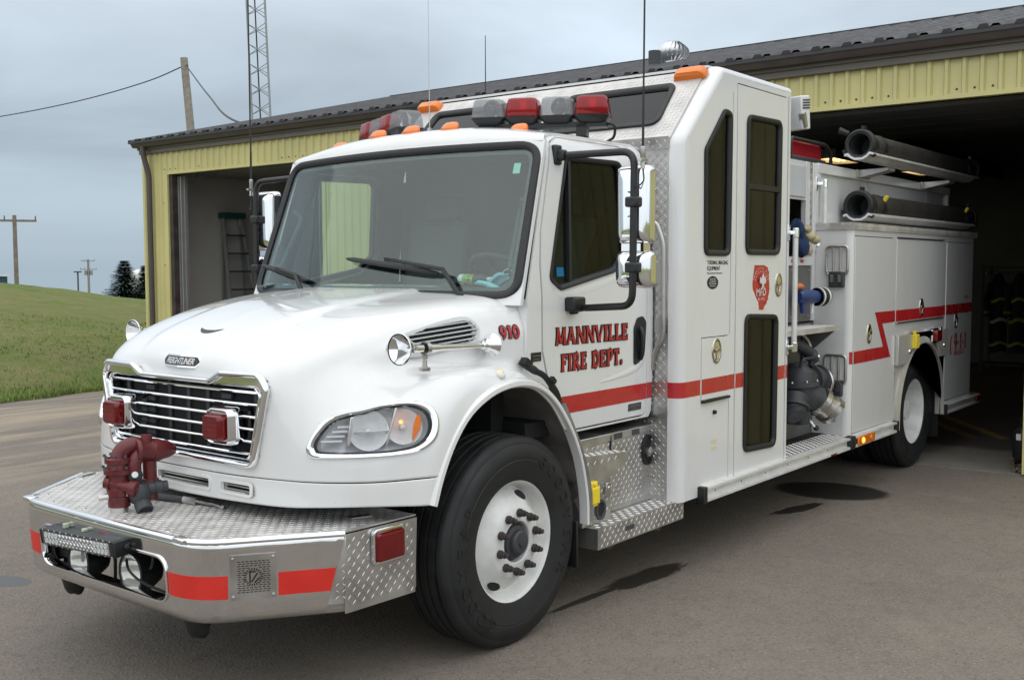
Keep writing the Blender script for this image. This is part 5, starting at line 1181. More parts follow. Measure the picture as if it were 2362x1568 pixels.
# ------------------------------------------------------------------ front bumper
def bump(a, z, d):
    "a = distance along the bumper face, positive towards the driver's side (-y)"
    s = -1 if a > 0 else 1; q = abs(a)
    r_ = .14; A0 = .690
    if q < A0-r_: x, y = -1.528-.012*(1-(q/A0)**2), q; nx, ny = -1, 0
    elif q < A0+r_:
        t = (q-A0+r_)/(2*r_); p0 = Vector((-1.5325, A0-r_)); p1 = Vector((-1.529, A0)); p2 = p1+Vector((.515, .368)).normalized()*r_; P_ = p0*(1-t)**2+p1*2*t*(1-t)+p2*t*t; x, y = P_; nx, ny = -1+.42*t, .81*t
    else:
        t = q-A0; x, y = -1.529+.8136*t, A0+.5814*t; nx, ny = -.5814, .8136
    l_ = math.hypot(nx, ny); rk = (.745-z)*.06+.008*(max(0., z-.712)/.03)**2+.028*(max(0., .445-z)/.045)**2                      # rakes in slightly towards the bottom
    return (x-(d+rk)*nx/l_, s*(y-(d+rk)*ny/l_), z)
bac = [-1.2+.05*i for i in range(49)]
BF = fillet([(-1.29, .400), (-.70, .400), (.70, .400), (1.29, .400), (1.30, .742), (-1.30, .742)], [.03, .1, .1, .03, 0, 0], 4)
OP = rrect(-.50, .505, .468, .662, .07, 7)
mb = MB(); mb.plate(BF, [OP], bump, .006, {'a': bac, 'b': [.405, .41, .42, .43, .445, .5, .6, .7, .712, .722, .732, .739]}); bf = B(mb, 'bumper_face', BUMPCH, smooth=40)
mb = MB(); mb.tube([bump(-1.30+.04*i, .742, .012) for i in range(66)], .017, 12); B(mb, 'bumper_lip', CHROME, bf)
mb = MB(); mb.ring(OP, [(.006, .0), (.004, -.008), (-.004, -.008), (-.010, .004), (-.010, .05), (.006, .05)], bump); B(mb, 'opening_rim', CHROME, bf)
for a in (-.68, .60): mb = MB(); mb.obox(bump(a, .748, .005), ((0, 1, 0), (1, 0, 0), (0, 0, 1)), (.035, .024, .012)); B(mb, 'lip_clip', CHROME, bf, bevel=.006)
for a0, a1 in ((.515, .825), (1.025, 1.262), (-1.262, -.515)):
    mb = MB(); mb.plate([(a0, .508), (a1 if abs(a1) < 1.2 else a1-.024, .508), (a1, .606), (a0 if abs(a0) < 1.2 else a0, .606)] if a0 > -1 else [(a0+.024, .508), (a1, .508), (a1, .606), (a0, .606)], [], lambda a, z, d: bump(a, z, d-.0015), .0012, {'a': bac}); B(mb, 'bumper_stripe', REDB, bf)
# siren speaker plate with a cut-out pattern
mb = MB(); mb.plate(rrect(.832, 1.018, .502, .690, .006), [], lambda a, z, d: bump(a, z, d-.006), .004); sp = B(mb, 'speaker_plate', STEEL)
mb = MB()
for q in range(15):
    z = .532+q*.0092
    for g in range(8):
        a = .862+g*.0165+(.004 if q % 2 else 0); r_ = math.hypot(a+.006-.925, z-.596)
        if r_ < .040: continue
        mb.plate([(a, z), (a+.012, z), (a+.012, z+.0035), (a, z+.0035)], [], lambda a_, z_, d: bump(a_, z_, d-.0068), .0012)
for q in range(22):
    t = 2*PI*q/22; ca, sa = math.cos(t), math.sin(t); rr0, rr1 = .028, .038
    mb.plate([(.925+rr0*ca-.0025*sa, .596+rr0*sa+.0025*ca), (.925+rr0*ca+.0025*sa, .596+rr0*sa-.0025*ca), (.925+rr1*ca+.0025*sa, .596+rr1*sa-.0025*ca), (.925+rr1*ca-.0025*sa, .596+rr1*sa+.0025*ca)], [], lambda a_, z_, d: bump(a_, z_, d-.0068), .0012)
for x0, z0, x1, z1 in ((.912, .573, .912, .620), (.912, .618, .935, .618), (.918, .575, .942, .612), (.930, .572, .950, .592)):
    L_ = math.hypot(x1-x0, z1-z0); nx, nz = -(z1-z0)/L_*.003, (x1-x0)/L_*.003
    mb.plate([(x0-nx, z0-nz), (x1-nx, z1-nz), (x1+nx, z1+nz), (x0+nx, z0+nz)], [], lambda a_, z_, d: bump(a_, z_, d-.0071), .0012)
B(mb, 'speaker_cutouts', DARK, sp, kind='stuff')
for a in (.845, 1.005):
    for z in (.516, .676): mb = MB(); p = Vector(bump(a, z, -.006)); mb.lathe([(0, .006), (.006, .005), (.008, 0)], p, (-.58, -.81, 0), 10); B(mb, 'screw', STEEL, sp)
# deck and side cheeks in tread plate
DK = [(-1.515, -.60), (-1.485, -.68), (-1.0, -1.02), (-.60, -1.035), (-.60, 1.035), (-1.0, 1.02), (-1.08, 1.0), (-1.25, .90), (-1.40, .79), (-1.485, .68), (-1.515, .60)]
mb = MB(); mb.plate(DK, [], lambda a, b_, d: (a, b_, .748-d), .006); mb.lugs((0, 0, .748), (1, 0, 0), (0, 1, 0), offs(DK, -.015), .027, .0018); dk = B(mb, 'bumper_deck', ALUD, smooth=20)
rnd = random.Random(2)
for (x, y) in ((-1.47, .5), (-1.45, .25), (-1.46, -.1), (-1.46, -.42), (-1.38, -.70), (-1.2, -.83), (-1.07, -.93), (-1.40, .68), (-1.22, .82), (-1.08, .92), (-.9, .98)):
    mb = MB(); mb.lathe([(0, .005), (.008, .004), (.011, 0)], (x, y, .748), (0, 0, 1), 10); B(mb, 'deck_bolt', STEEL, dk)
for s in (-1, 1):
    ck = [(-1.034, .742), (-.60, .736), (-.615, .400), (-1.034, .408)]
    mb = MB(); mb.plate(ck, [], lambda a, b_, d: (a, s*(1.043-d), b_), .006)
    if s < 0: mb.lugs((0, -1.043, 0), (1, 0, 0), (0, 0, 1), offs(ck, -.008), .027, .0019)
    ckp = B(mb, 'bumper_cheek', ALU, smooth=20)
    mb = MB(); mb.box(-.612, -.606, *sorted((s*.60, s*1.040)), .42, .735); B(mb, 'bumper_cheek_back', STEEL, ckp)
for y_ in (-.62, .56): mb = MB(); mb.box(-1.45, -.62, y_, y_+.06, .45, .73); B(mb, 'bumper_bracket', DARK)
for sg in (-1, 1):
    wp = [(sg*1.302, .742), (sg*1.215, .412), (sg*1.302, .408)]; mb = MB(); mb.plate(wp, [], lambda a, z, d: bump(a, z, d-.005-.0*z), .004, {'b': [.45, .46, .475, .6, .7, .72, .73]})
    if sg > 0: q0 = Vector(bump(1.25, .60, -.0055)); uu = Vector((.8136, -.5814, 0)); mb.lugs(q0, uu, (0, 0, 1), [(-.01, -.135), (.05, -.135), (.05, .10), (.045, .10)], .027, .0019)
    B(mb, 'cheek_wrap', ALU, smooth=20)
# side warning lamp on the cheek
def box_lamp(x, y, z, w, h, name, parent, ax='y', s=-1, dep=.035):
    r = empty(name); r.parent = parent
    O = rrect(x-w/2, x+w/2, z-h/2, z+h/2, .022, 5); mp = lambda a, b_, d: (a, y+s*-1*d*1.0, b_)
    mpo = lambda a, b_, d: (a, y-s*d, b_)
    mb = MB(); mb.ring(O, [(0, 0), (0, -.014), (-.006, -.018), (-.014, -.016), (-.016, 0)], mpo); mb.build('lamp_bezel', CHROME, r, smooth=50)
    I = rrect(x-w/2+.014, x+w/2-.014, z-h/2+.014, z+h/2-.014, .016, 5); k = len(I); lays = [(-.008, 1.), (-dep*.8, .985), (-dep, .93), (-dep-.003, .8)]
    vv = [mpo(x+(a-x)*q, z+(b_-z)*q, d) for d, q in lays for a, b_ in I]; mb = MB(); mb.add(vv, [(i*k+j, i*k+(j+1) % k, (i+1)*k+(j+1) % k, (i+1)*k+j) for i in range(3) for j in range(k)]+[tuple(range(3*k, 4*k))]); mb.build('red_lens', LRED, r, smooth=35)
    mb = MB(); mb.plate(rrect(x-w*.28, x+w*.28, z-h*.22, z+h*.22, .01), [], lambda a, b_, d: mpo(a, b_, -.012+d), .006); mb.build('reflector', LREDS, r)
    return r
box_lamp(-.793, -1.046, .655, .19, .155, 'bumper_side_lamp', FT)
# light bar in the bumper opening
lb = empty('led_light_bar'); lb.parent = FT
a_, c_ = Vector((-1.60, .360, .633)), Vector((-1.60, -.232, .664)); U = (c_-a_).normalized(); Nf = Vector((-1, 0, -.10)).normalized(); Zt = U.cross(Nf)*-1; Zt.normalize(); mid = (a_+c_)/2; L2 = (c_-a_).length/2
Zt = Vector((0, 0, 1)) if Zt.z < 0 else Zt
mb = MB(); mb.obox(mid-Nf*.035, (U, Zt, Nf), (L2, .037, .035)); mb.build('bar_housing', PLA, lb, bevel=.004)
mb = MB()
for q in range(34): mb.obox(mid+U*(-L2+.02+q*(2*L2-.04)/33)-Nf*.085, (U, Zt, Nf), (.0035, .034, .016))
mb.obox(mid-Nf*.080, (U, Zt, Nf), (L2*.97, .008, .02)); mb.build('cooling_fins', PLA, lb)
mb = MB(); mb.obox(mid+Nf*.0012, (U, Zt, Nf), (L2-.028, .0265, .002)); mb.build('reflector_panel', pm('led_silver', (.72, .72, .70), .25, .8), lb)
for row in (-1, 1):
    for q in range(18):
        p = mid+U*(-L2+.05+q*(2*L2-.10)/17)+Zt*(row*.0132)+Nf*.003; mb = MB(); mb.lathe([(.0125, .001), (.011, .0035), (.006, .001), (0, .0005)], p, Nf, 10); mb.build('led_cup', CHROME if 3 < q < 14 else WHITE2, lb)
mb = MB(); mb.obox(mid+Nf*.006, (U, Zt, Nf), (L2-.022, .031, .0015)); mb.build('bar_lens', bpy.data.materials['lamp_cover'], lb)
mb = MB()
for row in (-1, 1):
    for q in range(12): mb.lathe([(0, .003), (.003, .002), (.004, 0)], mid+U*(-L2+.02+q*(2*L2-.04)/11)+Zt*(row*.034), Nf, 6)
mb.build('bar_screws', STEEL, lb, kind='stuff')
for e_ in (a_, c_):
    mb = MB(); sg = 1 if e_ is c_ else -1; p = e_+U*sg*.008-Nf*.05; mb.bar(p, p+Vector((.13, -.07*sg*0-.05, .01)), .01, .028, (0, 0, 1)); mb.obox(p, (U, Zt, Nf), (.006, .034, .05)); mb.lathe([(0, .02), (.012, .018), (.012, 0)], p, U*sg, 8); mb.build('bar_bracket', PLA, lb, bevel=.003)
mb = MB(); mb.box(-1.53, -1.46, -.40, -.33, .66, .72); mb.build('bracket_clamp', PLA, lb, bevel=.006)
mb = MB(); mb.plate([(.02, .665), (.09, .665), (.09, .70), (.02, .70)], [], lambda a, z, d: bump(a, z, d-.004), .002); mb.build('red_tag', RED, lb)
mb = MB(); mb.plate([(.026, .671), (.084, .671), (.084, .694), (.026, .694)], [], lambda a, z, d: bump(a, z, d-.0055), .001); mb.build('tag_face', REDB, lb)
for a in (-.24, -.08): mb = MB(); mb.obox(bump(a, .690, -.012), ((0, 1, 0), (0, 0, 1), (1, 0, 0)), (.010, .011, .012)); mb.build('rubber_stop', pm('pale_green_rubber', (.42, .48, .36), .6) if 'pale_green_rubber' not in bpy.data.materials else bpy.data.materials['pale_green_rubber'], lb, bevel=.003)
mb = MB(); mb.tube(smooth_path([(-1.52, -.20, .60), (-1.545, -.26, .57), (-1.53, -.33, .53), (-1.48, -.42, .49)], 6), .006, 6); mb.tube(smooth_path([(-1.50, -.37, .67), (-1.505, -.375, .62), (-1.50, -.35, .585)], 6), .006, 6); mb.build('bar_cable', RUB, lb)
# round driving lamps behind the opening
for y, z in ((.255, .510), (-.170, .528)):
    r = empty('driving_lamp'); r.parent = FT; N_ = (-1, .02, .02)
    mb = MB(); mb.lathe([(.086, .0), (.092, .004), (.093, .016), (.086, .02), (.084, .008)], (-1.47, y, z), N_, 32); mb.build('lamp_ring', PLA, r)
    mb = MB(); mb.lathe([(.0, -.06), (.02, -.058), (.05, -.04), (.075, -.012), (.085, .010)], (-1.47, y, z), N_, 32); mb.build('reflector', CHROME, r, smooth=60)
    mb = MB(); mb.lathe([(.085, .012), (.06, .020), (.03, .023), (0, .024)], (-1.47, y, z), N_, 32); mb.build('lens', bpy.data.materials.get('lamp_frost') or lensmat('lamp_frost', (.70, .70, .64), tr=.6, rough=.15), r, smooth=60)
    mb = MB(); mb.lathe([(.09, .012), (.088, -.06), (.06, -.11), (.03, -.13), (0, -.13)], (-1.47, y, z), N_, 24); mb.build('lamp_body', PLA, r)
    mb = MB(); mb.tube(smooth_path([(-1.36, y-.05, z+.06), (-1.38, y-.13, z+.02), (-1.38, y-.13, z-.08), (-1.36, y-.10, z-.12)], 5), .008, 6); mb.build('lamp_cable', RUB, r)
for y in (.49, -.50): mb = MB(); mb.tube(smooth_path([(-1.36, y, .46), (-1.37, y, .40), (-1.375, y, .35), (-1.36, y, .325), (-1.34, y, .318)], 4), [.06]*8+[.055]*4+[.045]*3+[.03, .012], 14); B(mb, 'tow_hook', RUB)
mb = MB(); mb.box(-1.44, -1.30, .30, .52, .48, .62); mb.box(-1.42, -1.26, -.52, -.40, .46, .60); B(mb, 'bumper_inner_bracket', DARK, bevel=.01)
# ------------------------------------------------------------------ red intake elbow standing on the deck
mo = empty('deck_monitor'); mo.parent = FT; b0 = Vector((-1.385, .065, .748))
def at_(x, y, z): return (b0.x+x, b0.y+y, b0.z+z)
MS = .86
mb = MB(); mb.lathe([(.046, 0), (.046, .035), (.042, .04)], b0, (0, 0, 1), 20); mb.build('stub_pipe', STEEL, mo)
mb = MB(); mb.lathe([(.0, .03), (.056, .03), (.058, .05), (.054, .085), (.060, .09), (.062, .125), (.056, .13), (.054, .20), (.074, .205), (.076, .228), (.060, .232), (.056, .26), (.068, .262), (.069, .285), (.054, .29)], b0, (0, 0, 1), 24); mb.build('riser', REDP, mo, smooth=35)
pp_ = smooth_path([at_(0, 0, .27), at_(.01, 0, .30), at_(.035, -.01, .335), at_(.075, -.02, .345), at_(.11, -.03, .335)], 5); mb = MB(); mb.tube(pp_, .045, 16); mb.build('elbow', REDP, mo, smooth=60)
pp_ = smooth_path([at_(.055, -.055, .20), at_(.058, -.055, .25), at_(.075, -.055, .285), at_(.105, -.05, .305), at_(.14, -.045, .31)], 5); mb = MB(); mb.tube(pp_, .038, 16); mb.build('elbow', REDP, mo, smooth=60)
mb = MB(); mb.lathe([(0, 0), (.060, 0), (.062, .02), (.056, .03), (.058, .09), (.064, .095), (.062, .12), (.052, .15), (.045, .18), (.028, .215), (.012, .225), (0, .226)], at_(.07, -.045, .318), (.97, -.20, -.06), 24); mb.lathe([(.03, 0), (.03, .04), (0, .042)], at_(.13, -.06, .36), (.1, 0, 1), 10); mb.build('swivel_body', REDP, mo, smooth=35)
mb = MB(); mb.lathe([(.038, 0), (.038, .07), (.046, .075), (.046, .11), (.036, .115), (.036, .21)], at_(.15, -.055, .05), (0, 0, 1), 18); mb.build('drop_pipe', REDP, mo)
mb = MB(); mb.lathe([(0, 0), (.035, 0), (.037, .03), (.030, .034), (.030, .13), (.042, .135), (.044, .17), (.038, .175), (.016, .178), (.012, .184), (0, .184)], at_(-.055, .035, .165), (.55, -.80, -.22), 20); mb.build('gear_box', REDP, mo, smooth=35)
mb = MB(); mb.tube([at_(-.08, .03, .09), at_(-.04, .02, .085), at_(.02, -.055, .10)], .015, 8); mb.lathe([(0, 0), (.018, 0), (.018, .05), (0, .05)], at_(-.095, .04, .085), (.6, -.3, .05), 8); mb.build('drain_cock', STEEL, mo)
mb = MB(); mb.lathe([(.036, 0), (.040, .03), (.030, .05), (.030, .085)], at_(.055, -.06, .215), (.12, -.03, -1), 18); mb.tube([at_(.068, -.065, .12), at_(.08, -.07, .06)], [.052, .048], 16); mb.lathe([(0, -.06), (.04, -.055), (.058, -.02), (.058, .02), (.045, .05), (0, .06)], at_(.075, -.07, .10), (0, 0, 1), 18)
mb.lathe([(.034, 0), (.032, .06), (.036, .065), (.036, .10), (.028, .105), (.028, .13), (0, .13)], at_(.09, -.075, .115), (.93, -.35, .06), 18); mb.lathe([(.040, 0), (.044, .03), (.044, .065), (.038, .07), (.032, .06), (0, .05)], at_(.075, -.085, .055), (-.1, -.62, -.55), 18); mb.build('valve_body', IRON, mo, smooth=35)
mb = MB(); mb.lathe([(0, .004), (.007, .004), (.016, .004), (.017, 0)], at_(.03, -.105, .205), (-.55, -.8, .2), 14); mb.build('washer', WHITE2, mo)
for o in mo.children:
    for v_ in o.data.vertices: v_.co = b0+(v_.co-b0)*MS
# flange bolts
for k in range(8):
    a = 2*PI*k/8
    for h_, rr_ in ((.195, .066), (.245, .060)): mb = MB(); mb.lathe([(0, .012), (.006, .011), (.008, 0)], b0+Vector((rr_*math.cos(a), rr_*math.sin(a), h_+.008)), (0, 0, 1), 6); mb.build('flange_bolt', IRON, mo)
# hose tool lying on the deck
ht = empty('pry_tool', (-1.10, 0, .765)); tag(ht, 'thin steel pry tool lying on the bumper deck under the skirt', 'tool')
mb = MB(); mb.tube([(-.055, .22, 0), (.0, -.02, 0)], .018, 10); mb.build('tool_sleeve', IRON, ht); mb = MB(); mb.tube([(.0, -.02, 0), (.015, -.10, 0)], .020, 10); mb.build('tool_collar', STEEL, ht); mb = MB(); mb.tube([(.015, -.10, 0), (.03, -.20, -.002), (.035, -.24, -.008), (.025, -.27, -.006)], [.009, .008, .010, .009], 8); mb.build('tool_tip', STEEL, ht)
for (x, y) in ((-1.02, 1.0), (-.80, -.90)): mb = MB(); mb.obox((x, y*.985, .7535), ((1, .35*(1 if y > 0 else -1), 0), (-.35*(1 if y > 0 else -1), 1, 0), (0, 0, 1)), (.05, .022, .003)); B(mb, 'deck_plate', STEEL, dk)

# ------------------------------------------------------------------ mirrors
def mirror(s):
    r = empty('mirror'); r.parent = FT
    mb = MB(); mb.tube(bend_path([(.54, s*1.0, 2.428), (.54, s*1.08, 2.428), (.53, s*1.472, 2.420), (.518, s*1.472, 1.655), (.60, s*1.13, 1.635), (.62, s*1.10, 1.635)], .075, 6), .0185, 12); mb.build('mirror_arm', PLA, r, smooth=60)
    for z, y0, hh in ((2.432, .985, .052), (1.645, 1.045, .045)):
        XX = .525 if z > 2 else .595
        mb = MB(); mb.obox((XX, s*(y0+.012), z), ((1, 0, 0), (0, 1, 0), (0, 0, 1)), (.030, .022, hh)); mb.obox((XX+.005, s*(y0+.04), z-.003), ((1, 0, 0), (0, 1, 0), (0, 0, 1)), (.024, .03, .028)); mb.build('arm_base', PLA, r, bevel=.012, seg=3)
    if s < 0: mb = MB(); mb.obox((.575, -1.085, 1.655), ((1, 0, 0), (0, 1, 0), (0, 0, 1)), (.055, .035, .038)); mb.build('arm_base', PLA, r, bevel=.014, seg=3)
    # heads: rounded chrome shells, glass on the rear face; built in a slightly turned frame
    for z0, z1, w in ((1.963, 2.358, .097), (1.742, 1.930, .104)):
        zc_ = (z0+z1)/2; hh = (z1-z0)/2; cx_, cy2 = .60, s*1.437; n_ = 28; lays = [(-.058, .30), (-.0565, .50), (-.052, .68), (-.044, .82), (-.032, .92), (-.014, .98), (.02, 1.0), (.030, .985)]
        O = rrect(-w, w, -hh, hh, .035, 6); k = len(O); vv = [(cx_+dx+.06*(b_/w)*.0, cy2+b_*q, zc_+c__*(1-(1-q)*w/hh)) for dx, q in lays for b_, c__ in O]
        mb = MB(); mb.add(vv, [(i*k+j, i*k+(j+1) % k, (i+1)*k+(j+1) % k, (i+1)*k+j) for i in range(len(lays)-1) for j in range(k)]+[tuple(range(k)), tuple(range((len(lays)-1)*k, len(lays)*k))]); mb.build('mirror_head', CHROME, r, smooth=40)
        mb = MB(); mb.plate(offs(O, -.008), [], lambda a, b_, d: (cx_+.0315+d, cy2+a, zc_+b_), .002); mb.build('mirror_glass', pm('mirror_silver', (.9, .9, .9), .01, 1.) if 'mirror_silver' not in bpy.data.materials else bpy.data.materials['mirror_silver'], r)
        mb = MB(); mb.plate(ell(s*1.452, zc_, .040, hh*.80, 28), [], lambda a, b_, d: (cx_-.0600+d+.012*((a-s*1.452)/.04)**2*.3+.02*((b_-zc_)/hh)**4, a, b_), .008, {'b': [zc_-hh*.6, zc_-hh*.3, zc_, zc_+hh*.3, zc_+hh*.6]}); mb.build('head_recess', PLA, r)
        mb = MB(); mb.obox((.53, s*1.470, zc_+.01), ((1, 0, 0), (0, 1, 0), (0, 0, 1)), (.032, .036, .026)); mb.build('head_clamp', PLA, r, bevel=.01, seg=3)
    mb = MB(); mb.box(.575, .63, *sorted((s*1.37, s*1.50)), 1.928, 1.966); mb.build('head_bridge', CHROME, r)
    # whip antenna clamped on the mirror arm
    x, y = .528, s*1.522; mb = MB(); mb.tube([(x, y, 2.33), (x, y, 2.40)], .012, 8); mb.obox((x, y, 2.372), ((1, 0, 0), (0, 1, 0), (0, 0, 1)), (.03, .012, .006)); mb.lathe([(.009, 0), (.013, .01), (.013, .06), (.008, .065)], (x, y, 2.375), (0, 0, 1), 10); mb.build('antenna_mount', STEEL, r)
    mb = MB(); mb.tube([(x, y, 2.43), (x+.002, y, 2.62)], [.0075, .0065], 6); mb.tube([(x+.002, y, 2.62), (x+.01, y+s*.006, 4.2)], [.0055, .0045], 6); mb.build('whip_antenna', RUB, r)
    mb = MB(); mb.tube(smooth_path([(x, y, 2.33), (x-.01, y-.01, 2.27), (x-.03, y+s*-.02, 2.24), (.53, s*1.475, 2.26)], 5), .004, 5); mb.build('antenna_lead', RUB, r)
both(mirror)
# ------------------------------------------------------------------ roof lamps on the cab
for x, y in ((.575, .705), (.505, .295), (.50, .02), (.515, -.265), (.60, -.69)):
    z = 2.632-.075*abs(y/.9)**2.6-.006; r = empty('cab_marker'); r.parent = FT
    mb = MB(); mb.plate(ell(0, 0, .060, .048), [], lambda a, b_, d: (x+b_*1.0, y+a, z-.004+.30*min(0, b_)*.5+d*1.0), .012); mb.build('marker_base', AMB if False else LAMB, r)
    lays = [(0, 1.), (.018, .94), (.032, .80), (.041, .55), (.043, .25)]; O = ell(0, 0, .056, .046, 24); k = 24
    mb = MB(); mb.add([(x+b_*q+(.018*(h_/.043)), y+a*q, z+h_+.15*b_*q) for h_, q in lays for a, b_ in O]+[(x+.018, y, z+.0435)], [(i*k+j, i*k+(j+1) % k, (i+1)*k+(j+1) % k, (i+1)*k+j) for i in range(4) for j in range(k)]+[(4*k+j, 4*k+(j+1) % k, 5*k) for j in range(k)]); mb.build('marker_lens', LAMB, r, smooth=60)
# two angled rows of rotating beacons
def beacons(s):
    r = empty('beacon_bar'); r.parent = FT; p0, p1 = Vector((.79, s*.337, 2.655)), Vector((1.05, s*.875, 2.655)); U = (p1-p0).normalized(); V_ = Vector((-U.y, U.x, 0))
    mb = MB(); mb.bar(p0-U*.06+Vector((0, 0, -.005)), p1+U*.08+Vector((0, 0, -.005)), .10, .03); mb.build('bar_rail', PLA, r)
    for q in (.1, .9): mb = MB(); p = p0.lerp(p1, q); mb.obox(p+Vector((0, 0, -.035)), (U, V_, (0, 0, 1)), (.03, .05, .035)); mb.build('bar_foot', PLA, r)
    for q in range(4):
        c_ = p0.lerp(p1, q/3); mb = MB(); O = rrect(-.1, .1, -.09, .09, .035, 6); k = len(O)
        def lay(L_): return [c_+U*(a*f_)+V_*(b_*f_)+Vector((0, 0, h_)) for h_, f_ in L_ for a, b_ in O]
        Lb = [(.0, .55), (.008, .75), (.038, 1.0), (.046, 1.0)]; mb.add(lay(Lb), [(i*k+j, i*k+(j+1) % k, (i+1)*k+(j+1) % k, (i+1)*k+j) for i in range(3) for j in range(k)]+[tuple(range(k)), tuple(range(3*k, 4*k))]); mb.build('beacon_base', PLA, r, smooth=40)
        Ld = [(.047, .985), (.095, .93), (.135, .86), (.148, .81), (.153, .68)]; mb = MB(); mb.add(lay(Ld), [(i*k+j, i*k+(j+1) % k, (i+1)*k+(j+1) % k, (i+1)*k+j) for i in range(4) for j in range(k)]+[tuple(range(4*k, 5*k))])
        dome = mb.build('beacon_dome', (LREDS if q % 2 else LCLR), r, smooth=50); md = dome.modifiers.new('s', 'SOLIDIFY'); md.thickness = .004
        mb = MB(); o_ = c_+Vector((.0, 0, .10)); mb.lathe([(.0, .0), (.03, .006), (.05, .03), (.055, .045)], o_-Vector((-.04, 0, 0)), (-.75, s*.25, 0), 20); mb.build('beacon_reflector', CHROME, r)
        mb = MB(); mb.tube([c_+Vector((0, 0, .046)), c_+Vector((0, 0, .12))], .022, 10); mb.build('beacon_motor', DGREY, r)
        if q % 2: mb = MB(); mb.lathe([(0, .03), (.018, .024), (.022, 0), (.018, -.02), (0, -.024)], c_+Vector((-.02, -.01, .115)), (0, 0, 1), 14); mb.build('beacon_bulb', pm('red_glow', (.8, .05, .05), .4, em=(1, .03, .04), ems=1.4) if 'red_glow' not in bpy.data.materials else bpy.data.materials['red_glow'], r)
    mb = MB(); p = p1+U*.06; mb.tube(smooth_path([p, p+Vector((.03, s*.05, -.01)), p+Vector((.06, s*.03, -.07)), p+Vector((.10, -s*.05, -.09))], 5), .008, 6); mb.build('bar_lead', RUB, r)
both(beacons)
mb = MB(); mb.lathe([(.016, 0), (.016, .03), (.006, .034)], (.66, .02, 2.635), (0, 0, 1), 10); mb.tube([(.66, .02, 2.66), (.655, .02, 3.75)], [.003, .002], 5); B(mb, 'roof_antenna', STEEL)
mb = MB(); mb.tube([(2.3, .95, 3.07), (2.3, .95, 3.60)], [.005, .003], 5); mb.lathe([(.018, 0), (.012, .04)], (2.3, .95, 3.065), (0, 0, 1), 10); B(mb, 'roof_antenna', RUB)

# ------------------------------------------------------------------ steps under the cab door
BX = [(.60, .462), (1.512, .462), (1.512, .905), (.60, .912)]
mb = MB(); mb.box(.60, 1.512, -1.028, -.60, .462, .905); mb.lugs((0, -1.029, 0), (1, 0, 0), (0, 0, 1), [(.605, .47), (1.365, .47), (1.365, .80), (1.505, .85), (1.505, .86), (.605, .86)], .027, .0019); mb.lugs((0, -1.029, 0), (1, 0, 0), (0, 0, 1), [(1.46, .47), (1.505, .47), (1.505, .85), (1.46, .85)], .027, .0019); sbx = B(mb, 'battery_box', ALU, smooth=20)
mb = MB(); mb.box(.60, 1.515, -1.034, -.62, .868, .912); B(mb, 'box_lid', ALU, sbx, bevel=.004)
mb = MB(); mb.box(1.0, 1.006, -1.036, -1.02, .80, .90); B(mb, 'lid_seam', DARK, sbx)
for x in (1.078, 1.265): mb = MB(); mb.box(x-.038, x+.038, -1.0385, -1.03, .873, .905); B(mb, 'warning_label', DGREY, sbx)
mb = MB(); mb.ring(ell(1.406, .765, .062, .085, 28), [(.008, 0), (.006, -.012), (-.004, -.013), (-.010, 0)], lambda a, b_, d: (a, -1.030+d, b_)); B(mb, 'filler_ring', RUB, sbx)
mb = MB(); mb.plate(ell(1.406, .765, .060, .083, 28), [], lambda a, b_, d: (a, -1.0325+d, b_), .002); B(mb, 'filler_well', DARK, sbx)
mb = MB(); mb.lathe([(0, .03), (.022, .028), (.026, 0)], (1.40, -1.03, .755), (0, -1, .2), 14); mb.obox((1.40, -1.055, .75), ((1, 0, .4), (0, 1, 0), (-.4, 0, 1)), (.035, .008, .008)); B(mb, 'filler_cap', STEEL, sbx)
ST = [(.622, -1.030), (1.545, -1.030), (1.545, -1.198), (.622, -1.198)]
mb = MB(); mb.box(.622, 1.545, -1.20, -1.03, .348, .460); mb.lugs((0, 0, .4605), (1, 0, 0), (0, 1, 0), [(.63, -1.195), (1.54, -1.195), (1.54, -1.035), (.63, -1.035)], .034, .004); mb.lugs((0, -1.2005, 0), (1, 0, 0), (0, 0, 1), [(.63, .355), (1.54, .355), (1.54, .455), (.63, .455)], .027, .0019); stp = B(mb, 'cab_step', ALU, smooth=20)
mb = MB(); mb.box(.90, .985, -1.2035, -1.199, .40, .425); B(mb, 'step_label', DGREY, stp)
mb = MB(); mb.box(.8, 1.35, -1.05, -.6, .30, .348); mb.tube([(.75, -1.1, .34), (.85, -1.12, .31), (1.0, -1.1, .335)], .018, 8); mb.tube([(1.25, -1.12, .34), (1.35, -1.14, .315), (1.42, -1.12, .34)], .016, 8); B(mb, 'step_hanger', pm('rust', (.12, .07, .04), .8, var=.3))
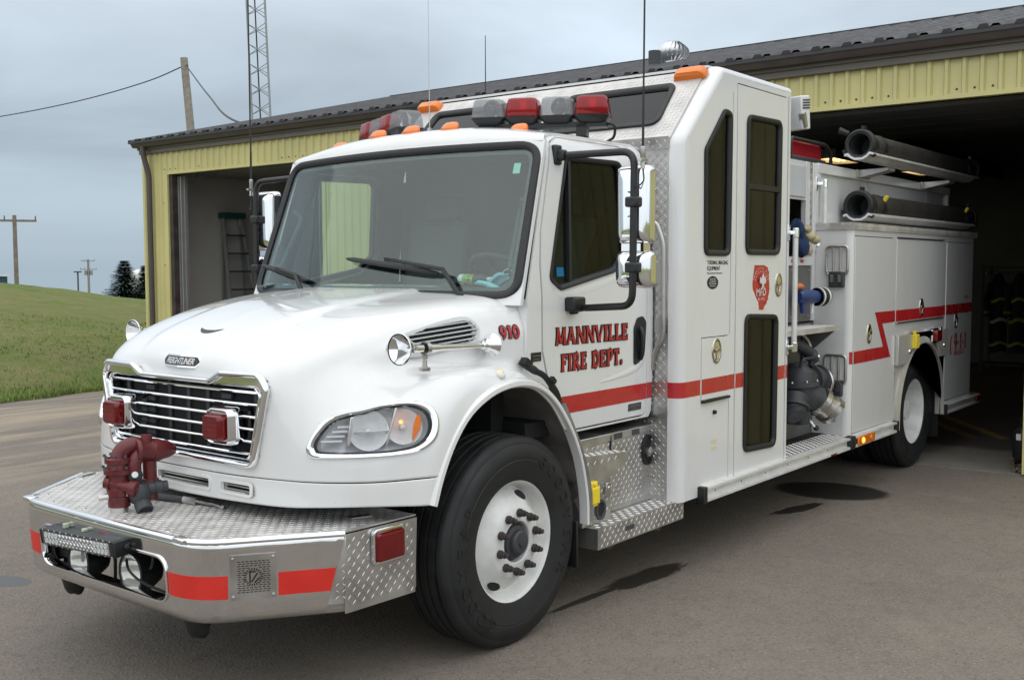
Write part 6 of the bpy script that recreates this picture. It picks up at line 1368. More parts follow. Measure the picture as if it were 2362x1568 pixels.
# front step box with ledge, plug cover and drain ring
mb = MB(); mb.box(.585, .86, -1.125, -1.03, .462, .80); mb.lugs((0, -1.1255, 0), (1, 0, 0), (0, 0, 1), [(.59, .47), (.855, .47), (.855, .70), (.59, .79)], .027, .0019); fbx = B(mb, 'plug_box', ALU, smooth=20)
mb = MB(); mb.prism([(.575, -1.13, .80), (.575, -1.13, .845), (1.03, -1.13, .815), (1.03, -1.13, .765), (.80, -1.13, .68), (.575, -1.13, .70)], (0, .10, 0)); mb.lugs((.575, -1.13, .8455), (.4525, 0, -.030), (0, 1, 0), [(.01, .005), (.45, .005), (.45, .095), (.01, .095)], .030, .003); mb.lugs((0, -1.1305, 0), (1, 0, 0), (0, 0, 1), [(.60, .78), (1.02, .768), (1.02, .805), (.60, .83)], .034, .002); B(mb, 'upper_step', ALU, fbx, smooth=20)
mb = MB(); mb.obox((.66, -1.137, .635), ((1, 0, 0), (0, 1, 0), (0, 0, 1)), (.042, .012, .068)); mb.obox((.672, -1.152, .628), ((1, 0, 0), (0, 1, 0), (0, 0, 1)), (.034, .008, .045)); mb.lathe([(0, .012), (.012, .01), (.014, 0)], (.665, -1.148, .69), (0, -1, 0), 10); B(mb, 'plug_cover', YEL, fbx, bevel=.006)
mb = MB(); mb.ring(ell(.755, .535, .036, .046, 24), [(.012, 0), (.010, -.010), (-.002, -.010), (-.006, 0)], lambda a, b_, d: (a, -1.126+d, b_)); B(mb, 'vent_ring', DGREY, fbx)
mb = MB(); mb.plate(ell(.755, .535, .036, .046, 24), [], lambda a, b_, d: (a, -1.1285+d, b_), .002); B(mb, 'vent_hole', DARK, fbx)
mb = MB(); mb.obox((.815, -1.135, .635), ((1, 0, 0), (0, 1, 0), (0, 0, 1)), (.022, .010, .04)); mb.lathe([(0, .01), (.012, .008), (.014, 0)], (.815, -1.142, .645), (0, -1, 0), 12); B(mb, 'power_socket', STEEL, fbx, bevel=.004)
mb = MB(); mb.box(.60, 1.512, .60, 1.028, .462, .905); mb.box(.622, 1.545, 1.03, 1.20, .348, .46); B(mb, 'battery_box', ALU)
# grab rail on the cab rear edge
mb = MB(); mb.tube(bend_path([(1.41, -1.045, 2.115), (1.425, -1.075, 2.10), (1.435, -1.115, 1.99), (1.435, -1.118, 1.43), (1.425, -1.06, 1.345), (1.425, -1.045, 1.25)], .06, 5), .0155, 12); mb.obox((1.425, -1.05, 1.29), ((1, 0, 0), (0, 1, 0), (0, 0, 1)), (.012, .012, .05)); B(mb, 'cab_grab_rail', STEEL, smooth=60)

# ------------------------------------------------------------------ crew module behind the cab
YM = 1.226
CW = empty('crew_module'); CW.parent = FT
SID_ = [(1.52, .455), (2.95, .455), (2.95, 3.03), (1.955, 3.03), (1.52, 2.60)]
W1 = fillet([(1.728, 1.925), (2.040, 1.925), (2.050, 2.79), (1.965, 2.805), (1.722, 2.545)], [.05, .05, .04, .05, .05], 5)
MD = rrect(2.148, 2.872, .500, 2.985, .012, 3)
W2 = fillet([(2.275, 1.935), (2.765, 1.935), (2.775, 2.815), (2.280, 2.805)], .06, 6)
W3 = fillet([(2.272, .655), (2.742, .635), (2.752, 1.515), (2.277, 1.535)], .06, 6)
HT = rrect(1.695, 2.052, 1.040, 1.422, .004, 2)
def ms(s): return lambda a, b_, d: (a, s*(YM-d), b_)
def gasket(O, mp, parent, wd=.026, glass=GLASST):
    mb = MB(); mb.ring(O, [(.012, -.001), (.009, -.014), (-.004, -.017), (-wd*.7, -.012), (-wd, -.002), (-wd, .02), (.004, .02)], mp); g = mb.build('window_gasket', RUB, parent, smooth=50)
    mb = MB(); mb.plate(offs(O, -.012), [], lambda a, b_, d: mp(a, b_, .006+d), .005); p = mb.build('window_pane', glass, parent); return g
def crew_side(s):
    mp = ms(s); GG = GLASST if s < 0 else GLASSD
    mb = MB(); mb.plate(SID_, [W1, offs(MD, .007), HT if s < 0 else rrect(1.7, 1.701, 1.1, 1.101, 0.0001, 1)] if s < 0 else [W1, offs(MD, .007)], mp, .012); sd_ = mb.build('side_panel', WHITE, CW, bevel=.003)
    gasket(W1, mp, sd_, glass=GG)
    mb = MB(); mb.plate(MD, [W2, W3], lambda a, b_, d: mp(a, b_, d-.003), .015); dr = mb.build('crew_door', WHITE, CW, bevel=.004)
    gasket(W2, lambda a, b_, d: mp(a, b_, d-.003), dr, glass=GG); gasket(W3, lambda a, b_, d: mp(a, b_, d-.003), dr, glass=GG)
    mb = MB(); mb.bar(mp(2.285, 2.362, -.008), mp(2.765, 2.362, -.008), .02, .035); mb.build('sash_bar', RUB, dr)
    mb = MB(); mb.plate(offs(MD, .02), [offs(W2, .01), offs(W3, .01)], lambda a, b_, d: mp(a, b_, .016+d), .01); mb.build('door_frame', DARK, CW)
    # roof-to-front corner, swept
    F = [(1.44, .455), (1.44, 2.20), (1.44, 2.55), (1.450, 2.585), (1.475, 2.612), (1.88, 3.03), (1.905, 3.055), (1.945, 3.072), (2.0, 3.075), (2.95, 3.075)]; S = [(1.52, .455), (1.52, 2.20), (1.52, 2.56), (1.52, 2.585), (1.53, 2.61), (1.925, 3.0), (1.94, 3.02), (1.965, 3.03), (2.0, 3.03), (2.95, 3.03)]
    G = []
    for f_, e_ in zip(F, S):
        row = []
        for q in range(9):
            t_ = q/8; p0 = Vector((f_[0], 1.145, f_[1])); p1 = Vector((f_[0], YM, f_[1])); p2 = Vector((e_[0], YM, e_[1])); P_ = p0*(1-t_)**2+p1*2*t_*(1-t_)+p2*t_*t_; row.append((P_.x, s*P_.y, P_.z))
        G.append(row)
    mb = MB(); mb.grid(np.array(G)); mb.build('corner_moulding', WHITE, CW, smooth=60)
    return sd_, dr
sdl, drl = crew_side(-1); crew_side(1)
mp = ms(-1)
# front wall: tread plate, flat bands
mb = MB(); mb.plate([(-1.145, .455), (1.145, .455), (1.145, 2.60), (-1.145, 2.60)], [], lambda a, b_, d: (1.44+d, a, b_), .01); mb.lugs((1.4395, 0, 0), (0, -1, 0), (0, 0, 1), [(.86, .47), (1.14, .47), (1.14, 2.525), (.80, 2.525)], .027, .0019); mb.build('front_wall', ALU, CW, smooth=20)
for z0, z1 in ((1.752, 1.858), (1.462, 1.548), (.955, 1.018)): mb = MB(); mb.box(1.4345, 1.4372, -1.143, 1.143, z0, z1); mb.build('flat_band', STEEL, CW)
mb = MB(); mb.box(1.4325, 1.4372, -1.144, 1.144, 2.535, 2.605); mb.lugs((1.432, 0, 0), (0, -1, 0), (0, 0, 1), [(.2, 2.54), (1.14, 2.54), (1.14, 2.60), (.2, 2.60)], .027, .0019); mb.build('brow_strip', ALU, CW, smooth=20)
for z in (.60, .72, 2.30, 1.30): mb = MB(); mb.lathe([(0, .006), (.009, .005), (.012, 0)], (1.438, -1.05, z), (-1, 0, 0), 10); mb.build('wall_bolt', STEEL, CW)
# sloping brow with two windows
so_ = Vector((1.4455, 0, 2.600)); sv = Vector((.43, 0, .445)).normalized(); sn = Vector((-sv.z, 0, sv.x))
def slm(a, b_, d): p = so_+sv*b_-sn*d; return (p.x, a, p.z)
SW = [fillet([(s*.15, .13), (s*1.005, .13), (s*.985, .50), (s*.20, .50)] if s > 0 else [(s*.15, .13), (s*.20, .50), (s*.985, .50), (s*1.005, .13)], .06, 6) for s in (-1, 1)]
Lr = .62
mb = MB(); mb.plate([(-1.145, 0), (1.145, 0), (1.145, Lr), (-1.145, Lr)], SW, slm, .012)
tl_ = so_+sn*.0005
for seg_ in ([(-1.14, .005), (1.14, .005), (1.14, .112), (-1.14, .112)], [(-1.14, .525), (1.14, .525), (1.14, .615), (-1.14, .615)], [(-1.14, .11), (-1.03, .11), (-1.01, .53), (-1.14, .53)], [(1.03, .11), (1.14, .11), (1.14, .53), (1.01, .53)], [(-.13, .11), (.13, .11), (.17, .53), (-.17, .53)]):
    mb.lugs(tl_, (0, -1, 0), sv, [(-a, b_) for a, b_ in seg_], .027, .0019)
brow = mb.build('sloped_brow', ALUD, CW, smooth=20)
for O in SW: gasket(O, slm, brow, .034, GLASSD)
mb = MB(); mb.box(1.90, 2.95, -1.145, 1.145, 3.060, 3.0755); mb.build('module_roof', WHITE, CW)
mb = MB(); mb.box(2.925, 2.952, -1.20, 1.20, .46, 3.05); mb.build('rear_wall', GREYW, CW)
mb = MB(); mb.box(1.46, 2.92, -1.19, 1.19, .47, .52); mb.build('crew_floor', DARK, CW)
# inside of the module: benches and the grey trim seen through the panes
OLV = pm('crew_lining', (.34, .335, .32), .8, var=.1)
mb = MB(); mb.box(1.47, 1.50, -1.1, 1.1, .55, 2.55); mb.build('crew_bulkhead', OLV, CW)
mb = MB(); mb.box(2.1, 2.6, -.6, .6, .52, .95); mb.box(2.55, 2.72, -.6, .6, .95, 1.75); mb.build('crew_bench', DGREY, CW, bevel=.03)
mb = MB(); mb.box(2.87, 2.92, -1.15, 1.15, .55, 3.0); mb.build('crew_rear_lining', OLV, CW)
# clearance lamps on the brow
for y in (-1.06, 1.10):
    c_ = Vector(slm(y, .575, -.012)); r = empty('brow_marker'); r.parent = FT
    mb = MB(); O = rrect(-.105, .105, -.036, .036, .018, 4); k = len(O); lays = [(-.012, 1.), (.006, 1.), (.028, .88), (.036, .72)]
    mb.add([c_+Vector((0, a*f_, 0))+sv*(b_*f_)+sn*h_ for h_, f_ in lays for a, b_ in O], [(i*k+j, i*k+(j+1) % k, (i+1)*k+(j+1) % k, (i+1)*k+j) for i in range(3) for j in range(k)]+[tuple(range(k)), tuple(range(3*k, 4*k))]); mb.build('marker_lens', LAMB, r, smooth=30)
    mb = MB(); mb.add([c_+Vector((0, a*1.06, 0))+sv*(b_*1.1)+sn*h_ for h_ in (-.014, -.004) for a, b_ in O], [(j, (j+1) % k, k+(j+1) % k, k+j) for j in range(k)]+[tuple(range(k)), tuple(range(k, 2*k))]); mb.build('marker_base', LAMB, r)
# hatch, paddle handles, stripe pieces, seams
def paddle(x, z, parent, a=.05, b_=.072, m=BRASS, y=YM, s=-1):
    r = empty('paddle_handle'); r.parent = parent; mpp = lambda p, q, d: (p, s*(y-d), q)
    mb = MB(); mb.ring(ell(x, z, a*.86, b_*.88, 28), [(.010, 0), (.008, -.006), (.0, -.008), (-.008, -.004), (-.012, .004)], mpp); mb.build('handle_bezel', m, r, smooth=60)
    # shallow dished pan
    G = [[mpp(x+a*.80*f_*math.cos(t_), z+b_*.82*f_*math.sin(t_), -.004+.0035*(1-f_*f_)) for t_ in (2*PI*i/24 for i in range(25))] for f_ in (1, .8, .5, .2, .01)]; mb = MB(); mb.grid(np.array(G)); mb.build('handle_pan', CHROME, r, smooth=60)
    mb = MB(); mb.obox(mpp(x, z+.006, -.011), ((1, 0, .15), (0, 1, 0), (-.15, 0, 1)), (a*.62, .006, b_*.16)); mb.obox(mpp(x+a*.1, z-b_*.45, -.009), ((.3, 0, 1), (0, 1, 0), (1, 0, -.3)), (b_*.26, .004, .008)); mb.build('paddle', m, r, bevel=.003)
    for q in range(4): t_ = PI/4+q*PI/2; mb = MB(); mb.lathe([(0, .003), (.003, .002), (.0035, 0)], mpp(x+a*.92*math.cos(t_), z+b_*.93*math.sin(t_), -.007), (0, s, 0), 6); mb.build('handle_screw', STEEL, r)
mb = MB(); mb.plate(offs(HT, -.004), [], lambda a, b_, d: mp(a, b_, d-.004), .02); ht_ = mb.build('side_hatch', WHITE, CW, bevel=.003)
mb = MB(); mb.plate(offs(HT, .02), [], lambda a, b_, d: mp(a, b_, .031+d), .01); mb.build('hatch_recess', DARK, CW)
mb = MB(); mb.bar(mp(1.70, 1.032, -.010), mp(2.050, 1.036, -.010), .022, .014); mb.build('hatch_lip', RUB, CW)
paddle(1.885, 1.332, FT, .056, .078, BRASS, YM+.004); paddle(2.775, 1.725, FT, .052, .082, BRASS, YM+.003)
mb = MB(); mb.lathe([(0, .02), (.012, .018), (.014, 0)], mp(1.865, .955, 0), (0, -1, 0), 10); mb.build('hatch_knob', RUB, CW)
mb = MB(); mb.bar(mp(2.062, .52, -.001), mp(2.062, 1.03, -.001), .004, .005); mb.bar(mp(2.066, 1.43, -.001), mp(2.085, 2.93, -.001), .004, .005); mb.bar(mp(1.70, .475, -.001), mp(2.06, .475, -.001), .004, .004); mb.build('panel_seam', GREYW, CW, smooth=0)
mb = MB(); mb.bar(mp(2.905, .47, -.002), mp(2.905, 3.0, -.002), .006, .006); mb.build('rear_seam', GREYW, CW)
for z0 in (.715, .760): mb = MB(); mb.plate(rrect(1.845, 1.905, z0, z0+.026, .002), [], lambda a, b_, d: mp(a, b_, d-.0012), .001); mb.build('tape_remnant', pm('tan_tape', (.62, .55, .36), .8) if 'tan_tape' not in bpy.data.materials else bpy.data.materials['tan_tape'], CW)
ZS0, ZS1 = 1.077, 1.170
def strip(x0, x1, off_, parent=None): mb = MB(); mb.plate([(x0, ZS0), (x1, ZS0), (x1, ZS1), (x0, ZS1)], [], lambda a, b_, d: mp(a, b_, d-off_), .001); mb.build('red_stripe', RED, parent or CW)
strip(1.52, 1.688, .0012); strip(1.701, 2.047, .0052, ht_); strip(2.058, 2.139, .0012); strip(2.150, 2.258, .0042, drl); strip(2.768, 2.870, .0042, drl); strip(2.881, 2.948, .0012)
G = []
for q in range(9):
    t_ = q/8; p0 = Vector((1.44, -1.145)); p1 = Vector((1.44, -YM)); p2 = Vector((1.52, -YM)); P_ = p0*(1-t_)**2+p1*2*t_*(1-t_)+p2*t_*t_; n_ = Vector((P_.x-1.52, P_.y+1.145)).normalized()*.0012; G.append([(P_.x+n_.x, P_.y+n_.y, z) for z in (ZS0, ZS1)])
mb = MB(); mb.grid(np.array(G)); mb.build('red_stripe', RED, CW)
# lettering and shield-shaped decal
mb = MB(); tf = lambda X, Y, Z, x0, z0: mp(x0+X, z0+Y, -.0008-Z)
mb.text('THERMAL IMAGING', .036, lambda X, Y, Z: tf(X, Y, Z, 1.762, 1.862), .0005, bold=.008, align='LEFT', sx=.86); mb.text('EQUIPMENT', .036, lambda X, Y, Z: tf(X, Y, Z, 1.762, 1.827), .0005, bold=.008, align='LEFT', sx=.86); mb.text('Made possible with donations from', .015, lambda X, Y, Z: tf(X, Y, Z, 1.762, 1.805), .0005, align='LEFT', sx=.92); mb.build('notice_lettering', INK, CW, smooth=0)
mb = MB(); mb.plate(ell(1.835, 1.752, .072, .040, 28), [], lambda a, b_, d: mp(a, b_, d-.0012), .001); bad = mb.build('notice_badge', INK, CW)
mb = MB()
for k_, t_ in enumerate(('Big Horn Oilfield', 'Connie Broadwood', 'Minburn Mannville Fire', 'and Rural Services')): mb.text(t_, .013, lambda X, Y, Z: mp(1.835+X, 1.770-k_*.014+Y, -.0014-Z), .0004, sx=.8)
mb.build('badge_lettering', WHITE2, CW, smooth=0)
SHD = [(2.405, 1.858), (2.545, 1.858), (2.60, 1.845), (2.612, 1.832), (2.600, 1.822), (2.622, 1.822), (2.628, 1.76), (2.635, 1.70), (2.625, 1.665), (2.610, 1.640), (2.622, 1.632), (2.600, 1.622), (2.590, 1.60), (2.565, 1.592), (2.545, 1.565), (2.52, 1.562), (2.480, 1.566), (2.470, 1.615), (2.430, 1.650), (2.405, 1.68), (2.385, 1.70), (2.378, 1.74)]
mb = MB(); mb.plate(SHD, [], lambda a, b_, d: mp(a, b_, d-.0042), .001); shd = mb.build('shield_decal', RED, drl)
mb = MB(); mb.text('MFD', .066, lambda X, Y, Z: mp(2.508+X, 1.658+Y, -.0044-Z), .0004, bold=.008, sx=1.15); mb.text('Est. 1913', .024, lambda X, Y, Z: mp(2.512+X, 1.628+Y, -.0044-Z), .0004, sx=1.1)
for word, rad, a0, sz in (('MANNVILLE FIRE', .112, 100, .020), ('DEPARTMENT', .088, 90, .018)):
    for i, ch in enumerate(word):
        an = R(90-(i-(len(word)-1)/2)*(150/len(word))); cx_, cz_ = 2.508+rad*math.cos(an), 1.730+rad*.92*math.sin(an); rot = an-PI/2
        mb.text(ch, sz, lambda X, Y, Z: mp(cx_+X*math.cos(rot)-Y*math.sin(rot), cz_+X*math.sin(rot)+Y*math.cos(rot), -.0044-Z), .0004)
# small figure with crossed axes
for P_ in ([(2.478, 1.700), (2.490, 1.694), (2.548, 1.752), (2.536, 1.758)], [(2.540, 1.694), (2.550, 1.700), (2.484, 1.758), (2.472, 1.752)], [(2.488, 1.735), (2.536, 1.735), (2.545, 1.765), (2.526, 1.790), (2.512, 1.805), (2.498, 1.790), (2.480, 1.765)], [(2.462, 1.745), (2.474, 1.735), (2.482, 1.77), (2.468, 1.785)], [(2.546, 1.735), (2.558, 1.745), (2.552, 1.785), (2.540, 1.77)]):
    mb.plate(P_, [], lambda a, b_, d: mp(a, b_, d-.0054-.0001*len(mb.v)/20), .0004)
mb.build('decal_print', WHITE2, shd, smooth=0)
# ------------------------------------------------------------------ aluminium rub rail
RPF = [(1.222, .425), (1.268, .425), (1.268, .441), (1.240, .447), (1.240, .490), (1.268, .497), (1.268, .513), (1.222, .513)]
def rail(x0, x1, s=-1, cap0=True, cap1=True):
    mb = MB(); mb.prism([(x0, s*y, z) for y, z in RPF], (x1-x0, 0, 0)); r = B(mb, 'rub_rail', EXTR)
    for x, c_ in ((x0, cap0), (x1, cap1)):
        if c_: mb = MB(); mb.box(x-.022, x+.022, *sorted((s*1.215, s*1.274)), .418, .520); B(mb, 'rail_cap', RUB, r, bevel=.005)
    q = x0+.18
    while q < x1-.08: mb = MB(); mb.lathe([(0, .004), (.004, .003), (.006, 0)], (q, s*1.240, .468), (0, s, 0), 8); B(mb, 'rail_rivet', DGREY, r); q += .36
rail(1.69, 4.085); rail(4.145, 5.165, cap0=True, cap1=True); rail(6.565, 7.74, cap0=True, cap1=False); rail(1.69, 7.7, 1, False, False)
mb = MB(); mb.obox((4.40, -1.272, .468), ((1, 0, 0), (0, 1, 0), (0, 0, 1)), (.185, .008, .036)); dl = B(mb, 'rail_lamp', LAMB, bevel=.008, seg=3)
for x in (4.31, 4.49): mb = MB(); mb.lathe([(0, .012), (.020, .010), (.026, 0)], (x, -1.279, .468), (0, -1, 0), 14); B(mb, 'lamp_bead', AMB if x < 4.4 else LAMB, dl)
mb = MB(); mb.obox((7.66, -1.270, .475), ((1, 0, 0), (0, 1, 0), (0, 0, 1)), (.075, .012, .030)); B(mb, 'tail_marker', LRED, bevel=.006)
mb = MB(); mb.obox((3.72, -1.2705, .432), ((1, 0, 0), (0, 1, 0), (0, 0, 1)), (.05, .003, .006)); B(mb, 'rail_reflector', LRED)

# ------------------------------------------------------------------ pump bay
PB = empty('pump_bay'); PB.parent = FT
FL = [(2.955, -1.222), (4.125, -1.222), (4.125, -.925), (2.955, -.925)]
mb = MB(); mb.box(2.952, 4.128, -1.224, -.90, .495, .515); mb.lugs((0, 0, .5155), (1, 0, 0), (0, 1, 0), FL, .034, .004); mb.build('pump_step', ALU, PB, smooth=20)
GP = pm('grey_panel', (.17, .165, .155), .5, .4, var=.15, vs=6, detail=6)
YB = -.92
mb = MB(); mb.box(2.95, 4.128, YB, YB+.03, .52, 1.405); mb.build('lower_panel', GP, PB)
mb = MB(); mb.box(2.95, 4.062, YB, YB+.03, 1.42, 1.852); mb.build('steel_panel', GP, PB)
mb = MB(); mb.box(4.064, 4.128, YB-.012, YB+.03, 1.42, 2.66); mb.box(2.95, 4.064, YB-.012, YB+.03, 1.855, 1.925); mb.box(3.925, 4.0, YB-.012, YB+.03, 1.925, 2.66); mb.box(2.95, 3.925, YB-.008, YB+.03, 2.36, 2.66); mb.build('white_frame', WHITE, PB, bevel=.003)
mb = MB(); mb.box(4.0, 4.064, YB-.004, YB+.03, 1.925, 2.66); mb.lugs((0, YB-.0045, 0), (1, 0, 0), (0, 0, 1), [(4.002, 1.93), (4.062, 1.93), (4.062, 2.65), (4.002, 2.65)], .03, .002); mb.build('tread_strip', ALU, PB, smooth=20)
mb = MB(); mb.box(2.95, 3.925, YB+.25, YB+.28, 1.925, 2.36); mb.box(2.95, 3.925, YB, YB+.25, 1.90, 1.925); mb.build('crosslay_well', DARK, PB)
mb = MB(); mb.box(3.3, 3.91, YB-.02, YB-.008, 2.38, 2.62); mb.build('grey_cover', GREYW, PB, bevel=.006)
for x in (3.69, 3.86): mb = MB(); mb.box(x-.03, x+.03, YB-.0145, YB-.0125, 1.878, 1.902); mb.build('red_label', RED, PB)
for x, z in ((3.70, 1.82), (4.03, 1.82), (3.70, 1.46), (4.02, 1.46), (3.75, 1.36), (4.05, .60)): mb = MB(); mb.lathe([(0, .006), (.007, .005), (.009, 0)], (x, YB-.001, z), (0, -1, 0), 8); mb.build('panel_bolt', STEEL, PB)
# running-board shelf with gusset
mb = MB(); mb.box(2.955, 4.00, -1.185, YB-.002, 1.355, 1.392); mb.lugs((0, 0, 1.3925), (1, 0, 0), (0, 1, 0), [(2.96, -1.18), (3.995, -1.18), (3.995, -.93), (2.96, -.93)], .030, .003); mb.lugs((0, -1.1855, 0), (1, 0, 0), (0, 0, 1), [(2.96, 1.357), (3.995, 1.357), (3.995, 1.391), (2.96, 1.391)], .03, .002); shf = mb.build('pump_shelf', ALUD, PB, smooth=20)
for x in (3.95, 3.1): mb = MB(); mb.prism([(x, -1.17, 1.354), (x, YB-.002, 1.354), (x, YB-.002, 1.14)], (.006, 0, 0)); mb.build('shelf_gusset', GP, shf)
# big intake valve
VL = empty('intake_valve'); VL.parent = FT; o_ = Vector((3.60, -1.04, .96))
mb = MB(); mb.lathe([(0, -.16), (.085, -.155), (.112, -.10), (.120, -.02), (.150, -.018), (.150, .018), (.120, .02), (.112, .09), (.07, .14), (.07, .165), (0, .165)], o_, (0, .1, 1), 24); mb.tube([o_+Vector((.0, .14, .02)), o_+Vector((0, 0, .0))], .12, 18); mb.lathe([(.085, 0), (.085, .10), (.115, .105), (.115, .13), (.09, .135), (.09, .21), (.105, .215), (.105, .235), (0, .24)], o_+Vector((.02, -.01, .03)), (1, -.18, 0), 24); mb.build('valve_housing', IRON, VL, smooth=30)
mb = MB(); d_ = Vector((.62, -.42, -.58)).normalized(); mb.tube([o_+Vector((0, 0, -.06)), o_+d_*.20], [.12, .105], 20); mb.build('outlet_neck', IRON, VL, smooth=40)
mb = MB(); e0 = o_+d_*.19; mb.lathe([(.10, 0), (.118, .004), (.120, .05), (.108, .055), (.106, .075)], e0, d_, 28); mb.build('swivel_ring', STEEL, VL, smooth=30)
mb = MB(); mb.lathe([(.104, .07), (.104, .12), (.112, .125), (.112, .165), (.098, .17), (.060, .165), (.05, .12), (0, .11)], e0, d_, 28); u, w, dd = basis(d_)
for k in range(4): a = PI/4+k*PI/2; mb.obox(e0+d_*.155+(u*math.cos(a)+w*math.sin(a))*.105, (u*math.cos(a)+w*math.sin(a), d_, d_.cross(u*math.cos(a)+w*math.sin(a))), (.018, .022, .03))
mb.build('storz_coupling', STEEL, VL, smooth=30)
mb = MB(); mb.tube([o_+Vector((-.08, 0, -.08)), o_+Vector((-.15, -.02, -.20))], [.10, .085], 16); mb.lathe([(.088, 0), (.092, .03), (.07, .05), (0, .055)], o_+Vector((-.14, -.02, -.19)), (-.35, -.5, -.5), 20); mb.lathe([(.10, 0), (.112, .003), (.112, .022), (.098, .025)], o_+Vector((-.115, -.015, -.145)), (-.35, -.1, -.6), 24); mb.build('relief_elbow', IRON, VL, smooth=30)
for k in range(8):
    a = 2*PI*k/8
    for cc, ax_, rr_ in ((o_+Vector((.135, -.035, .03)), Vector((1, -.18, 0)), .10), (o_+d_*.198, d_, .112), (o_+Vector((0, 0, .018)), Vector((0, .1, 1)), .138)):
        u, w, dd = basis(ax_); mb = MB(); mb.lathe([(0, .016), (.008, .015), (.010, .0)], cc+(u*math.cos(a)+w*math.sin(a))*rr_, ax_, 6); mb.build('flange_bolt', STEEL, VL)
mb = MB(); mb.tube([o_+Vector((-.03, -.02, -.15)), o_+Vector((.0, -.03, -.29))], [.07, .055], 14); mb.build('drain_leg', IRON, VL)
mb = MB(); mb.tube([o_+Vector((.05, -.05, -.26)), o_+Vector((.10, -.09, -.33))], .010, 8); mb.build('drain_handle', CHROME, VL); mb = MB(); mb.lathe([(0, -.022), (.016, -.016), (.022, 0), (.016, .016), (0, .022)], o_+Vector((.105, -.094, -.336)), (0, 0, 1), 12); mb.build('handle_ball', RUB, VL)
hw = o_+Vector((.30, -.055, .0)); hx = Vector((1, -.25, 0)).normalized(); u, w, dd = basis(hx); mb = MB(); mb.tube([hw+u*.095*math.cos(t_)+w*.095*math.sin(t_) for t_ in (2*PI*i/32 for i in range(32))], .015, 10, closed=True)
for k in range(3): a = 2*PI*k/3+.5; mb.bar(hw, hw+(u*math.cos(a)+w*math.sin(a))*.09, .012, .012, hx)
mb.tube([hw, hw-hx*.10], .02, 8); mb.build('hand_wheel', STEEL, VL, smooth=50)
mb = MB(); q = hw+Vector((0, 0, -.07)); mb.tube([q, q+hx*.13], .015, 10); mb.build('wheel_knob', RUB, VL)
mb = MB(); mb.tube(bend_path([o_+Vector((-.06, -.03, .14)), o_+Vector((-.06, -.05, .20)), o_+Vector((.12, -.07, .20)), o_+Vector((.12, -.05, .13))], .03), .012, 8); mb.box(3.68, 3.71, -1.10, -1.07, 1.10, 1.16); mb.build('lift_handle', IRON, VL)
# plumbing above the valve
mb = MB(); mb.tube(smooth_path([(3.50, -.95, 1.32), (3.56, -1.02, 1.27), (3.66, -1.06, 1.22), (3.72, -1.08, 1.18)], 5), [.05]*5+[.045]*11, 12); mb.lathe([(.05, 0), (.055, .03), (.04, .05), (.04, .08)], (3.70, -1.07, 1.19), (.6, -.3, -.5), 16); B(mb, 'discharge_elbow', IRON, smooth=40)
mb = MB(); mb.lathe([(.030, 0), (.034, .02), (.022, .03), (0, .03)], (3.755, -1.10, 1.155), (.5, -.5, .2), 14); B(mb, 'chrome_cap', CHROME)
mb = MB(); mb.tube(smooth_path([(3.60, -.95, 1.34), (3.72, -1.0, 1.33), (3.80, -1.03, 1.25), (3.78, -1.05, 1.15)], 6), .014, 8); mb.tube(smooth_path([(3.74, -1.09, 1.14), (3.77, -1.09, 1.08), (3.83, -1.07, 1.02), (3.84, -1.04, .95)], 6), .013, 8); B(mb, 'drain_hose', STEEL)
mb = MB(); mb.tube([(3.45, -.93, 1.2), (3.45, -.93, .9)], .03, 10); mb.tube([(3.35, -.93, 1.3), (3.35, -.93, .6)], .02, 10); mb.tube([(3.9, -.935, 1.3), (3.9, -.935, .95)], .015, 8); mb.tube([(3.62, -.935, .66), (3.86, -.94, .62)], .010, 8); B(mb, 'pump_piping', DGREY)
# folded rag and nozzle in the crosslay
cl_ = empty('work_gloves', (3.72, -.95, 1.935)); tag(cl_, 'blue and tan work gloves stuffed in the opening above the pump', 'gloves')
CLB = pm('navy_cloth', (.010, .03, .085), .9, var=.35, vs=18, bump=.5, bs=40, bd=.01); CLT = pm('tan_leather', (.42, .36, .22), .8, var=.2, vs=20)
rnd = random.Random(8)
def blob(c_, r_, sc, m, nm, par, sd):
    mb = MB(); rn = random.Random(sd); ph = [rn.uniform(0, 6) for _ in range(6)]; G = []
    for i in range(13):
        t_ = PI*i/12; G.append([(c_[0]+sc[0]*r_*math.sin(t_)*math.cos(p)*(1+.22*math.sin(3*p+ph[0])*math.sin(2*t_+ph[1])), c_[1]+sc[1]*r_*math.sin(t_)*math.sin(p)*(1+.22*math.sin(4*p+ph[2])), c_[2]+sc[2]*r_*math.cos(t_)*(1+.15*math.sin(3*p+ph[3]))) for p in (2*PI*k/18 for k in range(19))])
    mb.grid(np.array(G)); mb.build(nm, m, par, smooth=60)
blob((0, 0, .20), .065, (1, .8, 1.1), CLB, 'cuff', cl_, 1); blob((.05, -.02, .13), .05, (.9, .7, 1.3), CLB, 'cuff', cl_, 12); blob((.02, -.03, .06), .065, (.9, .8, 1.1), CLB, 'cuff', cl_, 2); blob((.13, -.05, .14), .05, (1.5, .8, .7), CLT, 'fingers', cl_, 3); blob((.21, -.06, .12), .04, (1.6, .9, .8), CLT, 'fingers', cl_, 4); blob((.10, -.04, -.0+.04), .05, (1, .8, .8), CLT, 'thumb', cl_, 5); blob((.08, -.05, .20), .035, (1.2, .8, .8), CLT, 'fingers', cl_, 6)
nz_ = empty('hose_nozzle', (3.66, -1.01, 1.62)); tag(nz_, 'blue hose nozzle with black bumper held above the pump shelf', 'nozzle')
BLU = pm('nozzle_blue', (.008, .035, .15), .45, var=.2, vs=12, coat=.3)
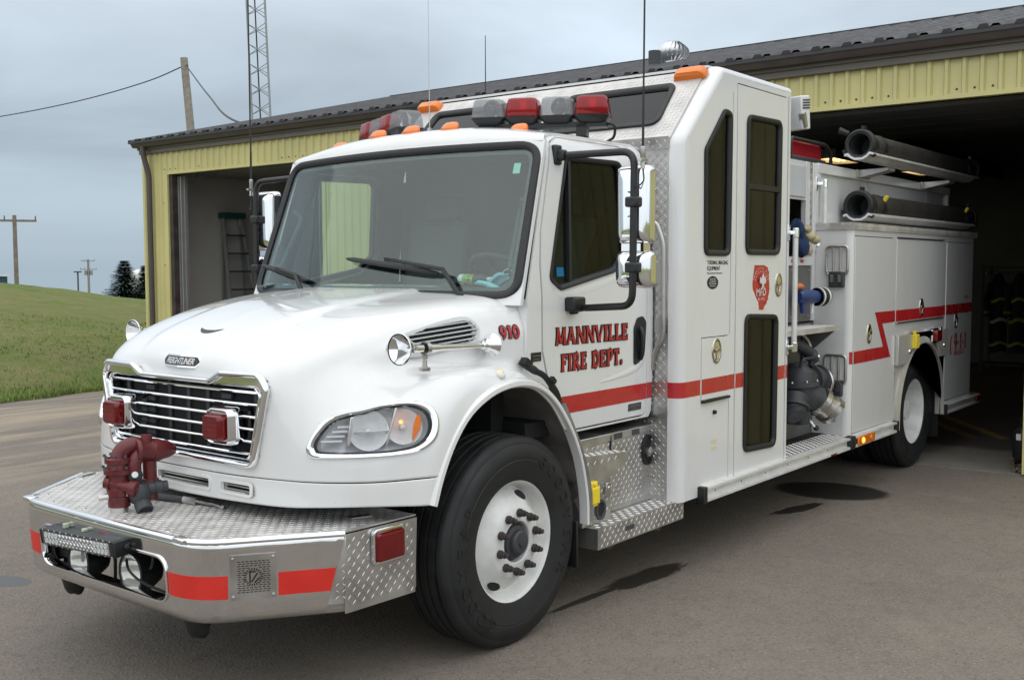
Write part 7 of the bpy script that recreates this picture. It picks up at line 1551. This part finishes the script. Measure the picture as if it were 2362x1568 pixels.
mb = MB(); mb.lathe([(0, -.06), (.06, -.055), (.068, .0), (.075, .08), (.066, .11), (.07, .18), (.062, .26)], (0, 0, 0), (1, -.22, -.02), 24); mb.build('nozzle_body', BLU, nz_, smooth=40); nz_.scale = (.78, .78, .78)
mb = MB(); mb.tube([(.03, -.01, -.04), (.03, -.02, -.16)], [.034, .03], 12); mb.build('pistol_grip', BLU, nz_); mb = MB(); mb.tube([(.18, -.05, -.07), (.155, -.055, -.17)], .014, 8); mb.build('bale_handle', WHITE2, nz_)
mb = MB(); mb.lathe([(.085, .26), (.09, .27), (.09, .40), (.07, .41), (0, .40)], (0, 0, 0), (1, -.22, -.02), 24); mb.build('bumper_end', RUB, nz_, smooth=40)
for h_ in (.285, .375): mb = MB(); mb.lathe([(.0915, h_-.013), (.094, h_-.01), (.094, h_+.010), (.0915, h_+.013)], (0, 0, 0), (1, -.22, -.02), 24); mb.build('white_band', WHITE2, nz_)
mb = MB(); mb.tube(smooth_path([(.40, -.13, .04), (.43, -.14, .02), (.43, -.14, -.03), (.40, -.13, -.05)], 4), .008, 6); mb.build('tip_loop', RUB, nz_)
blob((-.03, .0, .10), .05, (1.4, .8, .6), pm('orange_rag', (.55, .18, .06), .9, var=.2), 'orange_cover', nz_, 9)
# grab poles
def pole_(x, y, z0, z1, off_=(0, .03)):
    r = empty('grab_pole'); r.parent = FT; mb = MB(); mb.tube([(x, y, z0), (x, y, z1)], .019, 14); mb.build('pole_tube', EXTR, r)
    for z in (z0+.02, z1-.02):
        mb = MB(); mb.lathe([(0, -.035), (.023, -.033), (.024, .033), (0, .035)], (x, y, z), (0, 0, 1), 14); mb.bar((x, y, z), (x+off_[0], y+off_[1], z), .03, .026); mb.obox((x+off_[0], y+off_[1], z), ((1, 0, 0), (0, 1, 0), (0, 0, 1)), (.020 if off_[1] else .006, .006 if off_[1] else .02, .055)); mb.build('pole_bracket', CHROME, r, bevel=.004)
pole_(2.99, -1.255, 1.27, 2.10, (-.055, .028)); pole_(4.16, -.985, 2.0, 2.52, (-.03, .05))
# folding steps on the front of the body
def fold_step(y, z):
    r = empty('folding_step'); r.parent = FT; x = 4.122
    mb = MB(); mb.tube(bend_path([(x-.01, y+.07, z-.12), (x-.012, y+.085, z-.09), (x-.012, y+.085, z+.10), (x-.012, y-.085, z+.10), (x-.012, y-.085, z-.09), (x-.01, y-.07, z-.12)], .03, 4), .012, 8)
    for q in (-.028, .028): mb.tube(bend_path([(x-.012, y+q, z+.10), (x-.012, y+q, z-.10)], .02), .009, 8)
    mb.tube([(x-.012, y-.075, z-.10), (x-.012, y+.075, z-.10)], .010, 8); mb.build('step_loop', STEEL, r, smooth=50)
    mb = MB(); mb.obox((x-.012, y, z-.165), ((0, 1, 0), (1, 0, 0), (0, 0, 1)), (.062, .02, .055)); mb.obox((x-.02, y, z-.115), ((0, 1, 0), (1, 0, 0), (0, 0, 1)), (.05, .016, .02)); mb.build('step_hinge', IRON, r, bevel=.01, seg=3)
    for q in (-.03, .03): mb = MB(); mb.obox((x-.035, y+q, z-.15), ((0, 1, 0), (1, 0, 0), (0, 0, 1)), (.012, .006, .03)); mb.build('hinge_spring', STEEL, r)
fold_step(-1.115, 1.905); fold_step(-1.115, 1.05)

# ------------------------------------------------------------------ rear body
BD = empty('rear_body'); BD.parent = FT; XB0, XB1, ZB = 4.13, 7.50, 2.135
CXA = 5.905
arc = [(CXA-.635+.0, .425)]+[(CXA-.635*math.cos(t_), .515+.635*math.sin(t_)) for t_ in (PI*i/28 for i in range(29))]+[(CXA+.635, .425)]
D1 = rrect(4.190, 5.062, .530, 2.082, .006, 2); D2 = rrect(5.160, 6.490, 1.368, 2.082, .006, 2); D3 = rrect(6.590, 7.425, .550, 2.075, .006, 2)
side = [(XB0+.05, .425), (5.165, .425), (5.165, 1.255), (6.605, 1.255), (6.605, .425), (XB1, .425), (XB1, ZB), (XB0+.05, ZB)]
mb = MB(); mb.plate(side, [offs(D1, .006), offs(D2, .006), offs(D3, .006)], mp, .012); bs_ = mb.build('body_side', WHITE, BD, bevel=.003)
mb = MB(); mb.plate([(4.16, .43), (5.16, .43), (5.16, 1.27), (6.61, 1.27), (6.61, .43), (7.48, .43), (7.48, 2.12), (4.16, 2.12)], [], lambda a, b_, d: mp(a, b_, .018+d), .01); mb.build('body_lining', DARK, BD)
# rounded front corner and forward face
G = []
for q in range(7):
    t_ = q/6*PI/2; x = XB0+.05-.05*math.sin(t_); y = -(YM-.05)-.05*math.cos(t_); G.append([(x, y, z) for z in (.425, ZB)])
mb = MB(); mb.grid(np.array(G)); mb.build('body_corner', WHITE, BD, smooth=60)
mb = MB(); mb.box(XB0, XB0+.02, -(YM-.05), -.90, .425, ZB); mb.build('forward_face', WHITE, BD)
mb = MB(); mb.bar((XB0-.002, -.915, .50), (XB0-.002, -.915, 2.13), .014, .012, (1, 0, 0)); mb.build('face_seam', DGREY, BD)
for nm, O in (('front_compartment_door', D1), ('upper_compartment_door', D2), ('rear_compartment_door', D3)):
    mb = MB(); mb.plate(O, [], lambda a, b_, d: mp(a, b_, d-.004), .02); mb.build(nm, WHITE, BD, bevel=.004)
mb = MB(); mb.bar(mp(5.165, 2.092, -.006), mp(6.485, 2.092, -.006), .014, .010); mb.build('drip_moulding', DGREY, BD)
mb = MB(); mb.bar(mp(5.163, 1.362, -.010), mp(6.488, 1.362, -.010), .014, .012); mb.build('drip_moulding', STEEL, BD)
paddle(4.525, 1.303, FT, .052, .080, BRASS, YM+.004); paddle(5.845, 1.478, FT, .055, .082, BRASS, YM+.004); paddle(6.925, 1.315, FT, .052, .080, STEEL, YM+.004)
# stripe with the lightning step
def poly_stripe(P_, off_=.0068): mb = MB(); mb.plate(P_, [], lambda a, b_, d: mp(a, b_, d-off_), .001); mb.build('red_stripe', RED, BD)
za, zb = 1.375, 1.472
poly_stripe([(XB0+.05, ZS0+.004), (4.183, ZS0+.004), (4.183, ZS1+.008), (XB0+.05, ZS1+.008)], .0012)
poly_stripe([(4.193, ZS0+.004), (4.612, ZS0+.004), (4.612, ZS1+.010), (4.193, ZS1+.008)])
poly_stripe([(4.620, ZS0+.004), (5.038, ZS0+.006), (4.826, za), (5.060, za), (5.060, zb), (4.652, zb), (4.858, ZS1+.010), (4.620, ZS1+.010)])
poly_stripe([(5.070, za), (5.150, za), (5.150, zb), (5.070, zb)], .0022); poly_stripe([(5.163, za), (6.487, za), (6.487, zb), (5.163, zb)]); poly_stripe([(6.500, za+.005), (6.580, za+.005), (6.580, zb+.004), (6.500, zb+.004)], .0012)
poly_stripe([(6.593, za+.006), (6.985, za+.008), (6.985, zb+.006), (6.593, zb+.004)]); poly_stripe([(6.993, za+.008), (7.422, za+.01), (7.422, zb+.008), (6.993, zb+.006)]); poly_stripe([(7.435, za+.01), (7.50, za+.01), (7.50, zb+.008), (7.435, zb+.008)], .0012)
G = []
for q in range(7):
    t_ = q/6*PI/2; x = XB0+.05-.0512*math.sin(t_); y = -(YM-.05)-.0512*math.cos(t_); G.append([(x, y, z) for z in (ZS0+.004, ZS1+.008)])
mb = MB(); mb.grid(np.array(G[:4])); mb.build('red_stripe', RED, BD)
# 9-1-1 mark
mb = MB(); serif(mb, '9-1-1', .158, lambda X, Y, Z: mp(6.885+X, 1.022+Y, -.006-Z), 0., .86); mb.text('EMERGENCY', .062, lambda X, Y, Z: mp(7.055+X, .968+Y, -.0055-Z), .0006, bold=.004, sx=1.0); mb.text('AMELIE', .042, lambda X, Y, Z: mp(7.28+X, 1.525+Y, -.0055-Z), .0006, bold=.006, shear=.2); mb.build('emergency_lettering', REDL, BD, smooth=0)
hs = smooth_path([(6.815, 1.165), (6.782, 1.14), (6.772, 1.08), (6.775, 1.02), (6.795, .985)], 5); mb = MB(); G = [[mp(x-(.016+.012*abs(i/10-1)**2), z, -.0062) , mp(x+(.014+.016*abs(i/10-1)**2), z, -.0062)] for i, (x, z) in enumerate(hs)]; mb.grid(np.array(G)); mb.build('handset_mark', REDL, BD, smooth=0)
# tread trim on the shoulder
mb = MB(); mb.box(XB0-.012, 7.60, -1.236, -.90, ZB, 2.190); mb.lugs((0, -1.2365, 0), (1, 0, 0), (0, 0, 1), [(XB0, ZB+.003), (7.595, ZB+.003), (7.595, 2.187), (XB0, 2.187)], .026, .0022); mb.lugs((XB0-.0125, 0, 0), (0, -1, 0), (0, 0, 1), [(.93, ZB+.004), (1.232, ZB+.004), (1.232, 2.186), (.93, 2.186)], .030, .0022); mb.lugs((0, 0, 2.1905), (1, 0, 0), (0, 1, 0), [(XB0, -1.232), (5.2, -1.232), (5.2, -.93), (XB0, -.93)], .027, .0019); mb.build('shoulder_trim', ALUD, BD, smooth=20)
FCR = pm('satin_stainless', (.56, .545, .51), .42, .45, var=.08)
# fender area
FA = offs([(5.168, .43), (6.602, .43), (6.602, 1.252), (5.168, 1.252)], 0)
mb = MB(); mb.plate([(5.168, .43)]+arc+[(6.602, .43), (6.602, 1.252), (5.168, 1.252)], [], lambda a, b_, d: mp(a, b_, .010+d), .008)
lgp = [(5.17, .44)]+[(a-.02 if a < CXA else a+.02, b_+.03) for a, b_ in arc]+[(6.60, .44), (6.60, 1.25), (5.17, 1.25)]; mb.lugs((0, -YM+.0095, 0), (1, 0, 0), (0, 0, 1), lgp, .027, .0019); mb.build('fender_panel', ALUD, BD, smooth=20)
mb = MB(); A = arc; G = []
for i, (x, z) in enumerate(A):
    a = math.atan2(z-.515, x-CXA) if z > .52 else (PI if x < CXA else 0); w = .062; G.append([(x-.0*math.cos(a), -YM+.06, z), (x, -YM-.022, z), (x+.006*math.cos(a), -YM-.026, z+.006*math.sin(a)), (x+w*math.cos(a), -YM-.004, z+w*math.sin(a)), (x+w*math.cos(a), -YM+.012, z+w*math.sin(a))])
mb.grid(np.array(G)); mb.build('fender_crown', FCR, BD, smooth=50)
mb = MB(); G = [[(x+.004*(x-CXA), y, z+.002) for y in (-YM+.05, -.9, -.50)] for x, z in A]; mb.grid(np.array(G)); mb.build('wheel_housing', DARK, BD)
for q in range(6): z = .50+q*.11; a = math.asin(min(1, (z-.515)/.635)) if z > .515 else 0; mb = MB(); mb.lathe([(0, .006), (.008, .005), (.01, 0)], (CXA+.63*math.cos(a), -1.12, z), (-1, 0, -.1), 8); mb.build('housing_bolt', STEEL, BD)
for x0, x1 in ((5.175, 5.56), (6.255, 6.608)):
    P_ = [(x0, 1.0), (x0+.30 if x0 < 6 else x0+.15, 1.0), (x0+.35 if x0 < 6 else x1, 1.0), (x1, 1.25), (x0, 1.25)] if x0 < 6 else [(6.40, .995), (6.605, .995), (6.605, 1.25), (6.26, 1.25), (6.26, 1.16)]
    if x0 < 6: P_ = [(5.175, .995), (5.42, .995), (5.545, 1.12), (5.545, 1.25), (5.175, 1.25)]
    mb = MB(); mb.plate(P_, [], lambda a, b_, d: mp(a, b_, d-.030), .036); pn = mb.build('bottle_door', FCR, BD, bevel=.005)
    mb = MB(); mb.lathe([(0, .012), (.018, .010), (.022, 0)], mp((5.47 if x0 < 6 else 6.47), 1.10, -.030), (0, -1, 0), 12); mb.build('latch_knob', CHROME, pn)
mb = MB(); mb.obox((5.585, -1.268, 1.185), ((1, 0, 0), (0, 1, 0), (0, 0, 1)), (.045, .022, .062)); mb.obox((5.575, -1.262, 1.25), ((1, 0, 0), (0, 1, 0), (0, 0, 1)), (.02, .01, .03)); B(mb, 'yellow_plug', YEL, bevel=.006)
box_lamp(6.185, -1.250, 1.205, .18, .135, 'fender_lamp', FT, dep=.05)
mb = MB(); mb.obox((6.32, -1.262, 1.235), ((1, 0, 0), (0, 1, 0), (0, 0, 1)), (.025, .012, .045)); B(mb, 'lamp_chrome_side', CHROME)
mb = MB(); mb.box(6.56, 6.575, -1.19, -.70, .20, .52); B(mb, 'rear_mud_flap', RUB)
# upper hose-bed side with its frame, deck and far half
ZU = 2.662; YU = -.92
mb = MB(); mb.box(4.13, 7.60, YU, YU+.03, 2.19, 2.60); mb.build('hose_bed_side', WHITE, BD)
mb = MB(); mb.box(4.128, 7.62, YU-.028, YU+.05, 2.585, ZU); mb.box(4.128, 4.19, YU-.022, YU-.0005, 2.19, 2.585); mb.box(7.555, 7.615, YU-.022, YU-.0005, 2.19, 2.585); mb.build('hose_bed_frame', WHITE, BD, bevel=.004)
for x in (5.30, 6.95): mb = MB(); mb.box(x-.04, x+.09, YU-.006, YU-.0008, 2.20, 2.58); mb.build('bed_patch', GREYW, BD)
mb = MB(); mb.box(2.96, 7.60, YU+.03, .92, 2.60, 2.655); mb.build('top_deck', DGREY, BD)
mb = MB(); mb.box(4.13, 7.60, .89, .92, 2.19, ZU); mb.box(4.13, 7.5, 1.196, 1.226, .5, 2.19); mb.box(4.13, 7.5, .92, 1.196, 2.16, 2.19); mb.box(2.95, 4.13, .90, .93, .5, 2.66); mb.build('far_side', WHITE, BD)
mb = MB(); mb.box(7.46, 7.50, -1.19, 1.19, .46, 2.185); mb.box(7.56, 7.60, -.88, .88, 2.2, 2.65); mb.build('tail_wall', WHITE, BD)
mb = MB(); mb.box(7.50, 7.95, -1.2, 1.2, .44, .50); mb.build('tail_board', ALU, BD)
# suction hose trays and arms
def tray(z, x0, x1):
    mb = MB(); y = -1.085; P_ = [(-.118, -.038), (-.088, -.030), (-.065, -.055), (-.03, -.073), (.03, -.073), (.065, -.055), (.088, -.030), (.118, -.038), (.118, -.056), (.092, -.050), (.070, -.071), (.035, -.090), (-.035, -.090), (-.070, -.071), (-.092, -.050), (-.118, -.056)]
    mb.prism([(x0, y+a, z+b_) for a, b_ in P_], (x1-x0, 0, 0)); return B(mb, 'hose_tray', EXTR, smooth=20)
tray(2.345-.033, 4.60, 7.62); tray(2.838-.033, 4.60, 7.68)
for x in (4.80, 6.55): mb = MB(); mb.box(x, x+.30, -1.16, -.95, 2.185, 2.195); B(mb, 'tray_foot', STEEL)
for x in (4.98, 6.70):
    mb = MB(); mb.prism([(x, YU-.03, 2.60), (x, YU-.03, 2.665), (x, -1.20, 2.672), (x, -1.20, 2.650)], (.17, 0, 0)); mb.lugs((x, YU-.031, 2.61), (1, 0, 0), (0, -.28, .04), [(.005, .005), (.165, .005), (.165, .03), (.005, .03)], .03, .002); B(mb, 'tray_arm', ALU)
    mb = MB(); mb.box(x-.06, x+.23, YU-.045, YU-.029, 2.60, 2.664); B(mb, 'arm_plate', STEEL)
HOSE = pm('suction_rubber', (.022, .019, .015), .75, var=.45, vs=6, bump=.35, bs=24, bd=.006, detail=8)
def suction(z, x0, x1, label, yel):
    r = empty('suction_hose', (x0, -1.085, z)); tag(r, label, 'suction hose', 'hard suction hoses racked on the body'); L_ = x1-x0
    mb = MB(); mb.lathe([(.094, .16), (.101, .20), (.100, .35)]+[(.0985+.0012*(k % 2), .35+(L_-.75)*k/60) for k in range(61)]+[(.101, L_-.22), (.094, L_-.16)], (0, 0, 0), (1, 0, 0), 36); mb.build('hose_body', HOSE, r, smooth=60)
    for h0, sg in ((0, 1), (L_, -1)):
        mb = MB(); mb.lathe([(.085, .02), (.088, .0), (.112, -.004), (.124, .006), (.126, .045), (.118, .055), (.106, .06), (.104, .17), (.098, .18)], (h0, 0, 0), (sg, 0, 0), 36)
        for k in range(3): a = R(100+120*k); mb.obox((h0+sg*.03, .132*math.cos(a), .132*math.sin(a)), ((1, 0, 0), (0, math.cos(a), math.sin(a)), (0, -math.sin(a), math.cos(a))), (.022, .02, .014))
        mb.build('coupling', RUB, r, smooth=40)
        mb = MB(); mb.lathe([(.087, .02), (.087, .30), (0, .31)], (h0, 0, 0), (sg, 0, 0), 30); mb.build('hose_bore', HOSE if False else DGREY, r)
    for h_ in (.36, L_-.36):
        mb = MB(); mb.lathe([(.1025, -.02), (.106, -.018), (.106, .018), (.1025, .02)], (h_, 0, 0), (1, 0, 0), 30); mb.bar((h_, -.105, .02), (h_, -.118, -.05), .04, .007, (0, 1, 0)); mb.build('hold_down_strap', RUB, r)
        if yel: mb = MB(); mb.obox((h_+.01, -.095, .06), ((1, 0, 0), (0, -.55, .84), (0, .84, .55)), (.022, .035, .012)); mb.build('strap_tag', YEL, r)
        else: mb = MB(); mb.tube([(h_, -.105, .0), (h_+.12, -.115, .02)], .006, 6); mb.build('strap_tail', RUB, r)
suction(2.346, 4.61, 7.72, 'black suction hose on the lower rack with yellow strap tags', True)
suction(2.840, 4.62, 7.76, 'black suction hose on the upper rack above the white hose bed', False)
mb = MB(); mb.tube([(4.60, -1.0, 2.93), (4.57, -.93, 2.96)], [.02, .028], 8); B(mb, 'coupling_lug', RUB)
# generator on the deck
ge = empty('generator', (4.70, -.40, 2.66)); tag(ge, 'red and black portable generator sitting on the truck deck', 'generator')
mb = MB(); mb.obox((0, 0, .16), ((1, 0, 0), (0, 1, 0), (0, 0, 1)), (.34, .20, .09)); mb.build('fuel_tank', pm('generator_red', (.34, .012, .02), .3, coat=.4, var=.1), ge, bevel=.03, seg=3)
mb = MB(); mb.obox((0, -.02, .055), ((1, 0, 0), (0, 1, 0), (0, 0, 1)), (.36, .21, .055)); mb.build('engine_block', DGREY, ge, bevel=.01)
mb = MB(); mb.text('HONDA', .075, lambda X, Y, Z: (.10+X, -.2325-Z, .02+Y), .001, bold=.006); mb.build('maker_lettering', WHITE2, ge, smooth=0)
for y in (-.24, .24):
    mb = MB(); mb.tube(bend_path([(-.42, y, .0), (-.42, y, .24), (.32, y, .24), (.44, y, .17), (.44, y, .0)], .05), .017, 8); mb.build('frame_hoop', PLA, ge)
mb = MB(); mb.tube([(-.38, -.24, .24), (-.38, .24, .24)], .015, 8); mb.tube([(.30, -.24, .24), (.30, .24, .24)], .015, 8); mb.tube([(.44, -.24, .06), (.44, .24, .06)], .015, 8); mb.tube([(-.42, -.24, .02), (.44, -.24, .02)], .015, 8); mb.build('frame_bar', PLA, ge)
# flood lamp behind the module
fl = empty('flood_lamp'); fl.parent = FT
mb = MB(); q = Vector((3.16, -1.115, 2.915)); ax_ = (Vector((.94, -.30, .10)), Vector((.30, .94, 0)), Vector((-.10, 0, 1))); mb.obox(q, ax_, (.045, .155, .115)); mb.build('lamp_box', WHITE2, fl, bevel=.008)
mb = MB()
for k in range(4): mb.obox(q+Vector(ax_[0])*.0-Vector(ax_[1]).normalized()*.158+Vector((0, 0, .03+.018*k)), ax_, (.035, .003, .005))
mb.build('lamp_louvre', DGREY, fl)
mb = MB(); mb.tube([(3.06, -1.08, 2.80), (3.06, -1.08, 3.05)], .02, 8); mb.box(3.03, 3.10, -1.10, -1.06, 3.04, 3.055); mb.tube([(2.96, -1.05, 2.85), (3.06, -1.08, 2.85)], .015, 8); mb.obox((3.10, -1.25, 2.86), ((1, 0, .4), (0, 1, 0), (-.4, 0, 1)), (.02, .02, .05)); mb.build('lamp_stand', STEEL, fl)
